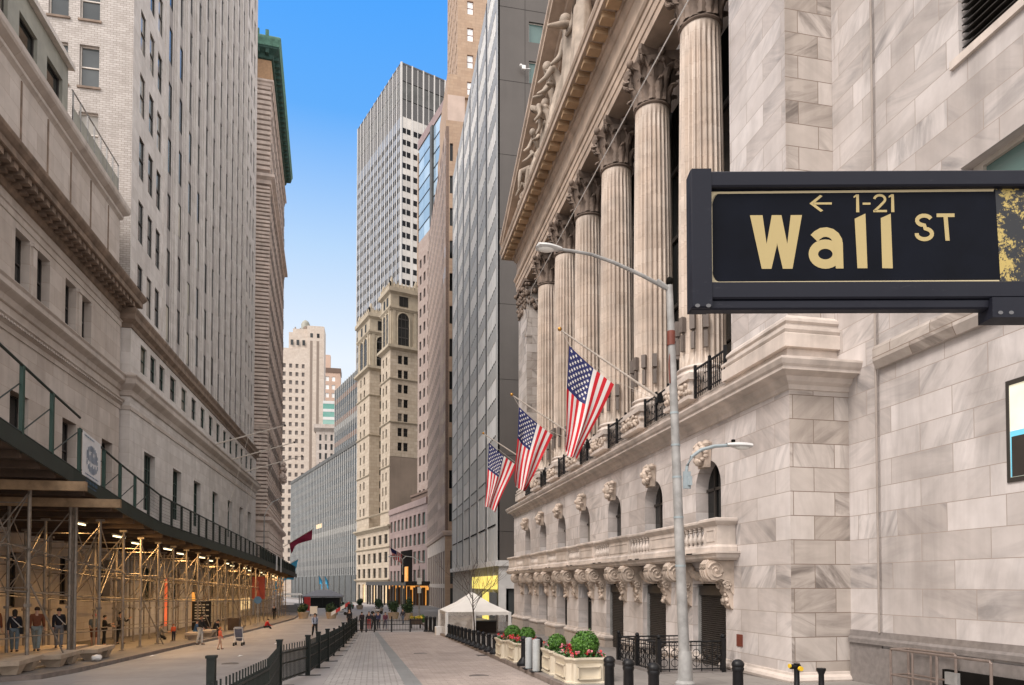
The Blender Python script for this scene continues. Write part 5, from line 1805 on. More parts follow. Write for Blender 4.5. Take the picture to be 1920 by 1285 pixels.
# ------------------------------------------------------------------ rusticated block with copper cornice
RB = thing('stone_office_block', 'brown rusticated stone office block with green copper cornice beyond the ribbed tower', 'building', (-20, 125, gz(125)))
P0, P1 = (-16.1, 112.0), (-18.3, 147.0)
ang = math.atan2(P1[1] - P0[1], P1[0] - P0[0])
Lr = math.hypot(P1[0] - P0[0], P1[1] - P0[1])
FRb = Frame(P0[0], P0[1], ang)
FRn = Frame(P0[0] - 22 * math.sin(ang), P0[1] + 22 * math.cos(ang), ang - PI / 2)
pth = [FRn(0, 0)[:2], P0, P1, FRb(Lr, 0, -22)[:2]]
mb = MB()
inset = [(x, y) for x, y in pth]
mb.sweep(pth, [(-.5, -3), (-.22, -3), (-.22, 84), (-.5, 84)])
mb.build('wall', M['rust_groove'], RB)
mb = MB()
z = 14.2
while z < 64.5:
    mb.sweep(pth, [(-.3, z), (0, z + .03), (0, z + .36), (-.05, z + .40), (-.3, z + .40)])
    z += .60
while z < 80.5:
    if z > 66.3:
        mb.sweep(pth, [(-.3, z), (-.03, z + .04), (-.03, z + .52), (-.3, z + .56)])
    z += .80
mb.build('rusticated_courses', M['rust'], RB)
mb = MB()
z = -3
while z < 11:
    mb.sweep(pth, [(-.4, z), (.25, z + .05), (.25, z + .82), (-.4, z + .86)])
    z += .9
mb.build('rusticated_base', M['rust'], RB)
for (z0, h_, o_) in ((11.2, 1.6, .8), (13.2, .9, .35), (26.5, .8, .3), (64.7, 1.5, .7), (80.3, .9, .4)):
    mb = MB(); mb.sweep(pth, [(-.3, z0), (.1, z0), (.15, z0 + h_ * .4), (o_, z0 + h_ * .6), (o_, z0 + h_ * .9), (-.3, z0 + h_)]); mb.build('string_cornice', M['rust'], RB)
mb = MB(); mb.sweep(pth, [(-.3, 81.2), (0, 81.2), (0, 84.4), (-.3, 84.4)]); mb.build('terracotta_frieze', M['terracotta'], RB)
mb = MB()
mb.sweep(pth, [(-.3, 84.4), (.25, 84.5), (.4, 85.1), (1.15, 85.6), (1.15, 85.9), (-.3, 85.9)])
mb.build('cornice_soffit', M['copper_dark'], RB)
mb = MB(); mb.sweep(pth, [(-.3, 85.91), (1.25, 85.91), (1.3, 86.3), (1.5, 86.9), (1.5, 87.15), (1.2, 87.5), (-.3, 87.6)]); mb.build('copper_cornice', M['copper'], RB)
for i in range(26):
    c = FRb(.4 + i * 1.36, 0, 0); q = FRb(.4 + i * 1.36, 0, 1.35)
    m_ = MB(FRb); m_.box(.4 + i * 1.36, .9 + i * 1.36, 87.4, 88.3, .9, 1.35); m_.ball((.65 + i * 1.36, 88.4, 1.1), .24, 6, 4); m_.build('copper_cresting', M['copper'], RB)
    m_ = MB(FRb); m_.box(.4 + i * 1.36, .95 + i * 1.36, 84.9, 85.6, .3, 1.05); m_.build('copper_bracket', M['copper_dark'], RB)
for i in range(8):
    m_ = MB(FRn); m_.box(21.2 - i * 1.4, 21.7 - i * 1.4, 87.4, 88.3, .9, 1.35); m_.build('copper_cresting', M['copper'], RB)
    m_ = MB(FRn); m_.box(21.2 - i * 1.4, 21.7 - i * 1.4, 84.9, 85.6, .3, 1.05); m_.build('copper_bracket', M['copper_dark'], RB)
wr = [(1.3 + 2.25 * k, 2.15 + 2.25 * k, z0, z0 + 1.7) for k in range(15) for z0 in [16 + 4.2 * j for j in range(16)] + [1.5, 6.0]]
windows(RB, Frame(*FRb(0, 0, .06)[:2], ang), wr, -0.02, 'pane', M['rust_void'], M['rust_groove'], 100)
nw = [(22 - 3.4, 22 - 2.2, 81.7, 84.0), (22 - 6.4, 22 - 5.2, 81.7, 84.0)]
windows(RB, Frame(*FRn(0, 0, .02)[:2], FRn.ang), nw, -0.01, 'sash', M['glass_near'], M['sash_pale'], 130)
for i, z in enumerate((9.2, 26.9)):
    m_ = MB(FRb); rnd = random.Random(5 + i)
    for q in range(30):
        m_.ball((rnd.uniform(27, 31), z + 14 + rnd.uniform(-1, 2.5), .35 + rnd.uniform(-.2, .5)), rnd.uniform(.3, .6), 7, 5)
    if i == 0:
        m_.build('carved_cartouche', M['rust'], RB, True)

# ------------------------------------------------------------------ sidewalk shed on scaffolding
SH = thing('sidewalk_shed', 'long dark green sidewalk shed on pipe scaffolding along the left pavement', 'scaffold', (-13, 60, gz(60) + .15))
EDGE = [(16.0, -9.9, 6.75), (20.0, -10.0, 6.55), (27.6, -10.75, 6.15), (33.7, -10.9, 5.55), (39.0, -10.9, 5.10), (71.0, -10.8, 4.42), (106.0, -11.1, 3.42)]


def edge(y):
    return lerp_st(EDGE, y)[1:3]


ys = [16, 20, 24, 27.6, 30, 33.7, 36, 39] + [42 + 4 * k for k in range(16)] + [106]
mb = MB()
for a, b in zip(ys, ys[1:]):
    (xa, za), (xb, zb) = edge(a), edge(b)
    for dz in (0, .28):
        mb.face([(xa, a, za + dz), (xb, b, zb + dz), (-17.45, b, zb + dz), (-17.45, a, za + dz)])
    mb.face([(xa, a, za), (xb, b, zb), (xb, b, zb + .28), (xa, a, za + .28)])
(xa, za), (xb, zb) = edge(16), edge(106)
mb.face([(xa, 16, za), (-17.4, 16, za), (-17.4, 16, za + .28), (xa, 16, za + .28)]); mb.face([(xb, 106, zb), (-17.4, 106, zb), (-17.4, 106, zb + .28), (xb, 106, zb + .28)])
mb.build('deck', M['timber_dark'], SH)
mb = MB()
for a, b in zip(ys, ys[1:]):
    (xa, za), (xb, zb) = edge(a), edge(b)
    mb.extrude([(xa + .02, a, za - .10), (xa + .10, a, za - .10), (xa + .10, a, za + .42), (xa + .02, a, za + .42)], (xb - xa, b - a, zb - za))
mb.build('fascia', M['shedgreen'], SH)
# joists under the deck
y = 17.0
while y < 105:
    x, z = edge(y)
    mb = MB(); mb.box(-17.4, x - .05, y, y + .14, z - .24, z - .003); mb.build('joist', M['timber_dark'], SH)
    y += 1.5 if y < 45 else 2.5
# parapet: posts, top rail, mesh panels
pys = [18.2, 20.6, 23.0, 25.6, 28.4, 31.0, 33.0] + [35 + 2.0 * k for k in range(36)]
for a, b in zip(pys, pys[1:]):
    (xa, za), (xb, zb) = edge(a), edge(b)
    hgt = 2.25 if a < 28 else (1.6 + .25 * max(0, (40 - a) / 12) if a < 40 else 1.6 - .5 * (a - 40) / 66)
    h2 = 2.25 if a < 28 else (1.6 + .25 * max(0, (40 - b) / 12) if b < 40 else 1.6 - .5 * (b - 40) / 66)
    mb = MB(); mb.box(xa - .06, xa + .05, a - .06, a + .06, za + .2, za + .28 + hgt); mb.build('parapet_post', M['sash_green'] if a < 36 else M['shedmesh'], SH)
    mb = MB(); mb.tube([(xa, a, za + .28 + hgt), (xb, b, zb + .28 + h2)], .045, 6); mb.build('parapet_rail', M['shedgreen'], SH)
    mb = MB(); mb.tube([(xa, a, za + .50), (xb, b, zb + .50)], .04, 6); mb.build('parapet_rail', M['shedgreen'], SH)
    mb = MB()
    if a < 36:
        mb.tube([(xa - .05, a, za + .5), (xb - .05, b, zb + .2 + h2 * .8)], .022, 5); mb.build('parapet_brace', M['shedgreen'], SH)
    mb = MB()
    n = 11
    for i in range(1, n):
        t = i / n
        x_, y_, z_ = xa + (xb - xa) * t, a + (b - a) * t, za + (zb - za) * t
        mb.box(x_ - .004, x_ + .004, y_ - .008, y_ + .008, z_ + .5, z_ + .28 + hgt)
    for i in range(1, 8):
        q = .5 + (hgt - .25) * i / 8
        mb.tube([(xa, a, za + q), (xb, b, zb + q)], .006, 4)
    if a >= 36:
        mb.build('mesh_panel', M['shedmesh'], SH)
    if a >= 70:
        mb = MB(); mb.face([(xa - .05, a, za + .3), (xb - .05, b, zb + .3), (xb - .05, b, zb + .2 + h2), (xa - .05, a, za + .2 + hgt)]); mb.build('plywood_panel', M['shedgreen'], SH)
# banner hanging from the parapet at the bend
def bpt(y, z, w=.08):
    x, z0 = edge(y)
    return (x + w, y, z0 + z)


BN = thing('banner', 'white safety banner with blue round emblem on the shed parapet', 'banner', bpt(28.9, 1))
mb = MB(); mb.face([bpt(28.45, -.10), bpt(30.35, -.10), bpt(30.35, 2.1), bpt(28.45, 2.1)]); mb.build('sheet', M['banner'], BN)
mb = MB()
for i in range(9):
    y = 28.86 + i * .135; h_ = .55 * math.sqrt(max(.08, 1 - ((i - 4) / 4.6) ** 2))
    for z0_, z1_ in ((-h_, -h_ * .35 - .1 * (i % 2)), (-h_ * .2, h_ * .3 + .1 * ((i + 1) % 3)), (h_ * .55, h_)):
        mb.face([bpt(y, 1.2 + z0_, .10), bpt(y + .055, 1.2 + z0_, .10), bpt(y + .055, 1.2 + z1_, .10), bpt(y, 1.2 + z1_, .10)])
mb.build('emblem', M['bannerblue'], BN)
mb = MB()
for (z, a, b, h_) in ((.52, 28.7, 30.1, .05), (.40, 28.8, 30.0, .04), (.22, 28.75, 30.05, .12), (.08, 28.9, 29.9, .06), (1.95, 28.6, 29.6, .05)):
    n = 14
    for i in range(n):
        y = a + (b - a) * i / n
        mb.face([bpt(y, z, .10), bpt(y + (b - a) / n * (.5 + .35 * ((i * 7) % 3) / 2), z, .10), bpt(y + (b - a) / n * (.5 + .35 * ((i * 7) % 3) / 2), z + h_, .10), bpt(y, z + h_, .10)])
mb.build('small_print', M['bannerblue'], BN)
for i, y in enumerate((82.0, 86.0)):
    x, z = edge(y); mb = MB(); mb.box(x + .10, x + .13, y, y + 1.1, z - .2, z + 1.5)
    tag(mb.build('paper_notice', M['banner']), ['nearer narrow pale notice hung on the far shed parapet', 'farther narrow pale notice hung on the far shed parapet'][i], 'notice', 'notices on the shed')
# scaffold tubes
rnd = random.Random(11)
outer, inner = [], []
yy = [19.5, 23.0, 27.0, 30.7, 34.0, 37.0, 39.6] + [42.6 + 3.0 * k for k in range(21)]
for i, y in enumerate(yy):
    x, z = edge(y)
    for j, xo in enumerate((x - 1.1, x - 3.3, -16.3)):
        g = gz(y) + .15
        mb = MB()
        r = .065 if y < 45 else .055
        mb.tube([(xo, y, g), (xo, y, z - .24)], r, 8)
        mb.box(xo - .12, xo + .12, y - .12, y + .12, g, g + .04)
        mb.box(xo - .16, xo + .16, y - .1, y + .1, z - .34, z - .24)
        for q in (.33, .62):
            zz = g + (z - g) * q
            mb.box(xo - r - .03, xo + r + .03, y - r - .03, y + r + .03, zz - .05, zz + .05)
        if y == 30.7 and j == 0:
            mb.tube([(xo + .16, y + .12, g), (xo + .16, y + .12, z - .24)], r, 8); mb.tube([(xo - .02, y + .3, g), (xo - .02, y + .3, z - .24)], r * .8, 8)
        mb.build('scaffold_post', M['pipe'], SH, True)
for i in range(len(yy) - 1):
    a, b = yy[i], yy[i + 1]
    (xa, za), (xb, zb) = edge(a), edge(b)
    ga, gb = gz(a) + .15, gz(b) + .15
    for off in ((-1.1, -3.3)):
        mb = MB()
        for q in (.17, .40, .62):
            mb.tube([(xa + off, a, ga + (za - ga) * q), (xb + off, b, gb + (zb - gb) * q)], .026, 6)
        if (i + (off < -2)) % 3 != 2:
            mb.tube([(xa + off, a, ga + (za - ga) * .40), (xb + off, b, gb + (zb - gb) * .92)], .024, 6)
            mb.tube([(xa + off, a, ga + (za - ga) * .92), (xb + off, b, gb + (zb - gb) * .40)], .024, 6)
        mb.build('side_brace', M['pipe'], SH, True)
    mb = MB(); mb.tube([(-16.3, a, ga + (za - ga) * .45), (-16.3, b, gb + (zb - gb) * .45)], .026, 6)
    mb.build('side_brace', M['pipe'], SH, True)
    mb = MB()
    for q in (.42, .64, .86):
        mb.tube([(xa - 1.1, a, ga + (za - ga) * q), (-16.3, a, ga + (za - ga) * q)], .024, 6)
    mb.tube([(xa - 1.1, a, ga + (za - ga) * .92), (xa - 3.3, a, ga + (za - ga) * .45)], .024, 6)
    mb.tube([(xa - 3.3, a, ga + (za - ga) * .92), (-16.3, a, ga + (za - ga) * .45)], .024, 6)
    if i % 4 == 2:
        mb.tube([(xa - .4, a + 1.6, ga), (xa - 1.1, a + .05, ga + (za - ga) * .45)], .03, 6)
    mb.build('cross_brace', M['pipe'], SH, True)
# timber ledger beams jutting out at the near end
for (y, x1, z) in ((26.2, -9.7, 5.75), (29.2, -9.6, 5.5)):
    mb = MB(); mb.box(-16.5, x1, y - .09, y + .09, z - .16, z + .16); mb.build('ledger_beam', M['timber'], SH)
# fluorescent tubes under the deck
ly = [34.5, 38.5, 42.5, 47, 51.5, 56, 60.5, 65, 69.5, 74, 79, 84, 89, 94, 99]
for i, y in enumerate(ly):
    x, z = edge(y)
    xx = -13.1 if i % 2 == 0 else -12.7
    nth = ['nearest', 'second', 'third', 'fourth', 'fifth', 'sixth', 'seventh', 'eighth', 'ninth', 'tenth', 'eleventh', 'twelfth', 'thirteenth', 'fourteenth', 'farthest'][i]
    t_ = thing('tube_light', '%s glowing fluorescent tube in the row under the shed deck' % nth, 'light', (xx, y, z - .3), 0, 'tube lights under the shed')
    mb = MB(); mb.box(xx - .07, xx + .07, y - .85, y + .85, z - .30, z - .24); mb.build('housing', M['steel'], t_)
    mb = MB(); mb.tube([(xx, y - .8, z - .36), (xx, y + .8, z - .36)], .035, 8); mb.build('tube', M['tube'], t_)
    L = bpy.data.lights.new('tube_glow', 'AREA'); L.shape = 'RECTANGLE'; L.size = .25; L.size_y = 1.6; L.energy = LAMP_W; L.color = (1.0, .58, .22)
    lo_ = bpy.data.objects.new('tube_glow', L); COL.objects.link(lo_); lo_.location = (xx, y, z - .42)
    lo_.rotation_euler = (0, rad(-18), 0)
# ------------------------------------------------------------------ buildings further down the street
def block_frames(B, A, D):
    """front face runs B (left) to A (right); right return runs back from A"""
    d = Vector((A[0] - B[0], A[1] - B[1])); L = d.length; d.normalize()
    e = Vector((-d.y, d.x))
    ang = math.atan2(d.y, d.x)
    F = Frame(B[0], B[1], ang); S = Frame(A[0], A[1], ang + PI / 2)
    # S: u runs away from the corner
    C_ = (A[0] + e.x * D, A[1] + e.y * D); D_ = (B[0] + e.x * D, B[1] + e.y * D)
    return F, S, L, [B, A, C_, D_]


def core(name, poly, z0, z1, mat, par, shrink=.3):
    c = Vector((sum(p[0] for p in poly) / 4, sum(p[1] for p in poly) / 4))
    pl = []
    for p in poly:
        v = Vector(p) - c; v *= (v.length - shrink * 1.45) / v.length
        pl.append(tuple(c + v))
    mb = MB(); mb.prism(pl, z0, z1); return mb.build(name, mat, par)


# glass and aluminium office next to the temple ---------------------------
GO = thing('glass_office', 'grey aluminium and glass office with blank charcoal side wall beside the temple', 'building', (13, 95, gz(95)))
F_, S_f, L_, pl = block_frames((13.0, 116.5), (13.0, 72.8), 24)
core('core', pl, -4, 71.5, M['darkpanel'], GO, 1.0)
mb = MB(S_f)
sr = facade(mb, 0, 24, 4.9, 72, [(3.45, 5.15)], [(57.3 - 8.6 * 0, 59.8)] + [(61.9, 64.2)], .3, close=False)
mb.build('side_wall', M['darkpanel'], GO)
windows(GO, S_f, sr, .3, 'far', M['glass_green'], M['sash_pale'])
mb = MB(S_f)
for k in range(8):
    mb.box(0, 24, 8 + 8.2 * k, 8.03 + 8.2 * k, .002, .012)
for k in range(1, 8):
    mb.box(3 * k, 3 * k + .03, 4.9, 72, .002, .010)
mb.build('cladding_joint', M['dark'], GO)
sl = thing('spotlight', 'small white floodlight on a bracket high on the charcoal side wall', 'light', S_f(2.9, 58.6, .4))
mb = MB(S_f); mb.box(3.5, 3.56, 58.55, 58.62, .02, .4); mb.build('bracket', M['steel'], sl)
mb = MB(S_f); mb.tube([(3.5, 58.6, .42), (2.9, 58.5, .46)], .035, 6); mb.box(2.55, 2.95, 58.35, 58.75, .40, .62); mb.ball((2.45, 58.75, .5), .16, 7, 5); mb.build('lamp_head', M['white'], sl)
bays = [(.35 + 7.22 * k, .35 + 7.22 * k + 6.35) for k in range(6)]
rows = [(14.3 + 4.1 * k, 14.3 + 4.1 * k + 2.45) for k in range(14)]
mb = MB(F_)
rc = facade(mb, 0, L_, 13.0, 72, bays, rows, .05, close=True)
mb.build('spandrel_wall', M['alum_grey'], GO)


def pane_strip(w, h, n, gm, fm, dm, slit=.28):
    key = ('strip', round(w, 2), round(h, 2), n, gm.name)
    if key not in WCACHE:
        g = MB()
        g.face([(0, 0, slit), (w, 0, slit), (w, 0, h), (0, 0, h)], 0)
        g.face([(0, 0, 0), (w, 0, 0), (w, 0, slit), (0, 0, slit)], 2)
        for i in range(n + 1):
            x = w * i / n
            g.box(x - .05, x + .05, -.035, -.005, 0, h, 1)
        WCACHE[key] = g.mesh('window', [gm, fm, dm])
    return WCACHE[key]


def strips(par, fr, rects, depth, n, gms, fm, cap=100, slit=.28, dm=None):
    rects = sorted(rects, key=lambda q: (Vector(fr(q[0], q[2], 0)) - CAM).length)
    used = WCOUNT.get(par.name, 0); inv = world_mat(par).inverted(); rest = MB(fr); rnd = random.Random(3)
    dm = dm or M['dark']
    for q in rects:
        gi = rnd.randrange(len(gms)); w_, h_ = q[1] - q[0], q[3] - q[2]
        if used < cap:
            used += 1
            o = bpy.data.objects.new('window', pane_strip(w_, h_, n, gms[gi], fm, dm, slit)); COL.objects.link(o)
            o.parent = par; o.matrix_parent_inverse = inv; o.location = fr(q[0], q[2], -depth + .012); o.rotation_euler = (0, 0, fr.ang)
        else:
            W = -depth + .012
            rest.face([(q[0], q[2] + slit, W), (q[1], q[2] + slit, W), (q[1], q[3], W), (q[0], q[3], W)], gi)
            if slit:
                rest.face([(q[0], q[2], W), (q[1], q[2], W), (q[1], q[2] + slit, W), (q[0], q[2] + slit, W)], len(gms) + 1)
            for i in range(n + 1):
                x = q[0] + w_ * i / n
                rest.box(x - .06, x + .06, q[2], q[3], W + .005, W + .035, len(gms))
    WCOUNT[par.name] = used
    if rest.f:
        rest.build('window', list(gms) + [fm, dm], par, kind='stuff')


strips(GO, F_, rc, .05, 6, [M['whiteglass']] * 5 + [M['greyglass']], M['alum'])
for k in range(7):
    u = -.0 + 7.22 * k
    mb = MB(F_); mb.box(max(0, u - .75), min(L_, u + .55), 4.9, 72, -.2, .03 if k in (0, 6) else .015); mb.build('vertical_channel', M['alum_grey'] if k in (0, 6) else M['channel'], GO)
    if 0 < k < 6:
        mb = MB(F_); mb.box(u + .55, u + .75, 4.9, 72, -.1, .03); mb.build('aluminium_fin', M['alum'], GO)
for k in range(6):
    a, b = bays[k]
    mb = MB(F_); mb.box(a, b, 4.9, 13.0, -.3, -.1)
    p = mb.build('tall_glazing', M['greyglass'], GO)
    for i in range(5):
        x = a + (b - a) * i / 4
        m_ = MB(F_); m_.box(x - .07, x + .07, 4.9, 13.0, -.099, -.06); m_.build('mullion', M['alum_grey'], p)
    m_ = MB(F_); m_.box(a, b, 8.8, 8.95, -.099, -.02); m_.build('transom', M['dark'], p)
mb = MB(); mb.sweep([(13.0, 116.5), (13.0, 72.8), (37, 72.8)], [(-.5, 4.3), (.35, 4.3), (.35, 4.9), (-.5, 4.9)]); mb.build('lobby_band', M['alum'], GO)
mb = MB(F_); mb.box(.5, L_ - .2, -2.9, 4.3, -1.2, -1.0); lob = mb.build('lobby_glazing', M['glass_green'], GO)
mb = MB(S_f); mb.box(.3, 24, 1.9, 4.29, -.5, .05); mb.build('lobby_band', M['alum'], GO)
mb = MB(S_f); mb.box(.3, 24, -2.9, 1.9, -.5, -.2); mb.build('lobby_glazing', M['slabglass'], GO)
mb = MB(F_); mb.box(24, L_ - .6, 1.8, 3.3, -.097, -.02); mb.build('lit_sign_band', M['glow_yellow'], GO)
mb = MB(F_); mb.box(33, 37.5, -2.4, 1.45, -.097, -.02); mb.build('lit_doorway', M['glow_yellow'], GO)
mb = MB(F_); mb.box(38, 43, -2.4, 1.45, -.097, -.03); mb.build('dark_shopfront', M['slabglass'], GO)
for k in range(13):
    mb = MB(F_); mb.box(.4 + 3.6 * k, .58 + 3.6 * k, -2.9, 4.3, -.9, -.1); mb.build('lobby_post', M['alum'], GO)

# brown ribbed tower -----------------------------------------------------
BR = thing('ribbed_tower', 'brown stone tower with thin vertical ribs above a pale glazed base', 'building', (14, 150, gz(150)))
F_, S_f, L_, pl = block_frames((13.0, 171.0), (13.0, 128.6), 9)
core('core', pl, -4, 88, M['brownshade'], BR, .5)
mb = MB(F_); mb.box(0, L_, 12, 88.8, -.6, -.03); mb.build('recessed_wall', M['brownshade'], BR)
n = 17
for k in range(n + 1):
    u = L_ * k / n
    mb = MB(F_); mb.box(max(0, u - .55), min(L_, u + .55), 12, 88.6 - (2 if k % 2 else 0), -.029, .0); mb.build('rib', M['brownrib'], BR)
mb = MB(F_); rr = [(L_ * k / n + .62, L_ * (k + 1) / n - .62, 13.5 + 3.9 * j, 15.6 + 3.9 * j) for k in range(n) for j in range(19)]
windows(BR, F_, rr, .026, 'pane', M['glass_dark'], M['sash_dark'], 60)
mb = MB(S_f)
wr = facade(mb, 0, 9, 12, 90, [(.75, 1.35), (4, 5)], [(14 + 6.2 * j, 17.4 + 6.2 * j) for j in range(12)], .3, close=False)
mb.build('side_wall', M['browntower'], BR)
windows(BR, S_f, wr, .3, 'far', M['glass_dark'], M['sash_dark'], 90)
mb = MB(); mb.sweep([(13.0, 171), (13.0, 128.6), (22, 128.6)], [(-.5, 11.3), (.3, 11.4), (.5, 11.9), (.5, 12.2), (-.5, 12.4)]); mb.build('base_cornice', M['brownrib'], BR)
mb = MB(F_)
wb = facade(mb, 0, L_, -3.6, 11.3, spans(1.4, 4.6, 3.4, 9), [(-2.6, 1.6), (2.4, 8.6)], .4, close=False); mb.build('pale_base_wall', M['cream'], BR)
windows(BR, F_, wb, .4, 'mull', M['glass_green'], M['alum'], 100)
mb = MB(S_f); wb = facade(mb, 0, 9, -3.6, 11.3, [(1, 3.6), (4.6, 7.6)], [(-2.6, 1.6), (2.4, 8.6)], .4, close=False); mb.build('pale_base_wall', M['browntower'], BR)
windows(BR, S_f, wb, .4, 'mull', M['slabglass'], M['alum'], 100)
F2, S2, L2, pl2 = block_frames((16.5, 160.0), (16.5, 140.0), 30)
core('upper_core', pl2, 60, 143, M['browntower'], BR, .4)
mb = MB(F2); wr = facade(mb, 0, L2, 86, 143, spans(1, 2.4, 1.1, 8), [(90 + 4.6 * j, 92.2 + 4.6 * j) for j in range(11)], .3, close=False); mb.build('upper_wall', M['browntower'], BR)
mb = MB(S2); w2 = facade(mb, 0, 30, 86, 143, [(2.0, 3.3), (6, 7.3)], [(103.6 + 5.7 * j, 106.4 + 5.7 * j) for j in range(7)], .3, close=False); mb.build('upper_wall', M['browntower'], BR)
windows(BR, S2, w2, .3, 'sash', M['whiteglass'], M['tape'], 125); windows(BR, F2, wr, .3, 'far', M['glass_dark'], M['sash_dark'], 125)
for (z, o_) in ((102.4, .5), (97.5, .4), (94, .5)):
    mb = MB(); mb.sweep([(16.5, 160), (16.5, 140), (46.5, 140)], [(-.3, z), (o_, z + .2), (o_, z + .9), (-.3, z + 1)]); mb.build('setback_cornice', M['browntower'], BR)
mb = MB(); mb.box(13.4, 16.5, 128.9, 150, 88, 94.2); mb.box(13.8, 16.5, 134, 150, 94.2, 103); mb.build('setback', M['browntower'], BR)
mb = MB(); mb.box(13.35, 16.6, 128.7, 128.9, 88, 95); mb.build('parapet', M['brownrib'], BR)

# pink brick tower with sloping blue glass top ----------------------------
PB = thing('brick_tower', 'pink brick tower with pale blue glass upper storeys behind the ribbed tower', 'building', (15, 185, gz(185)))
F_, S_f, L_, pl = block_frames((11.9, 194.0), (19.1, 169.6), 18)
core('core', pl, -5, 124, M['pinkbrick'], PB, .6)
mb = MB(F_); wr = facade(mb, 0, L_, -4, 98, spans(1.2, 3.1, 1.5, 8), [(12 + 4.6 * j, 14.4 + 4.6 * j) for j in range(18)], .3); mb.build('brick_wall', M['pinkbrick'], PB)
windows(PB, F_, wr, .3, 'sash', M['towerglass'], M['sash_dark'], 60)
for j in range(7):
    z = 98 + 3.85 * j
    for k in range(6):
        a, b = L_ * k / 6, L_ * (k + 1) / 6
        mb = MB(F_); mb.box(a + .06, b - .06, z + .1, z + 3.6, -.6, -.12); mb.build('glass_panel', M['blueglass'], PB)
    mb = MB(F_); mb.box(0, L_, z - .25, z + .1, -.5, -.05); mb.build('floor_band', M['slabglass'], PB)
mb = MB(F_); mb.box(-.4, L_ + .3, 124.9, 127.4, -9, .1); mb.build('roof_band', M['redgranite'], PB)
mb = MB(F_); mb.box(10.2, 11.6, 98, 125, -.1, .5); mb.build('dark_pier', M['slabspandrel'], PB)
mb = MB(F_); mb.box(-.6, -.05, 86, 124, -10, .1); mb.build('corner_pier', M['browntower'], PB)

# pink granite hotel -----------------------------------------------------
HT = thing('granite_hotel', 'low pink granite building with green windows and dark entrance recess', 'building', (9, 188, gz(188)))
F_, S_f, L_, pl = block_frames((4.6, 206.0), (12.98, 171.1), 12)
core('core', pl, -5, 23, M['dark'], HT, 1.6)
mb = MB(F_)
cols = spans(1.0, 3.85, 2.2, 9)
sk = lambda i, j: (j == 2 and i in (3, 4, 5)) or (j < 2 and i in (2, 3, 4, 5, 6))
rows = [(-3.2, 1.6), (2.6, 6.0), (7.6, 10.8), (12.4, 15.4), (17.2, 20.3)]
sk = lambda i, j: j in (0,) or (j in (1, 2) and 3 <= i <= 5)
wr = facade(mb, 0, L_, -4, 23.5, cols, rows, .4, skip=sk); mb.build('granite_wall', M['redgranite'], HT)
windows(HT, F_, wr, .4, 'mull', M['glass_green'], M['sash_dark'])
mb = MB(F_); mb.box(12.4, 23.2, -3.5, 11.4, .02, .05); mb.build('recess_shade_sheet', M['dark'], HT)  # flat dark sheet paints the shade of the entrance recess
mb = MB(F_); mb.box(0, L_, 22.3, 23.9, .002, .35); mb.build('parapet', M['redgranite'], HT)
mb = MB(F_); mb.box(12, L_, 23.6, 26.4, -8, -3); mb.box(11.6, L_, 26.4, 27.0, -8.2, -2.7); mb.build('penthouse', M['brownshade'], HT)
mb = MB(F_); mb.box(17.0, 19.6, 2.3, 7.0, .055, .3); mb.build('lit_panel', M['glow_orange'], HT)
# entrance canopy
mb = MB(F_); mb.box(1.5, L_ + 6, 2.0, 3.0, .1, 7.2); mb.build('canopy', M['sash_dark'], HT)
mb = MB(F_); mb.box(1.8, L_ + 5.6, -3.6, 1.9, .4, .6); can = mb.build('lit_lobby', M['glow_orange'], HT)
for k in range(13):
    mb = MB(F_); mb.box(1.6 + 3.2 * k, 1.95 + 3.2 * k, -3.6, 2.0, 6.6, 7.0); mb.build('canopy_post', M['sash_dark'], HT)
for k in range(22):
    if k % 3 != 1:
        mb = MB(F_); mb.box(2 + 1.85 * k, 3.1 + 1.85 * k, -3.5, .9 + (k % 4) * .3, .62, 1.2); mb.build('lobby_partition', M['darkawning'], HT)

# tan stone twin tower ----------------------------------------------------
TT = thing('twin_tower_block', 'yellow tan stone building with two arched corner towers at the bend', 'building', (0, 220, gz(220)))
B_, A_ = (-5.6, 239.0), (4.6, 206.0)
F_, S_f, L_, pl = block_frames(B_, A_, 10)
WCOUNT[TT.name] = 0


def tower_top(fr, W, z, nm):
    pass


d_ = Vector((A_[0] - B_[0], A_[1] - B_[1])).normalized(); e_ = Vector((-d_.y, d_.x))
uR, uL = L_ * .745, L_ * .40
pt2 = lambda u, w_: (B_[0] + d_.x * u - e_.x * w_, B_[1] + d_.y * u - e_.y * w_)
core('core', [pt2(.3, -.6), pt2(L_ - .3, -.6), pt2(L_ - .3, -10), pt2(.3, -10)], -5, 20, M['tan'], TT, 1.2)
frows = [(24.5 + 4.32 * j, 27.0 + 4.32 * j) for j in range(11)]
# front faces of both towers
mb = MB(F_); wR = facade(mb, uR, L_, 19.4, 72, [(uR + 1.7, uR + 2.8), (uR + 4.6, uR + 5.8)], frows, .35, close=False); mb.build('tower_front', M['tan'], TT)
mb = MB(F_); wL = facade(mb, 0, uL, 19.4, 72, [(3.3, 4.7), (7.3, 8.9)], frows, .35, close=False); mb.build('tower_front', M['tan'], TT)
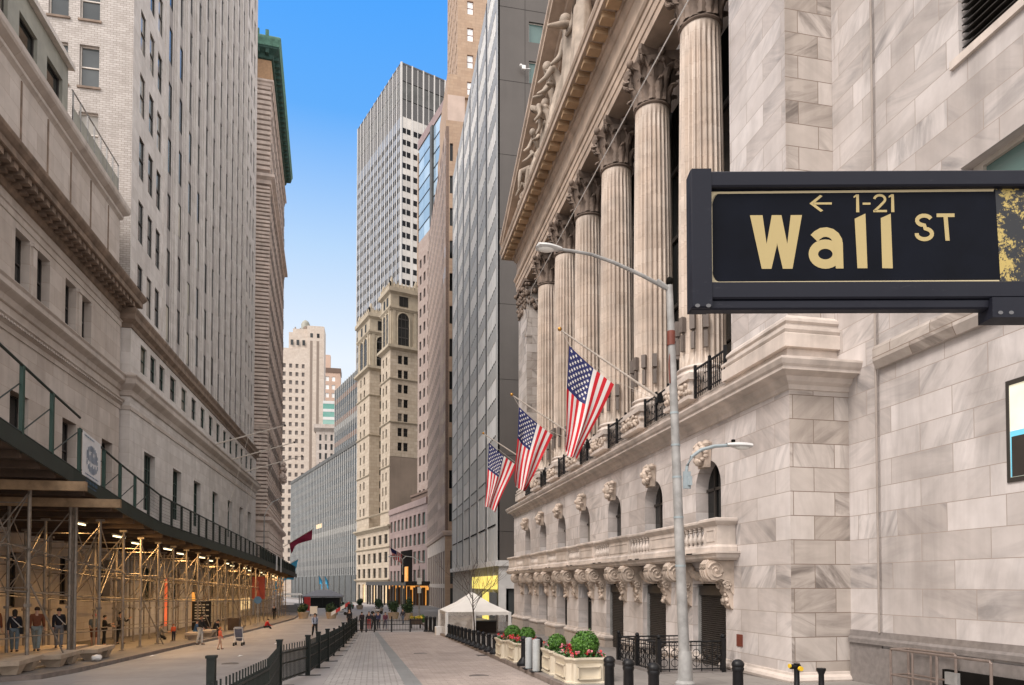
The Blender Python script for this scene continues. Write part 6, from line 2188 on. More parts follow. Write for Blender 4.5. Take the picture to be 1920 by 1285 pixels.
# north faces
mb = MB(S_f); wS = facade(mb, 0, 10, 40, 72, [(2.35, 3.65), (4.15, 5.5)], [r_ for r_ in frows if r_[0] > 40.2], .35, close=False); mb.build('tower_side', M['tan'], TT)
SL_ = Frame(*pt2(uL, 0), S_f.ang)
mb = MB(SL_); wI = facade(mb, 0, 10, 19.4, 72, [(3.4, 6.4)], frows, .35, close=False); mb.build('tower_side', M['tan'], TT)
for fr, w_ in ((F_, wR), (F_, wL), (S_f, wS), (SL_, wI)):
    windows(TT, fr, w_, .35, 'sash', M['glass_dark'], M['sash_dark'], 110)
mb = MB(S_f); mb.box(0, 10.4, -4, 39.9, -.4, -.02); mb.build('party_wall', M['tan_blank'], TT)
bk = MB(F_); bk.box(uL, uR, 19, 72, -9.9, -9.5); bk.build('light_well_wall', M['tan'], TT)
for (u0, u1, fr) in ((uR, L_, F_), (0, uL, F_)):
    q = [pt2(u0 + .4, -.5), pt2(u1 - .4, -.5), pt2(u1 - .4, -9.6), pt2(u0 + .4, -9.6)]
    core('tower_core', q, 19, 90, M['tan'], TT, .1)
for (u0, u1, dz, tag_) in ((uR, L_, 0, 'r'), (0, uL, -.5, 'l')):
    P3 = [pt2(u0, -10), pt2(u0, 0), pt2(u1, 0), pt2(u1, -10)]
    for (z0, z1, o_) in ((71.6, 73.0, 1.0), (83.6, 84.6, .45), (88.4, 90.2, .8)):
        mb = MB(); mb.sweep(P3, [(-.3, z0 + dz), (.05, z0 + dz), (o_ * .5, z0 + dz + .3), (o_, z0 + dz + .6), (o_, z1 + dz), (-.3, z1 + dz)]); mb.build('tower_cornice', M['tan_trim'], TT)
    mb = MB()
    mb.sweep(P3, [(-.2, 84.6 + dz), (.02, 84.6 + dz), (.02, 88.4 + dz), (-.2, 88.4 + dz)]); mb.sweep(P3, [(-.2, 73 + dz), (-.15, 73 + dz), (-.15, 83.6 + dz), (-.2, 83.6 + dz)]); mb.build('tower_top_wall', M['tan_trim'], TT)
    mb = MB(); mb.sweep(P3, [(-.3, 90.2 + dz), (.1, 90.2 + dz), (.1, 91.4 + dz), (-.3, 91.4 + dz)]); mb.build('parapet', M['tan_trim'], TT)
    for fr, W in ((Frame(*pt2(u0, 0), F_.ang), u1 - u0), (Frame(*pt2(u1, 0), S_f.ang), 9.6)):
        front = fr.ang == F_.ang
        n = 2 if front else 1
        ww = W * (.24 if front else .20)
        cs = [W * .36, W * .68] if front else [W * .42]
        for c in cs:
            z0, z1 = 73.2 + dz, 83.2 + dz; r = ww * (.62 if front else 1.0)
            mb = MB(fr); N = 12
            mb.face([(c - r, z0, .02), (c + r, z0, .02), (c + r, z1 - r, .02)] + [(c + r * math.cos(PI * i / N), z1 - r + r * math.sin(PI * i / N), .02) for i in range(1, N + 1)])
            aw = mb.build('arched_window', M['glass_dark'], TT)
            mb = MB(fr)
            mb.tube([(c - r, z0, .03)] + [(c - r * math.cos(PI * i / N), z1 - r + r * math.sin(PI * i / N), .03) for i in range(N + 1)] + [(c + r, z0, .03)], .22, 6)
            mb.build('arch_moulding', M['tan_trim'], aw, True)
            mb = MB(fr)
            for q in (-.33, .33):
                mb.box(c + r * q - .06, c + r * q + .06, z0, z1 - .5, .03, .09)
            for zz in (75.5, 78.4, 81):
                mb.box(c - r, c + r, zz + dz, zz + dz + .35, .03, .08)
            mb.build('window_bars', M['sash_dark'], aw)
            windows(TT, fr, [(c - .75, c + .75, 85.2 + dz, 87.8 + dz)] if front else [(c - 1.4, c + 1.4, 85.0 + dz, 88 + dz)], -.04, 'mull', M['glass_dark'], M['sash_dark'], 130)
        for u in ([W * .16, W * .52, W * .86] if front else [W * .12, W * .80]):
            mb = MB(fr); mb.box(u - .45, u + .45, 73 + dz, 83.6 + dz, -.15, .12); mb.build('corner_pilaster', M['tan_trim'], TT)
    for i in range(9):
        t_ = i / 8
        for (a, b) in ((pt2(u0, .1), pt2(u1, .1)), (pt2(u1, .1), pt2(u1, -9.5))):
            x, y = a[0] + (b[0] - a[0]) * t_, a[1] + (b[1] - a[1]) * t_
            mb = MB(); mb.box(x - .18, x + .18, y - .18, y + .18, 90.4 + dz, 91.9 + dz); mb.build('parapet_block', M['tan_trim'], TT)
    for (u, w_) in ((u1 - .5, -.5), (u0 + .5, -.5), (u1 - .5, -8)):
        x, y = pt2(u, w_); mb = MB(); mb.lathe([(.5, 91.3 + dz), (.45, 92.0 + dz), (.55, 92.3 + dz), (.3, 93.2 + dz), (.1, 93.6 + dz)], x, y, 8); mb.build('urn', M['tan_trim'], TT, True)
for (zs_) in (36.9, 49.9, 62.8):
    for (u0, u1, o_) in ((uR, L_, .35), (0, uL, .35)):
        mb = MB(); mb.sweep([pt2(u0, -9.5), pt2(u0, 0), pt2(u1, 0), pt2(u1, -9.5)] if zs_ > 40 else [pt2(u0, 0), pt2(u1, 0)], [(-.1, zs_), (.05, zs_), (o_, zs_ + .3), (o_, zs_ + .55), (-.1, zs_ + .6)]); mb.build('string_cornice', M['tan_trim'], TT)
# lower storeys
mb = MB(F_)
wb = facade(mb, 0, L_, -4.5, 19.4, spans(1.6, 5.6, 3.0, 6), [(-3.6, 2.2), (4.2, 7.2), (8.8, 11.9), (14.4, 17.2)], .4, close=False); mb.build('base_wall', M['tan'], TT)
wb = [(q[0] + .5 * ((q[1] - q[0]) / 2 + 0) * 0, q[1], q[2], q[3]) for q in wb]
windows(TT, F_, [q for q in wb if q[2] > 0], .4, 'mull', M['glass_dark'], M['sash_dark'], 130)
for i, q in enumerate([q for q in wb if q[2] < 0]):
    mb = MB(F_); mb.box(q[0], q[1], q[2], q[3], -.6, -.42); mb.build('lit_entrance' if i % 2 == 1 else 'entrance', M['glow_warm'] if i % 2 == 1 else M['slabglass'], TT)
for (z0, h_, o_) in ((18.4, 1.6, 1.0), (13.0, .6, .4), (3.0, .9, .7), (23.4, .5, .3)):
    mb = MB(); mb.sweep([pt2(0, -3), pt2(0, 0), pt2(L_, 0), pt2(L_, -.02)], [(-.3, z0), (.05, z0), (o_ * .6, z0 + h_ * .4), (o_, z0 + h_ * .6), (o_, z0 + h_ * .9), (-.3, z0 + h_)]); mb.build('string_cornice', M['tan_trim'], TT)

# curtain wall slab across the bend ------------------------------------------
CS = thing('curtain_wall_block', 'dark grey glass curtain wall office block closing the street bend', 'building', (-22, 290, gz(250)))
B_, A_ = (-38.9, 345.0), (-5.7, 239.2)
F_, S_f, L_, pl = block_frames(B_, A_, 22)
core('core', pl, -6, 50, M['slabglass'], CS, 1.2)
nfl = 12; z0, z1 = 6.2, 50.6; ph = (z1 - z0) / nfl
for j in range(nfl):
    mb = MB(F_); mb.box(0, L_, z0 + ph * j, z0 + ph * j + ph * .55, -.5, -.10); mb.build('window_band', M['slabglass'], CS)
    mb = MB(F_); mb.box(0, L_, z0 + ph * j + ph * .55, z0 + ph * (j + 1), -.5, -.06); mb.build('spandrel_band', M['slabspandrel'], CS)
nf = 40
for k in range(nf + 1):
    u = L_ * (k / nf)
    mb = MB(F_); mb.box(u - .2, u + .2, 5.4, 51.0, -.058, .03); mb.build('mullion', M['alum_grey'], CS)
mb = MB(F_); mb.box(52, 62, z0 + ph * 5 + .2, z0 + ph * 5 + 1.9, -.09, -.04); mb.build('lit_windows', M['glow_warm'], CS)
mb = MB(F_); mb.box(0, L_, 49.9, 51.2, -.4, .2); mb.build('roof_edge', M['slabspandrel'], CS)
mb = MB(F_); mb.box(0, L_, -4.5, 5.4, -3.4, -3.0); mb.build('ground_floor_glazing', M['slabglass'], CS)
for k in range(15):
    u = 2 + k * 7.8
    mb = MB(F_); mb.box(u - .5, u + .5, -4.5, 5.4, -1.4, -.2); mb.build('column', M['slabspandrel'], CS)
    if k < 14 and k not in (4, 5, 6):
        mb = MB(F_); mb.extrude([(u + .9, 2.2, -1.0), (u + .9, 4.0, -2.9), (u + .9, 2.2, -2.9)], (6, 0, 0)); mb.build('awning', M['darkawning'], CS)
        if k % 3 == 1:
            mb = MB(F_); mb.box(u + 1.5, u + 5.5, -2, 1.2, -2.99, -2.8); mb.build('lit_shopfront', M['glow_warm'] if k % 2 else M['glow_orange'], CS)
# upper slab
uS = L_ * .73
q = [pt for pt in pl]
Fu = F_
for j in range(6):
    z = 51.2 + 4.0 * j
    mb = MB(Fu); mb.box(uS, L_, z, z + 2.2, -.5, -.10); mb.build('window_band', M['slabglass'], CS)
    mb = MB(Fu); mb.box(uS, L_, z + 2.2, z + 4.0, -.5, -.06); mb.build('spandrel_band', M['brownshade'] if j % 2 == 0 else M['slabspandrel'], CS)
for k in range(12):
    u = uS + (L_ - uS) * k / 11
    mb = MB(Fu); mb.box(u - .13, u + .13, 51.2, 75.6, -.058, .03); mb.build('mullion', M['alum_grey'], CS)
mb = MB(Fu); mb.box(uS + .2, L_ - .2, 51.2, 75.2, -20, -.6); mb.build('upper_core', M['slabglass'], CS)

# pale stepped tower far away -------------------------------------------------
K = 1.15
PT = thing('stepped_tower', 'pale cream stepped skyscraper with dark vertical stripes in the far distance', 'building', (-37, 380, gz(260)))
FY = 380.0
fx = Frame(-48.6, FY, 0); z_ = lambda z: 2.4 + (z - 2.4) * K
mb = MB(fx)
wr = facade(mb, 0, 13.4, -6, z_(111), [(1.2, 2.6), (4.4, 5.9), (7.6, 9.1), (10.8, 12.2)], [(10 + 4.45 * j, 12.2 + 4.45 * j) for j in range(25)], .4); mb.build('wall', M['cream'], PT)
windows(PT, fx, wr, .4, 'pane', M['farpane'], M['sash_dark'], 100)
mb = MB(fx); mb.box(13.4, 22.2, -6, z_(122), -12, .0); mb.build('striped_shaft', M['cream'], PT)
for u in (14.9, 18.3):
    mb = MB(fx); mb.box(u, u + 1.35, -4, z_(115), .002, .05); mb.build('dark_stripe', M['cream_dark'], PT)
mb = MB(fx); mb.box(.1, 13.39, -6, z_(110.5), -12, -.45); mb.box(4, 21, z_(111), z_(118.6), -11, -.6); mb.box(6, 13.4, z_(111), z_(120.5), -11, -1); mb.build('core', M['cream'], PT)
windows(PT, fx, [(5 + 3 * k, 6.4 + 3 * k, z_(112.5), z_(115)) for k in range(3)] + [(15, 16.4, z_(116.5), z_(118.5)), (18.4, 19.8, z_(116.5), z_(118.5))], -.6 + .55, 'pane', M['slabglass'], M['sash_dark'], 120)
rnd = random.Random(2)
for i in range(16):
    mb = MB(fx); u = rnd.uniform(6, 19); mb.box(u, u + rnd.uniform(.6, 1.6), z_(120), z_(121.5 + rnd.random() * 2), -6, -5 + rnd.random()); mb.build('roof_plant', M['cream_dark'], PT)
mb = MB(); mb.lathe([(2.2, z_(120)), (2.3, z_(125.0)), (1.6, z_(126.2)), (.3, z_(127))], -36.8, FY + 8, 12); mb.build('water_tank', M['copper_pale'], PT, True)

BT = thing('distant_tower', 'distant beige tower with brown roof edge behind the pale skyscraper', 'building', (-24, 430, gz(260)))
k2 = 430 / 360.0; zz = lambda z: 2.4 + (z - 2.4) * k2
fx = Frame(-31.5, 430, 0)
mb = MB(fx); wr = facade(mb, 0, 11.3, -6, zz(109.5), [(2.6, 4.6), (6.2, 8.2)], [(60 + 5 * j, 62.8 + 5 * j) for j in range(14)], .3); mb.box(0, 11.3, -6, zz(109), -10, -.4); mb.build('wall', M['beige'], BT)
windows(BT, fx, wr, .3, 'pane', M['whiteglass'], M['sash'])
mb = MB(fx); mb.box(-.3, 11.6, zz(109.5), zz(111.8), -10, .3); mb.build('roof_edge', M['brownshade'], BT)
mb = MB(fx); mb.box(1, 5.2, zz(111.8), zz(119), -7, -2); mb.build('penthouse', M['beige'], BT)

BS = thing('stone_office', 'distant buff stone office with bracketed cornice under a green glass roof storey', 'building', (-22, 350, gz(260)))
k2 = 350 / 320.0; zz = lambda z: 2.4 + (z - 2.4) * k2
fx = Frame(-28.0, 352, rad(-4))
mb = MB(fx); wr = facade(mb, 0, 10.2, -6, zz(71), [(1.5, 2.6), (4.2, 5.3), (6.9, 8.0)], [(50 + 4.6 * j, 53 + 4.6 * j) for j in range(6)], .3); mb.box(0, 10.2, -6, zz(70.5), -12, -.4); mb.build('wall', M['limestone'], BS)
windows(BS, fx, wr, .3, 'pane', M['slabglass'], M['sash_dark'])
mb = MB(fx); mb.extrude([(-1, zz(71), .0), (-1, zz(72.5), 1.3), (-1, zz(74.2), 1.3), (-1, zz(74.4), -6), (-1, zz(71), -6)], (12, 0, 0)); mb.build('cornice', M['limestone'], BS)
for j in range(3):
    mb = MB(fx); mb.box(3.0, 10.4, zz(74.4) + 4 * j, zz(74.4) + 4 * j + 2.6, -8, -1.5); mb.build('glass_storey', M['glass_teal'], BS)
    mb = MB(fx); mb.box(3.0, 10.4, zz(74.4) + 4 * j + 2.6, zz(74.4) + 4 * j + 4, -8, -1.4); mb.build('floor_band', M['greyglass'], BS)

# tall striped tower ----------------------------------------------------------
SK = thing('skyscraper', 'tall grey and white striped skyscraper with dark louvred top against the sky', 'building', (13, 315, gz(260)))
c0 = Vector((10.7, 300.0)); le = Vector((-9.0, 350.0)); ri = Vector((35.7, 309.2))
F1 = Frame(le.x, le.y, math.atan2(c0.y - le.y, c0.x - le.x)); L1 = (c0 - le).length
F2 = Frame(c0.x, c0.y, math.atan2(ri.y - c0.y, ri.x - c0.x)); L2 = (ri - c0).length
mb = MB(); mb.prism([tuple(c0 + Vector((.5, .9))), tuple(ri + Vector((-1, 1))), tuple(ri + (le - c0)), tuple(le + Vector((1, 0)))], -6, 228); mb.build('core', M['towertop'], SK)
TZ, TP = 230.0, 5.12
for fr, L, nb, sp_ in ((F1, L1, 12, M['towerspandrel_shaded']), (F2, L2, 5, M['towerspandrel'])):
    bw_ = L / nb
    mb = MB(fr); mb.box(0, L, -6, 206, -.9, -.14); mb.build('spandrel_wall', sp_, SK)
    for j in range(3):
        mb = MB(fr); mb.box(0, L, 206 + 8 * j, 206 + 8 * j + (7.6 if j < 2 else 8), -.9, -.13); mb.build('louvre_band', M['towertop'] if j != 1 else M['slabspandrel'], SK)
    rects = [(bw_ * k + .7, bw_ * (k + 1) - .7, 40 + TP * j, 42.4 + TP * j) for k in range(nb) for j in range(32)]
    rects.sort(key=lambda q: -q[2])
    windows(SK, fr, rects, .13, 'mull', M['towerglass'], M['towerfin'], 40 if fr is F1 else 100)
    for k in range(nb + 1):
        u = bw_ * k; hw = .32 if 0 < k < nb else .65
        mb = MB(fr); mb.box(max(0, u - hw), min(L, u + hw), -6, TZ, -.13, .05); mb.build('white_fin', M['towerfin'], SK)
        if k < nb:
            mb = MB(fr); mb.box(u + bw_ / 2 - .14, u + bw_ / 2 + .14, -6, TZ - .4, -.13, -.04); mb.build('thin_fin', M['towerfin'], SK)
mb = MB(); mb.prism([tuple(c0), tuple(ri), tuple(ri + (le - c0)), tuple(le)], TZ - .8, TZ - .2); mb.build('roof', M['towertop'], SK)
# ------------------------------------------------------------------ fence down the middle of the street
FPTS = [(-2.55, 8.6), (-2.42, 12.3), (-2.30, 16.4), (-2.67, 21.2), (-2.12, 24.0), (-1.98, 26.6), (-1.84, 29.6), (-1.74, 32.6), (-1.66, 35.8), (-1.60, 39.0), (-1.55, 42.2), (-1.50, 45.4), (-1.46, 48.6), (-1.42, 51.8), (-1.38, 55.0), (-1.36, 58.0)]
FE = thing('picket_fence', 'black steel picket fence on feet running down the middle of the street', 'fence', (-2, 30, gz(30)))


def picket_panel(p, q, hgt=1.18):
    mb = MB()
    a, b = Vector(p), Vector(q); L = (b - a).length
    n = max(6, int(L / .125))
    for i in range(1, n):
        t = i / n; c = a.lerp(b, t); g = gz(c.y)
        h = hgt if i % 2 else hgt - .17
        mb.box(c.x - .014, c.x + .014, c.y - .014, c.y + .014, g + .10, g + h)
    d = (b - a).normalized(); nx = Vector((-d.y, d.x)) * .02
    for z in (.16, .62, .93):
        za, zb = gz(a.y) + z, gz(b.y) + z
        mb.extrude([(a.x - nx.x, a.y - nx.y, za - .022), (a.x + nx.x, a.y + nx.y, za - .022), (a.x + nx.x, a.y + nx.y, za + .022), (a.x - nx.x, a.y - nx.y, za + .022)], (b.x - a.x, b.y - a.y, zb - za))
    return mb


sub = []
for p, q in zip(FPTS, FPTS[1:]):
    L = math.hypot(q[0] - p[0], q[1] - p[1]); m = 1
    for k in range(m):
        f = lambda t: (p[0] + (q[0] - p[0]) * t, p[1] + (q[1] - p[1]) * t)
        sub.append((f(k / m), f((k + 1) / m)))
for i, (a, b) in enumerate(sub):
    picket_panel(a, b).build('picket_panel', M['iron_fence'], FE)
    if i in (0, 1, 2):
        a = ((-2.75, 9.5), (-2.98, 13.95), (-2.30, 16.42))[i]
        if i != 1:
            continue
    big = i < 6 or i % 3 == 0
    s = .075 if big else .04; g = gz(a[1]); h = (1.38 if i < 2 else 1.30) if big else 1.22
    mb = MB(); mb.box(a[0] - s, a[0] + s, a[1] - s, a[1] + s, g, g + h); mb.prism([(a[0] - s * 1.25, a[1] - s * 1.25), (a[0] + s * 1.25, a[1] - s * 1.25), (a[0] + s * 1.25, a[1] + s * 1.25), (a[0] - s * 1.25, a[1] + s * 1.25)], g + h, g + h + .05)
    p = mb.build('post', M['iron_fence'], FE)
    mb = MB(); mb.box(a[0] - .30, a[0] + .42, a[1] - .05, a[1] + .05, g + .004, g + .022); mb.build('foot', M['iron_fence'], p)

BF = thing('picket_barrier', 'black picket barrier across the end of the brick lane', 'fence', (1.5, 58, gz(58)))
bp = [(-1.3, 58.1), (.1, 58.2), (1.5, 58.1), (3.0, 57.9), (4.35, 57.4)]
for i, (a, b) in enumerate(zip(bp, bp[1:])):
    picket_panel(a, b, 1.12).build('picket_panel', M['iron'], BF)
for i, (x, y) in enumerate(bp + [(-.55, 58.15), (-.9, 58.12)]):
    g = gz(y); mb = MB(); mb.box(x - .06, x + .06, y - .06, y + .06, g, g + (1.3 if i != 3 else 1.1)); mb.build('post', M['iron'], BF)

# ------------------------------------------------------------------ bollards
PROF1 = [(.19, 0), (.19, .05), (.13, .09), (.115, .14), (.105, .80), (.115, .82), (.125, .86), (.115, .90), (.13, .93), (.13, .97), (.10, 1.02), (.05, 1.05)]
PROF2 = [(.26, 0), (.26, .10), (.22, .13), (.16, .22), (.12, .27), (.105, .32), (.10, .80), (.13, .83), (.13, .88), (.10, .90), (.12, .97), (.09, 1.03), (.04, 1.06)]


def bollard_proto(prof):
    r = thing('bollard', '', 'bollard')
    a = MB(); a.lathe([p for p in prof if p[1] <= .32 or prof is PROF1 and p[1] <= .14], n=16); lpart(a, 'bollard_base', M['iron'], r, True)
    b = MB(); b.lathe([p for p in prof if (p[1] >= .30 if prof is PROF2 else p[1] >= .14)], n=16); lpart(b, 'post', M['iron'], r, True)
    return r


b1 = bollard_proto(PROF1); b2 = bollard_proto(PROF2)
near = [(5.13, 14.67, 'first of three plain black bollards beside the cream planter'), (5.26, 13.84, 'middle of three plain black bollards at the lower edge'), (5.41, 12.86, 'last plain black bollard in front of the lamp post foot'), (7.35, 13.1, 'black bollard top right of the lamp post foot')]
for i, (x, y, lab) in enumerate(near):
    if i == 0:
        o = b1; o.location = (x, y, gz(y) + .15); o['label'] = lab
    else:
        o = dup(b1, (x, y, gz(y) + .15), 0, lab)
    o['group'] = 'plain black bollards'
ords = ['first', 'second', 'third', 'fourth', 'fifth', 'sixth', 'seventh', 'eighth', 'ninth', 'tenth', 'eleventh', 'farthest']
row = [(5.25, 24.1)] + [(5.22 - .03 * k, 29.9 + 1.42 * k) for k in range(12)]
for i, (x, y) in enumerate(row):
    lab = 'ornate black bollard standing alone between two cream planters' if i == 0 else '%s flared black bollard in the kerb row leading to the white tent' % ords[i - 1]
    if i == 0:
        o = b2; o.location = (x, y, gz(y) + .15); o['label'] = lab
    else:
        o = dup(b2, (x, y, gz(y) + .15), 0, lab, scale=(.95, .95, .80)); o['group'] = 'bollards along the kerb row'
gp = None
for i, (x, y, lab) in enumerate(((5.16, 22.9, 'farther pale grey steel post beside the near planter'), (5.18, 21.9, 'nearer pale grey steel post beside the near planter'))):
    if gp is None:
        gp = thing('security_post', lab, 'post', (x, y, gz(y) + .15), 0, 'grey posts between the planters')
        a = MB(); a.lathe([(.125, 0), (.125, 1.0), (.115, 1.04), (.05, 1.06)], n=16); lpart(a, 'post', M['greypost'], gp, True)
        a = MB(); a.box(-.2, .2, -.2, .2, 0, .03); lpart(a, 'base_plate', M['iron'], gp)
    else:
        dup(gp, (x, y, gz(y) + .15), 0, lab)
for i, (x, y, lab) in enumerate(((5.55, 23.1, 'black post behind the farther grey post'), (5.42, 22.5, 'black post behind the nearer grey post'))):
    dup(b1, (x, y, gz(y) + .15), 0, lab)
far_b = [(4.15, 55.6, 'left black post of the gate beside the tent corner'), (4.45, 55.2, 'middle black post of the gate beside the tent corner'), (4.75, 54.9, 'right black post of the gate beside the tent corner')]
for x, y, lab in far_b:
    dup(b1, (x, y, gz(y) + .1), 0, lab, scale=(1.2, 1.2, 1.15))

# ------------------------------------------------------------------ planters, box balls, flowers
def planter(x, y, sx, sy, h, label):
    g = gz(y) + .15
    r = thing('planter', label, 'planter', (x, y, g), 0, 'cream planters on the right pavement')
    N = 64
    def outline(k):
        out = []
        for i in range(N):
            a = 2 * PI * i / N
            c, s = math.cos(a), math.sin(a)
            ex = .45
            px, py = math.copysign(abs(c) ** ex, c), math.copysign(abs(s) ** ex, s)
            bul = 1 + .05 * math.cos(2 * a) * 0 - .055 * math.cos(8 * a)
            out.append((x + px * sx * k * bul, y + py * sy * k * bul))
        return out
    prof = [(1.02, 0), (1.02, .06), (.97, .08), (.955, h - .16), (.98, h - .14), (1.03, h - .07), (1.06, h - .05), (1.06, h), (.95, h), (.93, h - .1)]
    mb = MB(); rings = []
    for k, z in prof:
        rings.append([mb.pt((*p, g + z)) for p in outline(k)])
    for a, b in zip(rings, rings[1:]):
        for i in range(N):
            mb.f.append([a[i], a[(i + 1) % N], b[(i + 1) % N], b[i]]); mb.mi.append(0)
    mb.build('tub', M['planter'], r, True)
    mb = MB(); mb.face([(*p, g + h - .06) for p in outline(.945)]); mb.build('soil', M['soil'], r)
    # raised panel mouldings on the street side and the camera side
    mb = MB()
    for a0, a1, b0, b1 in ((x - sx * .55, x + sx * .55, g + .14, g + h - .24),):
        yy = y - sy * 1.005
        for q in ((a0, a1, b0, b0 + .02), (a0, a1, b1 - .02, b1), (a0, a0 + .02, b0, b1), (a1 - .02, a1, b0, b1)):
            mb.box(q[0], q[1], yy - .02, yy + .06, q[2], q[3])
    a0, a1, b0, b1 = y - sy * .55, y + sy * .55, g + .14, g + h - .24
    xx = x - sx * 1.005
    for q in ((a0, a1, b0, b0 + .02), (a0, a1, b1 - .02, b1), (a0, a0 + .02, b0, b1), (a1 - .02, a1, b0, b1)):
        mb.box(xx - .02, xx + .06, q[0], q[1], q[2], q[3])
    mb.build('panel_moulding', M['planter'], r)
    return g + h - .06


def leaf_cloud(mb, c, r, n, size, rnd, shell=.75, sq=(1, 1, 1), mi=0):
    for _ in range(n):
        v = Vector((rnd.gauss(0, 1), rnd.gauss(0, 1), rnd.gauss(0, 1))).normalized()
        rr = r * (shell + (1.03 - shell) * rnd.random() ** .6) * (1 + .035 * math.sin(v.x * 7 + v.z * 5) + .035 * math.sin(v.y * 11 + v.z * 3)) * (1.0 + (.14 * rnd.random() if rnd.random() < .04 else 0))
        p = Vector(c) + Vector((v.x * sq[0], v.y * sq[1], v.z * sq[2])) * rr
        d = (v + Vector((rnd.uniform(-1, 1), rnd.uniform(-1, 1), rnd.uniform(-.6, 1))) * .8).normalized()
        a = d.cross(Vector((rnd.uniform(-1, 1), rnd.uniform(-1, 1), rnd.uniform(-1, 1)))).normalized(); b = d.cross(a)
        s = size * rnd.uniform(.6, 1.3)
        mb.face([p - a * s * .5, p + b * s * .35 + d * s * .15, p + a * s * .7 + d * s * .3, p - b * s * .35 + d * s * .15], mi)


def box_ball(x, y, z, r, label):
    t_ = thing('box_shrub', label, 'shrub', (x, y, z), 0, 'clipped box balls')
    rnd = random.Random(int(x * 100 + y * 10))
    mb = MB(); leaf_cloud(mb, (x, y, z + r * .95), r, int(5200 * r / .4), .055, rnd); mb.build('foliage', M['leaf'], t_)
    mb = MB(); mb.ball((x, y, z + r * .95), r * .80, 14, 10); mb.build('inner_growth', M['leaf_dark'], t_, True)
    mb = MB(); mb.tube([(x, y, z - .04), (x, y, z + r * .4)], .035, 6); mb.build('stem', M['bark'], t_)


def flower_bed(x, y, z, sx, sy, label, n=30, pets=('petal_red', 'petal_pink')):
    t_ = thing('flowers', label, 'flowers', (x, y, z), 0, 'flowers in the cream planters')
    rnd = random.Random(int(x * 31 + y * 17))
    mb = MB(); m2 = MB(); m3 = MB()
    for _ in range(n * 9):
        px, py = x + rnd.uniform(-1, 1) * sx, y + rnd.uniform(-1, 1) * sy
        leaf_cloud(mb, (px, py, z + .05), .06, 1, .11, rnd, .3)
    for i in range(n):
        px, py = x + rnd.uniform(-1, 1) * sx * 1.02, y + rnd.uniform(-1, 1) * sy * 1.02
        h = rnd.uniform(.10, .24)
        leaf_cloud(m2 if i % 3 else m3, (px, py, z + h), .045, 9, .06, rnd, .3)
    mb.build('leaves', M['leaf_mid'], t_); m2.build('red_blooms', M[pets[0]], t_); m3.build('pink_blooms', M[pets[1]], t_)


za = planter(5.85, 19.25, .60, .88, .73, 'nearest cream planter with the large box ball')
zb = planter(5.98, 21.35, .62, .80, .76, 'cream planter just behind the nearest one with a small box ball')
box_ball(5.95, 19.1, za, .38, 'largest round clipped box ball in the nearest planter')
box_ball(5.72, 21.35, zb, .27, 'smaller round box ball behind the largest one')
flower_bed(5.85, 19.25, za, .52, .76, 'red and pink flowers round the largest box ball')
flower_bed(5.98, 21.35, zb, .52, .68, 'red flowers in the planter behind the nearest one')
zc = planter(5.72, 26.0, .58, .95, .76, 'cream planter beyond the ornate bollard')
zd = planter(5.62, 28.1, .58, .90, .76, 'farthest cream planter beside the bollard row')
box_ball(5.78, 26.0, zc, .30, 'round box ball in the planter beyond the ornate bollard')
box_ball(5.62, 28.0, zd, .31, 'round box ball in the farthest planter')
flower_bed(5.72, 26.0, zc, .5, .8, 'red flowers in the planter beyond the ornate bollard')
flower_bed(5.62, 28.1, zd, .5, .75, 'red flowers in the farthest cream planter')

# ------------------------------------------------------------------ ornamental railing at the basement steps
IR = thing('iron_railing', 'low ornamental black iron railing round the basement steps behind the lamp post', 'railing', (9.6, 21.5, gz(21.5) + .15))


def orn_panel(a, b, h=.98):
    a, b = Vector(a), Vector(b); L = (b - a).length; mb = MB()
    g0, g1 = gz(a.y) + .15, gz(b.y) + .15
    P = lambda t, z: (a.x + (b.x - a.x) * t, a.y + (b.y - a.y) * t, g0 + (g1 - g0) * t + z)
    mb.tube([P(0, h), P(1, h)], .03, 6); mb.tube([P(0, .12), P(1, .12)], .022, 6); mb.tube([P(0, h - .12), P(1, h - .12)], .016, 5)
    n = max(3, int(L / .34))
    for i in range(n + 1):
        t = i / n
        mb.tube([P(t, 0), P(t, h)], .018, 5)
        if i < n:
            tc = (i + .5) / n; rr = .12 / L
            for zc in (.32, .62):
                mb.tube([P(tc + rr * math.cos(k * PI / 6), zc + .12 * math.sin(k * PI / 6)) for k in range(13)], .012, 4)
            mb.tube([P(tc, .12), P(tc, h)], .010, 4)
            mb.ball(P(tc, .47), .035, 6, 4)
    return mb


c0, c1, c2, c3 = (8.75, 24.0), (8.75, 20.4), (11.1, 20.4), (11.1, 24.0)
for a, b in ((c0, c1), (c1, (10.9, 20.35)), ((11.1, 24.0), c0)):
    orn_panel(a, b).build('railing_panel', M['iron'], IR, True)
for (x, y) in (c0, c1, (10.9, 20.35), (8.75, 22.2)):
    g = gz(y) + .15; mb = MB(); mb.box(x - .07, x + .07, y - .07, y + .07, g, g + 1.08); mb.ball((x, y, g + 1.14), .075, 8, 6); mb.build('newel_post', M['iron'], IR)
mb = MB(); mb.box(8.6, 11.2, 20.3, 24.1, gz(24) + .05, gz(22) + .24)
tag(mb.build('stone_landing', M['granite'], None), 'low granite slab carrying the ornamental iron railing', 'slab')
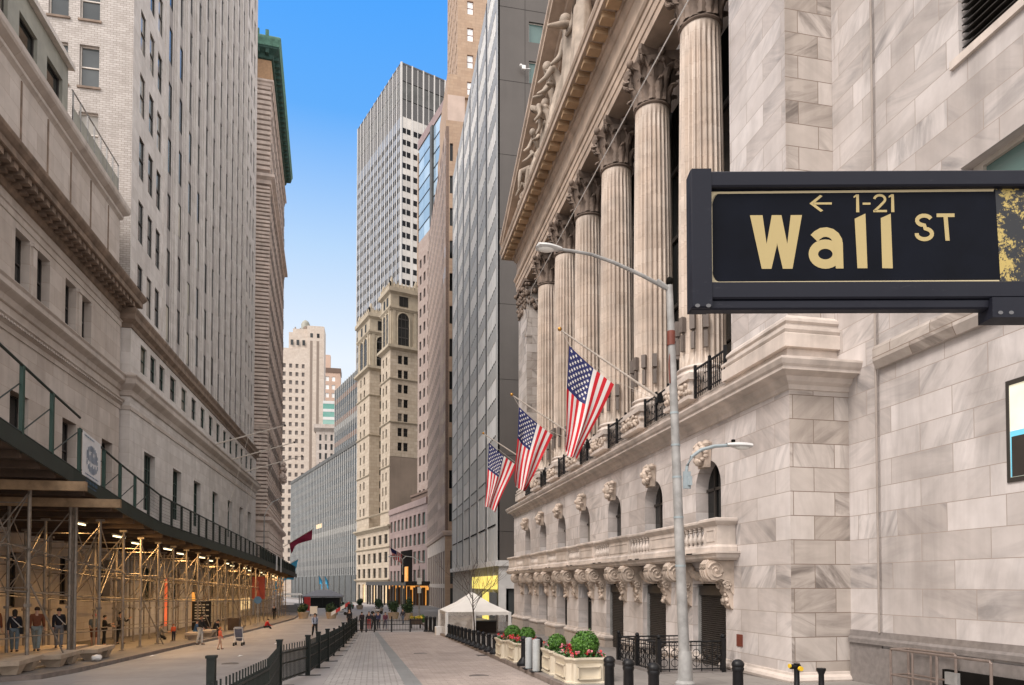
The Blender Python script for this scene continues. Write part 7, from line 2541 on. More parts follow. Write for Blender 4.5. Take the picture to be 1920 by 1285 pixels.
# standpipes
for i, (x, y, lab) in enumerate(((10.55, 15.9, 'black standpipe with yellow cap by the marble corner'), (10.75, 15.2, 'plain black standpipe with flared top by the marble corner'))):
    t_ = thing('standpipe', lab, 'pipe', (x, y, gz(y) + .15)); g = gz(y) + .15
    mb = MB(); mb.lathe([(.11, 0), (.07, .06), (.065, .45), (.11, .55), (.11, .60)] if i else [(.11, 0), (.07, .06), (.065, .62), (.08, .66)], x, y, 12); mb.v = [(a, b, c + g) for a, b, c in mb.v]; mb.build('pipe', M['iron'], t_, True)
    if i == 0:
        mb = MB(); mb.tube([(x - .18, y, g + .58), (x + .08, y, g + .58)], .065, 10); mb.build('branch', M['iron'], t_, True)
        mb = MB(); mb.tube([(x + .02, y - .1, g + .54), (x + .02, y - .17, g + .54)], .06, 12); mb.tube([(x - .18, y, g + .6), (x - .22, y, g + .6)], .055, 12); mb.build('cap', M['yellow'], t_, True)

# ------------------------------------------------------------------ white tent
TN = thing('tent', 'white peaked canopy tent with clear side walls on the right pavement', 'tent', (7.0, 50.3, gz(50) + .15))
x0, x1, y0, y1 = 4.95, 9.35, 47.6, 52.8
g = gz(50) + .1; ez = .46; ap = ((x0 + x1) / 2 - .1, (y0 + y1) / 2, 1.82)
mb = MB()
cs = [(x0, y0), (x1, y0), (x1, y1), (x0, y1)]
for k in range(4):
    a, b = cs[k], cs[(k + 1) % 4]
    for i in range(8):
        t0, t1 = i / 8, (i + 1) / 8
        pa = [Vector((a[0] + (b[0] - a[0]) * t, a[1] + (b[1] - a[1]) * t, ez)) for t in (t0, t1)]
        m_ = [p.lerp(Vector(ap), .5) + Vector((0, 0, -.10)) for p in pa]
        mb.face([pa[0], pa[1], m_[1], m_[0]]); mb.face([m_[0], m_[1], ap])
mb.build('roof', M['canvas'], TN, True)
mb = MB()
for k in range(4):
    a, b = cs[k], cs[(k + 1) % 4]; n = 24
    for i in range(n):
        t0, t1 = i / n, (i + 1) / n
        q = lambda t, z: (a[0] + (b[0] - a[0]) * t, a[1] + (b[1] - a[1]) * t, z)
        mb.face([q(t0, ez), q(t1, ez), q(t1, ez - .22 - .04 * (i % 2)), q(t0, ez - .22 - .04 * ((i + 1) % 2))])
mb.build('valance', M['canvas'], TN)
for (x, y) in cs + [((x0 + x1) / 2 - .3, y0)]:
    mb = MB(); mb.box(x - .10, x + .10, y - .10, y + .10, gz(y) + .15, ez - .02); mb.build('tent_leg', M['white'], TN)
t = NT('clear_vinyl'); t.b.inputs['Base Color'].default_value = (.55, .48, .42, 1); t.b.inputs['Alpha'].default_value = .38; t.b.inputs['Roughness'].default_value = .15
nz = t.noise(t.pos(), 2.0, 3); t.l(t.ramp(nz, .3, .7, (.42, .42, .42), (.70, .70, .70)), t.b.inputs['Alpha'])
mb = MB(); mb.face([(x0, y0, g), (x0, y1, g), (x0, y1, ez), (x0, y0, ez)]); mb.face([(x0, y0, g), (x0 + 1.95, y0, g), (x0 + 1.95, y0, ez), (x0, y0, ez)]); mb.face([(x1, y0, g), (x1, y1, g), (x1, y1, ez), (x1, y0, ez)])
mb.build('clear_wall', t.m, TN)
HM = thing('heater', 'dark heater unit standing inside the white tent', 'heater', (6.0, 50.2, g + .05))
mb = MB(); mb.lathe([(.32, 0), (.34, .3), (.30, .65), (.12, .8)], 6.0, 50.2, 14); mb.v = [(a, b, c + gz(50) + .15) for a, b, c in mb.v]; mb.build('drum', M['dark'], HM, True)
mb = MB(); mb.tube([(6.3, 50, gz(50) + .2), (7.1, 49.6, .25)], .05, 6); mb.build('support_bar', M['white'], HM)
TB = thing('counter', 'dark draped block added to deepen the shade under the white tent', 'counter', (7.9, 51.2, gz(51) + .15))  # dark block added so the tent interior reads shaded
mb = MB(); mb.box(6.9, 9.0, 50.9, 51.6, gz(51) + .15, gz(51) + .98); mb.build('drape', M['darkawning'], TB)
mb = MB(); mb.box(6.85, 9.05, 50.85, 51.65, gz(51) + .981, gz(51) + 1.03); mb.build('top', M['greycanvas'], TB)
mb = MB(); mb.box(4.55, 5.15, 51.2, 52.3, gz(52) + .02, gz(52) + .62)
tag(mb.build('ballast_block', M['white'], None), 'white ballast block at the left foot of the tent', 'block')

# ------------------------------------------------------------------ bare young tree
TR = thing('bare_tree', 'slim bare young tree in front of the white tent', 'tree', (6.75, 46.6, gz(46.6) + .15))
rnd = random.Random(21)
mb = MB(); tw = MB()
base = Vector((6.75, 46.6, gz(46.6) + .15))
top_ = base + Vector((-.15, 0, 2.7))
mb.tube([base, base + Vector((-.04, 0, .9)), base + Vector((-.12, .02, 1.9)), top_], .065, 8, r1=.035)
mb.build('trunk', M['bark'], TR, True)


def branch(p, d, L, r, depth):
    pts = [p]; q = Vector(p); dd = Vector(d)
    for i in range(4):
        dd = (dd + Vector((rnd.uniform(-.18, .18), rnd.uniform(-.18, .18), rnd.uniform(-.05, .18)))).normalized()
        q = q + dd * L / 4; pts.append(Vector(q))
    tw.tube(pts, r, 5, r1=max(.006, r * .45))
    if depth:
        for k in range(3 if depth > 1 else 4):
            i = rnd.choice((2, 3, 4)); a = rnd.uniform(0, 2 * PI)
            nd = (dd + Vector((math.cos(a), math.sin(a), rnd.uniform(-.1, .5))) * .75).normalized()
            branch(pts[i], nd, L * rnd.uniform(.55, .8), max(.008, r * .55), depth - 1)


for k in range(8):
    a = 2 * PI * k / 8 + rnd.uniform(-.3, .3); z = rnd.uniform(1.5, 2.7)
    branch(base.lerp(top_, z / 2.7), Vector((math.cos(a) * .75, math.sin(a) * .75, .75)).normalized(), rnd.uniform(1.3, 1.9), .022, 2)
branch(top_, Vector((0, 0, 1)), 1.5, .026, 2)
tw.build('branches', M['bark'], TR, True)

# ------------------------------------------------------------------ concrete benches on the left pavement
def bench(x, y, rz, label, L=2.3, first=[None]):
    z = gz(y) + .15
    if first[0] is None:
        r = thing('concrete_bench', label, 'bench', (x, y, z), rz, 'concrete benches on the left pavement')
        mb = MB()
        mb.prism([(-.36, -L / 2 - .02), (.36, -L / 2 + .06), (.36, L / 2 - .06), (-.36, L / 2)], .33, .48, top=[(-.38, -L / 2 - .04), (.38, -L / 2 + .04), (.38, L / 2 - .04), (-.38, L / 2 + .02)])
        lpart(mb, 'seat', M['concrete'], r)
        for s in (-1, 1):
            mb = MB()
            yc = s * L * .27
            mb.prism([(-.18, yc - .16), (.20, yc - .20), (.20, yc + .20), (-.18, yc + .16)], 0, .329, top=[(-.34, yc - .42), (.33, yc - .30), (.33, yc + .30), (-.34, yc + .42)])
            lpart(mb, 'leg', M['concrete'], r)
        first[0] = r
    else:
        r = dup(first[0], (x, y, z), rz, label)
    return r


bench(-11.55, 25.9, rad(6), 'nearest tan concrete bench at the lower left corner')
bench(-11.35, 28.6, rad(3), 'second tan concrete bench behind the nearest one')
bench(-11.25, 31.7, rad(2), 'third tan concrete bench beside the white bag')
bench(-11.15, 47.5, rad(2), 'far concrete bench behind the man in dark jacket')
bench(-11.0, 51.0, rad(0), 'farthest concrete bench beside the stroller')
mb = MB(); rnd = random.Random(4)
mb.ball((-10.75, 30.3, gz(30.3) + .15 + .13), .2, 12, 8, sq=(1, 1.3, .65)); mb.v = [(a + .03 * math.sin(b * 40), b, c + .02 * math.sin(a * 50)) for a, b, c in mb.v]
tag(mb.build('plastic_bag', M['white'], None, True), 'crumpled white plastic bag on the pavement between benches', 'bag')

# ------------------------------------------------------------------ people
def G(y, k=.0):
    return gz(y) + k


WALK = dict(legs=((24, 10), (-18, 18)), arms=((-18, 3, 14), (20, 3, 24)), lean=3)
STAND = dict(legs=((2, 2), (-2, 3)), arms=((4, 3, 14), (6, 3, 18)))
person('man in pale blue shirt with dark backpack straps walking on the road', (-4.05, 51.0, G(51)), 195, WALK, 1.78, top=(.36, .40, .50), bottom=(.012, .012, .014), pack=(.02, .02, .03))
person('child in coral top and shorts with black boots at the left kerb', (-7.9, 38.9, G(38.9)), -60, dict(legs=((14, 8), (-10, 8)), arms=((10, 12, 30), (5, 10, 20))), 1.22, top=(.62, .13, .07), bottom=(.5, .3, .22), short=True, hair=(.35, .13, .04), longhair=True, child=True)
person('man in black hooded jacket and pale trousers standing by the left kerb', (-9.95, 43.6, G(43.6, .0)), -100, dict(legs=((6, 4), (-8, 8)), arms=((20, 10, 40), (15, 10, 40)), lean=4), 1.80, top=(.008, .008, .010), bottom=(.50, .48, .45), sk=1)
person('toddler in orange jacket standing at the scaffold', (-11.9, 45.5, G(45.5, .15)), 40, STAND, 1.05, top=(.62, .10, .03), bottom=(.02, .02, .03), child=True, hair=(.25, .08, .03))
person('person in grey top sitting low against a scaffold post', (-13.3, 47.5, G(47.5, .15)), -60, dict(seat=.28, legs=((78, 105), (70, 95)), arms=((50, 5, 50), (50, 5, 60)), lean=15), 1.7, top=(.20, .19, .18), bottom=BLACK)
person('person in blue jacket sitting on the far bench', (-11.2, 47.7, G(47.5, .15)), -80, dict(seat=.52, legs=((85, 88), (80, 88)), arms=((30, 5, 60), (30, 5, 60)), lean=12), 1.7, top=(.035, .09, .19), bottom=(.05, .13, .25))
person('person in red sitting on the kerb farther along', (-9.6, 66.2, G(66.2, .0)), -60, dict(seat=.24, legs=((95, 70), (88, 60)), arms=((50, 5, 40), (50, 5, 40)), lean=25), 1.7, top=(.42, .02, .02), bottom=BLACK)
person('person with dark hair sitting beside the stroller', (-10.9, 51.6, G(51, .15)), -110, dict(seat=.50, legs=((85, 88), (80, 88)), arms=((40, 5, 50), (40, 5, 60)), lean=30), 1.7, top=BLACK, bottom=BLACK)
person('guard in black and white jacket with arms folded under the scaffold', (-14.2, 43.4, G(43.4, .15)), -120, dict(arms=((35, 12, 95), (38, 14, 90)), legs=((2, 2), (-2, 4)), spread=.06), 1.86, top=(.03, .03, .035), bottom=BLACK, cap=(.01, .01, .012), fat=1.08)
person('person all in black standing left of the guard', (-14.4, 41.6, G(41.6, .15)), -60, dict(arms=((30, 8, 70), (20, 8, 60))), 1.70, top=BLACK, bottom=BLACK)
person('person in red cap and faded blue shirt seen from behind', (-14.3, 39.9, G(39.9, .15)), 10, STAND, 1.80, top=(.12, .15, .18), bottom=(.14, .045, .025), cap=(.32, .02, .02), sleeve=False, short=True)
PLZ = gz(31) + .15 + .38
mb = MB(); mb.box(-17.5, -12.5, 24.0, 34.2, gz(34) - .1, PLZ); mb.box(-12.499, -12.1, 24.0, 34.2, gz(34) - .1, PLZ - .19)
tag(mb.build('entrance_step', M['concrete'], None), 'low stone entrance step of the bank behind the benches', 'step')
person('person in rust brown jacket and grey jeans walking under the scaffold', (-13.2, 31.0, PLZ), 15, WALK, 1.88, top=RUSTY, bottom=(.20, .23, .23), hair=(.03, .015, .01))
person('person in black jacket with white bag strap beside the double post', (-13.0, 32.5, PLZ), 20, WALK, 1.78, top=(.012, .012, .018), bottom=(.16, .17, .19), bag=(.5, .5, .5))
person('woman in black with diagonal white strap near the left edge', (-13.9, 30.8, PLZ), 20, WALK, 1.78, top=(.012, .012, .018), bottom=(.13, .17, .20), bag=(.5, .5, .5), longhair=True)
person('person in rust brown coat cut by the left edge', (-14.35, 30.2, PLZ), 10, STAND, 1.92, top=RUSTY, bottom=(.18, .20, .22))
crowd = [(-.95, 61.5, 'person in dark coat at the left of the group behind the barrier', (.03, .012, .016), BLACK, 20), (-.35, 62.4, 'person with red trousers in the group behind the barrier', (.025, .02, .03), (.35, .03, .03), 170), (.05, 61.2, 'person in black in the middle of the group behind the barrier', BLACK, BLACK, 200), (.45, 62.6, 'person in navy in the group behind the barrier', (.03, .035, .09), (.02, .02, .03), 160), (1.05, 62.0, 'person in maroon at the right of the group behind the barrier', (.12, .03, .05), (.12, .11, .14), 190)]
for x, y, lab, t_, b_, f_ in crowd:
    person(lab, (x, y, G(y)), f_, STAND if f_ < 180 else WALK, 1.66 + .03 * (hash(lab) % 1), top=t_, bottom=b_, group='people behind the barrier')
person('man in black standing at the far end of the fence', (-2.1, 64.5, G(64.5)), 180, STAND, 1.85, top=BLACK, bottom=BLACK)
person('person in grey jeans walking alone by the far planters', (3.0, 72.0, G(72)), 150, WALK, 1.7, top=(.03, .03, .04), bottom=(.09, .11, .15))
person('far pedestrian in black under the shed near the red banner', (-11.2, 84, G(84, .15)), 180, STAND, 1.75, top=BLACK, bottom=BLACK)

# stroller
ST = thing('stroller', 'grey and white folding baby stroller on the road by the kerb', 'stroller', (-7.55, 42.2, G(42.2)), rad(70))
S0 = Vector((-7.55, 42.2, G(42.2)))
mb = MB()
for s in (-.22, .22):
    mb.tube([S0 + Vector((s, .35, .12)), S0 + Vector((s, -.10, .62)), S0 + Vector((s, -.30, 1.02))], .018, 6)
    mb.tube([S0 + Vector((s, -.30, .12)), S0 + Vector((s, .05, .62))], .018, 6)
mb.tube([S0 + Vector((-.22, -.30, 1.02)), S0 + Vector((.22, -.30, 1.02))], .02, 6)
mb.tube([S0 + Vector((-.22, -.05, .45)), S0 + Vector((.22, -.05, .45))], .015, 6)
mb.build('frame', M['white'], ST, True)
mb = MB()
def seatfn(a, b):
    prof = [(.30, .28), (.24, .42), (.05, .46), (-.10, .70), (-.22, .98)]
    t = b * 4; i = min(3, int(t)); f = t - i
    y = prof[i][0] + (prof[i + 1][0] - prof[i][0]) * f; z = prof[i][1] + (prof[i + 1][1] - prof[i][1]) * f
    return S0 + Vector(((a - .5) * .40, y, z - .05 * (1 - (2 * a - 1) ** 2)))
mb.grid(seatfn, 8, 12); mb.build('seat', cloth((.13, .14, .19)), ST, True)
mb = MB()
mb.grid(lambda a, b: S0 + Vector((-.22 + .44 * a, -.22 + .36 * math.sin(b * 1.75) , .72 + .36 * math.cos(b * 1.75 - .3) )), 6, 8); mb.build('hood', cloth((.30, .31, .36)), ST, True)
for (x, y) in ((-.22, .35), (.22, .35), (-.22, -.30), (.22, -.30)):
    mb = MB(); mb.tube([S0 + Vector((x - .04, y, .10)), S0 + Vector((x + .04, y, .10))], .10, 12); mb.build('wheel', M['rubber'], ST, True)

# ------------------------------------------------------------------ signs, shopfronts and small things along the left pavement
SB = thing('signboard', 'tall black signboard with pale print standing under the shed', 'sign', (-12.4, 54, G(54, .15)))
mb = MB(); mb.box(-12.9, -11.6, 53.95, 54.05, G(54, .5), G(54, 2.6)); mb.build('board', M['iron'], SB)
for x in (-12.85, -11.65):
    mb = MB(); mb.box(x - .04, x + .04, 53.94, 54.06, G(54, .15), G(54, .5)); mb.build('leg', M['iron'], SB)
mb = MB()
for i in range(6):
    for j in range(4 - i % 2):
        mb.box(-12.7 + j * .26, -12.52 + j * .26, 53.935, 53.948, G(54, 2.3) - i * .2, G(54, 2.38) - i * .2)
mb.build('print', M['sash'], SB)
for i, (y0, y1, z0, z1, mt, nm, lab) in enumerate(((71.0, 71.8, .3, 3.2, 'glow_orange', 'lit_window', 'narrow orange lit shop window under the shed'), (62, 62.5, .4, 4.4, 'glow_red', 'lit_strip', 'vertical red neon strip on the shopfront under the shed'), (96, 103, .9, 2.4, 'glow_warm', 'lit_window', 'bright pale lit shop window at the far end of the shed'))):
    x = -16.98
    mb = MB(); mb.box(x, x + .12, y0, y1, G(y0, .15) + z0, G(y0, .15) + z1)
    o = tag(mb.build(nm, M[mt], None), lab, 'shop window' if nm == 'lit_window' else 'neon sign')
rb = thing('red_banner', 'red vertical shop banner hanging below the far shed', 'banner', (-11.6, 77.5, 2))
mb = MB(); mb.box(-12.6, -11.3, 77.5, 77.56, G(77.5, 2.6), G(77.5, 5.0)); mb.build('cloth', M['flag_banner_red'], rb)
mb = MB(); mb.tube([(-12.7, 77.53, G(77.5, 5.02)), (-11.2, 77.53, G(77.5, 5.02))], .03, 6); mb.tube([(-12.0, 77.53, G(77.5, 5.02)), (-12.0, 77.53, edge(77.5)[1])], .02, 6); mb.build('hanging_rod', M['iron'], rb)
PS = thing('parking_sign', 'small round blue sign on a thin post at the left kerb', 'sign', (-10.75, 69.5, G(69.5, .15)))
mb = MB(); mb.tube([(-10.75, 69.5, G(69.5, .15)), (-10.75, 69.5, G(69.5, 2.9))], .04, 8); mb.build('post', M['steel'], PS)
mb = MB(); mb.tube([(-10.75, 69.42, G(69.5, 2.6)), (-10.75, 69.38, G(69.5, 2.6))], .36, 16); mb.build('disc', M['bannerblue_light'], PS)
mb = MB(); mb.prism([(-12.0, 62), (-11.1, 62), (-11.1, 62.9), (-12.0, 62.9)], G(62, .15), G(62, 1.15))
WB = tag(mb.build('litter_bin', M['timber_dark'], None), 'square brown litter bin beside the scaffold posts', 'bin')
# lamp post on the left, seen against the next building
L2 = thing('street_lamp', 'far left street lamp whose curved arm shows against the rusticated block', 'street lamp', (-16.0, 108.5, G(108.5, .15)))
mb = MB(); g = G(108.5, .15); mb.tube([(-16.0, 108.5, g), (-16.0, 108.5, 12.6)], .13, 8, r1=.08); mb.build('post', M['steel'], L2, True)
mb = MB(); mb.tube([(-16.0, 108.5, 12.5), (-15.6, 108.4, 13.6), (-14.8, 108.2, 14.6), (-13.8, 108, 15.1)], .06, 8); mb.build('lamp_arm', M['steel_light'], L2, True)
mb = MB(); mb.ball((-13.4, 107.9, 15.15), .3, 10, 6, sq=(1.5, .6, .35)); mb.build('lamp_head', M['steel'], L2, True)


def small_flag(name, label, base, tip, size, mats, cat='flag', seed=1, us=False):
    r = thing(name + 'pole' if name == 'flag' else 'flagpole', 'pole carrying the ' + label, 'flagpole', base)
    mb = MB(); mb.tube([base, tip], .06, 8, r1=.04); mb.build('pole', M['pole_white'], r, True)
    b, t_ = Vector(base), Vector(tip); d = (t_ - b)
    A = t_ - d * .03; B = t_ - d * size[0]
    f = thing(name, label, cat, tuple(A))
    def fn(u, v):
        p = A.lerp(B, u) + Vector((0, 0, -1)) * size[1] * v * (1 - .25 * math.sin(PI * u))
        p += Vector((-d.x, -d.y, 0)).normalized() * size[1] * .25 * v * (1 - u)
        return p + Vector((.3 * math.sin(u * 7 + seed) * v, .25 * math.sin(u * 9 + seed + v * 3) * v, 0))
    mb = MB()
    if us:
        mb.grid(fn, 26, 12, mfn=lambda i, j: 2 if (i < 14 and j < 5) else (i // 2) % 2)
    else:
        mb.grid(fn, 14, 12)
    mb.build('cloth', mats, f, True)


small_flag('flag', 'crimson flag over the far end of the shed', (-13.6, 107.6, 7.6), (-8.6, 104.5, 10.4), (.72, 1.5), [M['flag_crimson']])
small_flag('flag', 'sky blue flag below the crimson one', (-16.0, 113, 3.6), (-11.2, 111, 6.3), (.8, 3.2), [M['flag_sky']], seed=3)
small_flag('flag', 'small stars and stripes flag on the pink granite building', (8.6, 190.0, 9.8), (4.2, 186.5, 12.2), (.75, 3.4), [M['flag_red'], M['flag_white'], M['flag_blue']], us=True, seed=2)
for i, u in enumerate((-18.5, -16.5)):
    small_flag('flag', ['left', 'right'][i] + ' pale blue flag in front of the curtain wall columns', (u + 1.5, 258, 2.0), (u - .6, 255, 5.6), (.6, 3.2), [M['flag_sky']], seed=5 + i)

# ------------------------------------------------------------------ plaza beyond the barrier
KI = thing('kiosk', 'dark grey hipped canopy kiosk in the street far ahead', 'kiosk', (-10.7, 157, G(157)))
g = G(157); x0, x1, y0, y1 = -14.6, -6.8, 154, 160
mb = MB(); mb.prism([(x0 - .3, y0 - .3), (x1 + .3, y0 - .3), (x1 + .3, y1 + .3), (x0 - .3, y1 + .3)], g + 2.6, g + 3.9, top=[(x0 + 2.4, y0 + 2.6), (x1 - 2.4, y0 + 2.6), (x1 - 2.4, y1 - 2.6), (x0 + 2.4, y1 - 2.6)])
mb.box(x0 - .32, x1 + .32, y0 - .32, y1 + .32, g + 2.35, g + 2.6); mb.build('roof', M['greycanvas'], KI)
for x in (x0, (x0 + x1) / 2, x1):
    for y in (y0, y1):
        mb = MB(); mb.box(x - .1, x + .1, y - .1, y + .1, g, g + 2.4); mb.build('post', M['iron'], KI)
mb = MB(); mb.box(x0 + .3, x1 - .3, y0 + 1.5, y1 - 1, g, g + 2.2); mb.build('counter', M['slabglass'], KI)
picket_panel((x0, y0 - .6), (x1, y0 - .6)).build('front_rail', M['iron'], KI)


def tub_plant(x, y, h, label, wide=.75):
    r = thing('potted_shrub', label, 'potted shrub', (x, y, G(y)), 0, 'potted shrubs in the far plaza'); g = G(y)
    mb = MB(); mb.lathe([(wide * .7, 0), (wide * .95, .75), (wide, .8), (wide * .9, .82)], x, y, 14); mb.v = [(a, b, c + g) for a, b, c in mb.v]; mb.build('tub', M['concrete'], r, True)
    rnd = random.Random(int(x * 10 + y)); mb = MB()
    for i in range(5):
        leaf_cloud(mb, (x + rnd.uniform(-.3, .3), y + rnd.uniform(-.3, .3), g + 1.1 + rnd.uniform(0, h)), .5, 160, .22, rnd, .2)
    mb.build('foliage', M['leaf_dark'], r)
    mb = MB(); mb.tube([(x, y, g + .7), (x, y, g + 1 + h)], .05, 6); mb.build('stem', M['bark'], r)


tub_plant(-8.7, 92, .4, 'bushy shrub in the left stone tub ahead')
tub_plant(-5.2, 91, .6, 'bushy shrub in the stone tub right of the left one')
tub_plant(2.5, 88, .9, 'tall shrub in a stone tub left of the street lamp')
tub_plant(4.0, 84.5, 1.1, 'tall shrub in a stone tub right of the street lamp')
tub_plant(.9, 112, 1.0, 'small far shrub between the crowd and the tubs')
tub_plant(-2.6, 140, .6, 'farthest shrub in front of the tan entrance')
CT = thing('flower_cart', 'dark cart heaped with yellow flowers at the barrier', 'cart', (3.85, 64, G(64))); g = G(64)
mb = MB(); mb.box(3.35, 4.35, 63.6, 64.4, g + .35, g + .85); mb.build('body', M['timber_dark'], CT)
for x in (3.45, 4.25):
    mb = MB(); mb.tube([(x - .03, 63.6, g + .2), (x + .03, 63.6, g + .2)], .2, 12); mb.build('wheel', M['rubber'], CT, True)
    mb = MB(); mb.tube([(x - .03, 64.4, g + .2), (x + .03, 64.4, g + .2)], .2, 12); mb.build('wheel', M['rubber'], CT, True)
rnd = random.Random(8); mb = MB(); m2 = MB()
for i in range(40):
    leaf_cloud(mb if i % 3 else m2, (3.85 + rnd.uniform(-.5, .5), 64 + rnd.uniform(-.35, .35), g + .95 + rnd.uniform(0, .12)), .10, 12, .10, rnd, .3)
mb.build('yellow_blooms', M['petal_yellow'], CT); m2.build('leaves', M['leaf'], CT)
mb = MB(); rnd = random.Random(9)
for i in range(6):
    leaf_cloud(mb, (4.55 + rnd.uniform(-.2, .2), 64.2, g + .5 + rnd.uniform(0, .6)), .25, 90, .12, rnd, .2)
tag(mb.build('shrub', M['leaf'], None), 'green and yellow shrub right of the flower cart', 'shrub')
RBm = thing('barrier_arm', 'red and white barrier arm raised at a slant behind the fence', 'barrier', (-2.6, 80, G(80)))
a, b = Vector((-4.6, 80, G(80, .9))), Vector((-2.6, 80, G(80, 2.1)))
for i in range(4):
    p, q = a.lerp(b, i / 4), a.lerp(b, (i + 1) / 4)
    mb = MB(); mb.extrude([(p.x, 79.95, p.z - .2), (p.x, 80.05, p.z - .2), (p.x, 80.05, p.z + .2), (p.x, 79.95, p.z + .2)], tuple(q - p)); mb.build('stripe', M['red' if i % 2 else 'white'], RBm)
mb = MB(); mb.box(-2.8, -2.4, 79.8, 80.2, G(80), G(80, 2.0)); mb.build('pivot_post', M['iron'], RBm)
for i, (x, y, w_, h_, mt, nm, lab, cat) in enumerate(((-10.6, 118, 1.0, 2.6, 'red', 'telephone_box', 'narrow red box beside the grey kiosk', 'box'), (-8.1, 100, 1.0, 1.4, 'white', 'notice_board', 'small white notice board left of the grey kiosk', 'sign'))):
    t_ = thing(nm, lab, cat, (x, y, G(y)))
    mb = MB(); mb.box(x - w_ / 2, x + w_ / 2, y - .2, y + .2, G(y, .35), G(y, h_)); mb.build('panel', M[mt], t_)
    for s in (-1, 1):
        mb = MB(); mb.box(x + s * w_ * .4 - .04, x + s * w_ * .4 + .04, y - .15, y + .15, G(y), G(y, .35)); mb.build('leg', M['iron'], t_)
PV = thing('awning_stall', 'white flat topped stall awning at the far left kerb', 'stall', (-13.5, 117, G(117)))
mb = MB(); mb.prism([(-15.2, 115.5), (-11.4, 115.5), (-11.4, 119), (-15.2, 119)], G(117, 2.9), G(117, 3.2), top=[(-14.9, 115.9), (-11.7, 115.9), (-11.7, 118.6), (-14.9, 118.6)]); mb.build('awning', M['canvas'], PV)
for x in (-15, -11.6):
    for y in (115.7, 118.8):
        mb = MB(); mb.box(x - .08, x + .08, y - .08, y + .08, G(117), G(117, 2.9)); mb.build('post', M['steel'], PV)
mb = MB(); mb.box(-14.6, -12, 116.4, 118.4, G(117), G(117, 1.3)); mb.build('counter', M['greycanvas'], PV)
# motor cars parked ahead
def car(x, y, rz, col, label):
    g = G(y); r = thing('parked_car', label, 'car', (x, y, g), rz)
    m = plain('car_paint', col, .3, .05)
    mb = MB(); pr = [(-2.2, .35), (-2.2, .80), (-1.9, .92), (-1.1, .98), (-.6, 1.42), (.8, 1.45), (1.5, 1.0), (2.1, .92), (2.25, .6), (2.25, .35)]
    mb.extrude([(-.86, a, b) for a, b in pr], (1.72, 0, 0)); lpart(mb, 'body', m, r)
    mb = MB(); mb.extrude([(-.88, a, b) for a, b in ((-1.0, 1.0), (-.55, 1.36), (.75, 1.39), (1.3, 1.02))], (1.76, 0, 0)); lpart(mb, 'side_windows', M['glass_dark'], r)
    mb = MB(); mb.face([(-.78, -1.12, 1.0), (.78, -1.12, 1.0), (.70, -.63, 1.41), (-.70, -.63, 1.41)]); mb.v = [(a, b - .012, c) for a, b, c in mb.v]; lpart(mb, 'rear_window', M['glass_dark'], r)
    for sx in (-.80, .80):
        for sy in (-1.4, 1.4):
            mb = MB(); mb.tube([(sx - .1, sy, .33), (sx + .1, sy, .33)], .33, 14); lpart(mb, 'wheel', M['rubber'], r, True)
        mb = MB(); mb.box(sx - .12, sx + .12, -2.22, -2.19, .62, .78); lpart(mb, 'tail_light', M['red'], r)


car(-5.2, 146, rad(15), (.05, .12, .08), 'dark green parked car right of the grey kiosk')
car(-13.0, 128, rad(8), (.5, .5, .5), 'silver parked car near the white stall')
for i, (x, y, c, lab) in enumerate(((.6, 108, (.55, .55, .56), 'white moped parked beyond the red barrier arm'), (-4.6, 104, (.40, .40, .42), 'grey moped parked beyond the red barrier arm'))):
    g = G(y); r = thing('moped', lab, 'moped', (x, y, g)); m = plain('moped_paint', c, .4, .05)
    mb = MB(); mb.ball((x, y, g + .6), .3, 10, 7, sq=(1.7, .7, .7)); mb.tube([(x - .7, y, g + .3), (x - .55, y, g + 1.05)], .06, 6); mb.build('body', m, r, True)
    mb = MB(); mb.ball((x + .1, y, g + .85), .2, 8, 6, sq=(1.7, .7, .35)); mb.build('saddle', M['rubber'], r, True)
    for s in (-.7, .62):
        mb = MB(); mb.tube([(x + s, y - .06, g + .25), (x + s, y + .06, g + .25)], .25, 12); mb.build('wheel', M['rubber'], r, True)

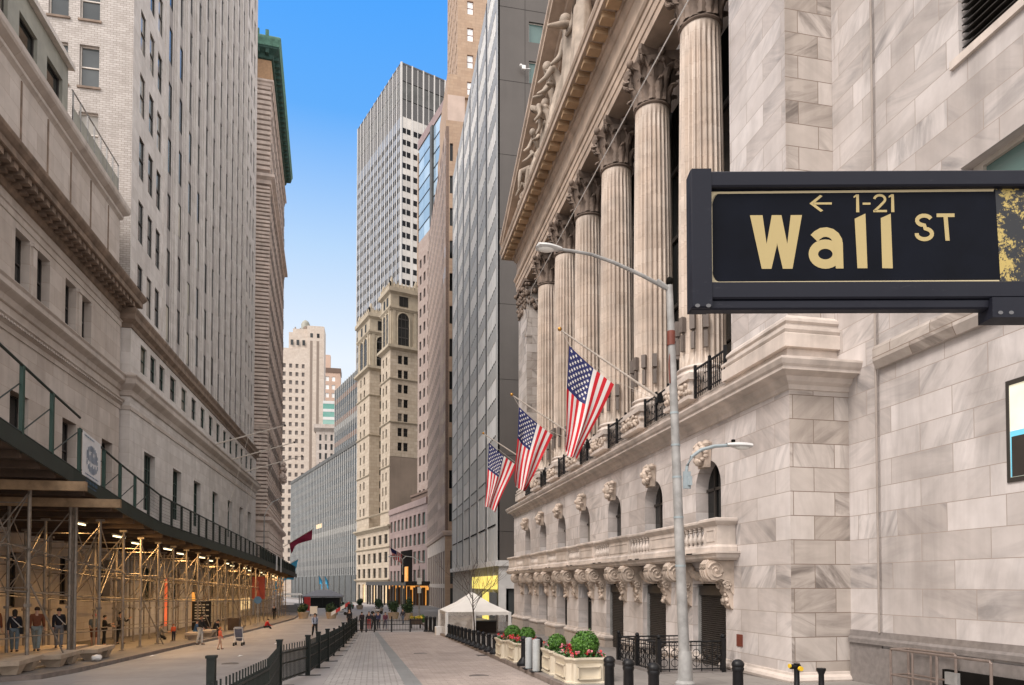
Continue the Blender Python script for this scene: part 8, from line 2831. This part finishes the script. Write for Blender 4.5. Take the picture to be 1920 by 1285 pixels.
# far street lamps and signals
for i, (x, y, h, lab) in enumerate(((3.75, 92, 7.7, 'far street lamp with curved arm among the plaza shrubs'), (6.2, 96, 7.0, 'plain far pole with small signs right of the plaza lamp'))):
    g = G(y); r = thing('street_lamp' if i == 0 else 'signal_pole', lab, 'street lamp' if i == 0 else 'pole', (x, y, g))
    mb = MB(); mb.tube([(x, y, g), (x, y, g + h)], .11, 8, r1=.07); mb.build('post', M['steel'], r, True)
    if i == 0:
        mb = MB(); mb.tube([(x, y, g + h - .1), (x + .4, y, g + h + .35), (x + 1.3, y, g + h + .25), (x + 2.4, y, g + h - .35)], .05, 6); mb.tube([(x, y, g + h - .1), (x - .5, y, g + h + .3), (x - 1.4, y, g + h + .3)], .05, 6); mb.build('lamp_arm', M['steel_light'], r, True)
        for sx in (2.5, -1.5):
            mb = MB(); mb.ball((x + sx, y, g + h + (-.4 if sx > 0 else .28)), .3, 8, 5, sq=(1.3, .6, .35)); mb.build('lamp_head', M['steel_light'], r, True)
        mb = MB(); mb.box(x - .2, x + .2, y - .3, y - .1, g + 4.6, g + 5.6); mb.build('signal_head', M['iron'], r)
    else:
        mb = MB(); mb.box(x - .3, x + .3, y - .15, y - .1, g + 4.4, g + 5.3); mb.box(x - .25, x + .25, y - .15, y - .1, g + 3.2, g + 4.0); mb.build('sign_plate', M['white'], r)
# iron covers and drains in the paving
for i, (x, y, lab) in enumerate(((3.4, 22.5, 'nearest round iron cover in the brick lane'), (2.2, 33.0, 'round iron cover in the middle of the brick lane'), (-5.6, 29.5, 'round iron cover in the left roadway'))):
    g = gz(y) + .008; mb = MB(); n = 24
    mb.lathe([(.33, g - .006), (.33, g), (.30, g + .002), (.30, g - .004), (.02, g - .003)], x, y, n)
    tag(mb.build('manhole_cover', M['iron_worn'], None), lab, 'manhole cover', 'iron covers in the street')
mb = MB(); g = gz(31)
for k in range(9):
    mb.box(4.62, 5.0, 30.6 + k * .09, 30.64 + k * .09, g + .002, g + .014)
mb.box(4.60, 4.62, 30.55, 31.4, g + .002, g + .015); mb.box(5.0, 5.02, 30.55, 31.4, g + .002, g + .015)
tag(mb.build('drain_grate', M['iron_worn'], None), 'iron drain grate beside the right kerb', 'drain')
# litter on the road
for i, (x, y, lab) in enumerate(((-5.9, 33.4, 'scrap of white paper on the road nearest the fence'), (-5.6, 43, 'scrap of white paper farther along the road'), (-9.9, 34.5, 'scrap of pale paper by the left kerb'))):
    g = G(y, .01); rnd = random.Random(i); mb = MB()
    mb.face([(x - .12, y - .1, g), (x + .1, y - .08, g + .03), (x + .12, y + .1, g + .01), (x - .06, y + .12, g + .05)])
    tag(mb.build('paper_scrap', M['white'], None), lab, 'litter')
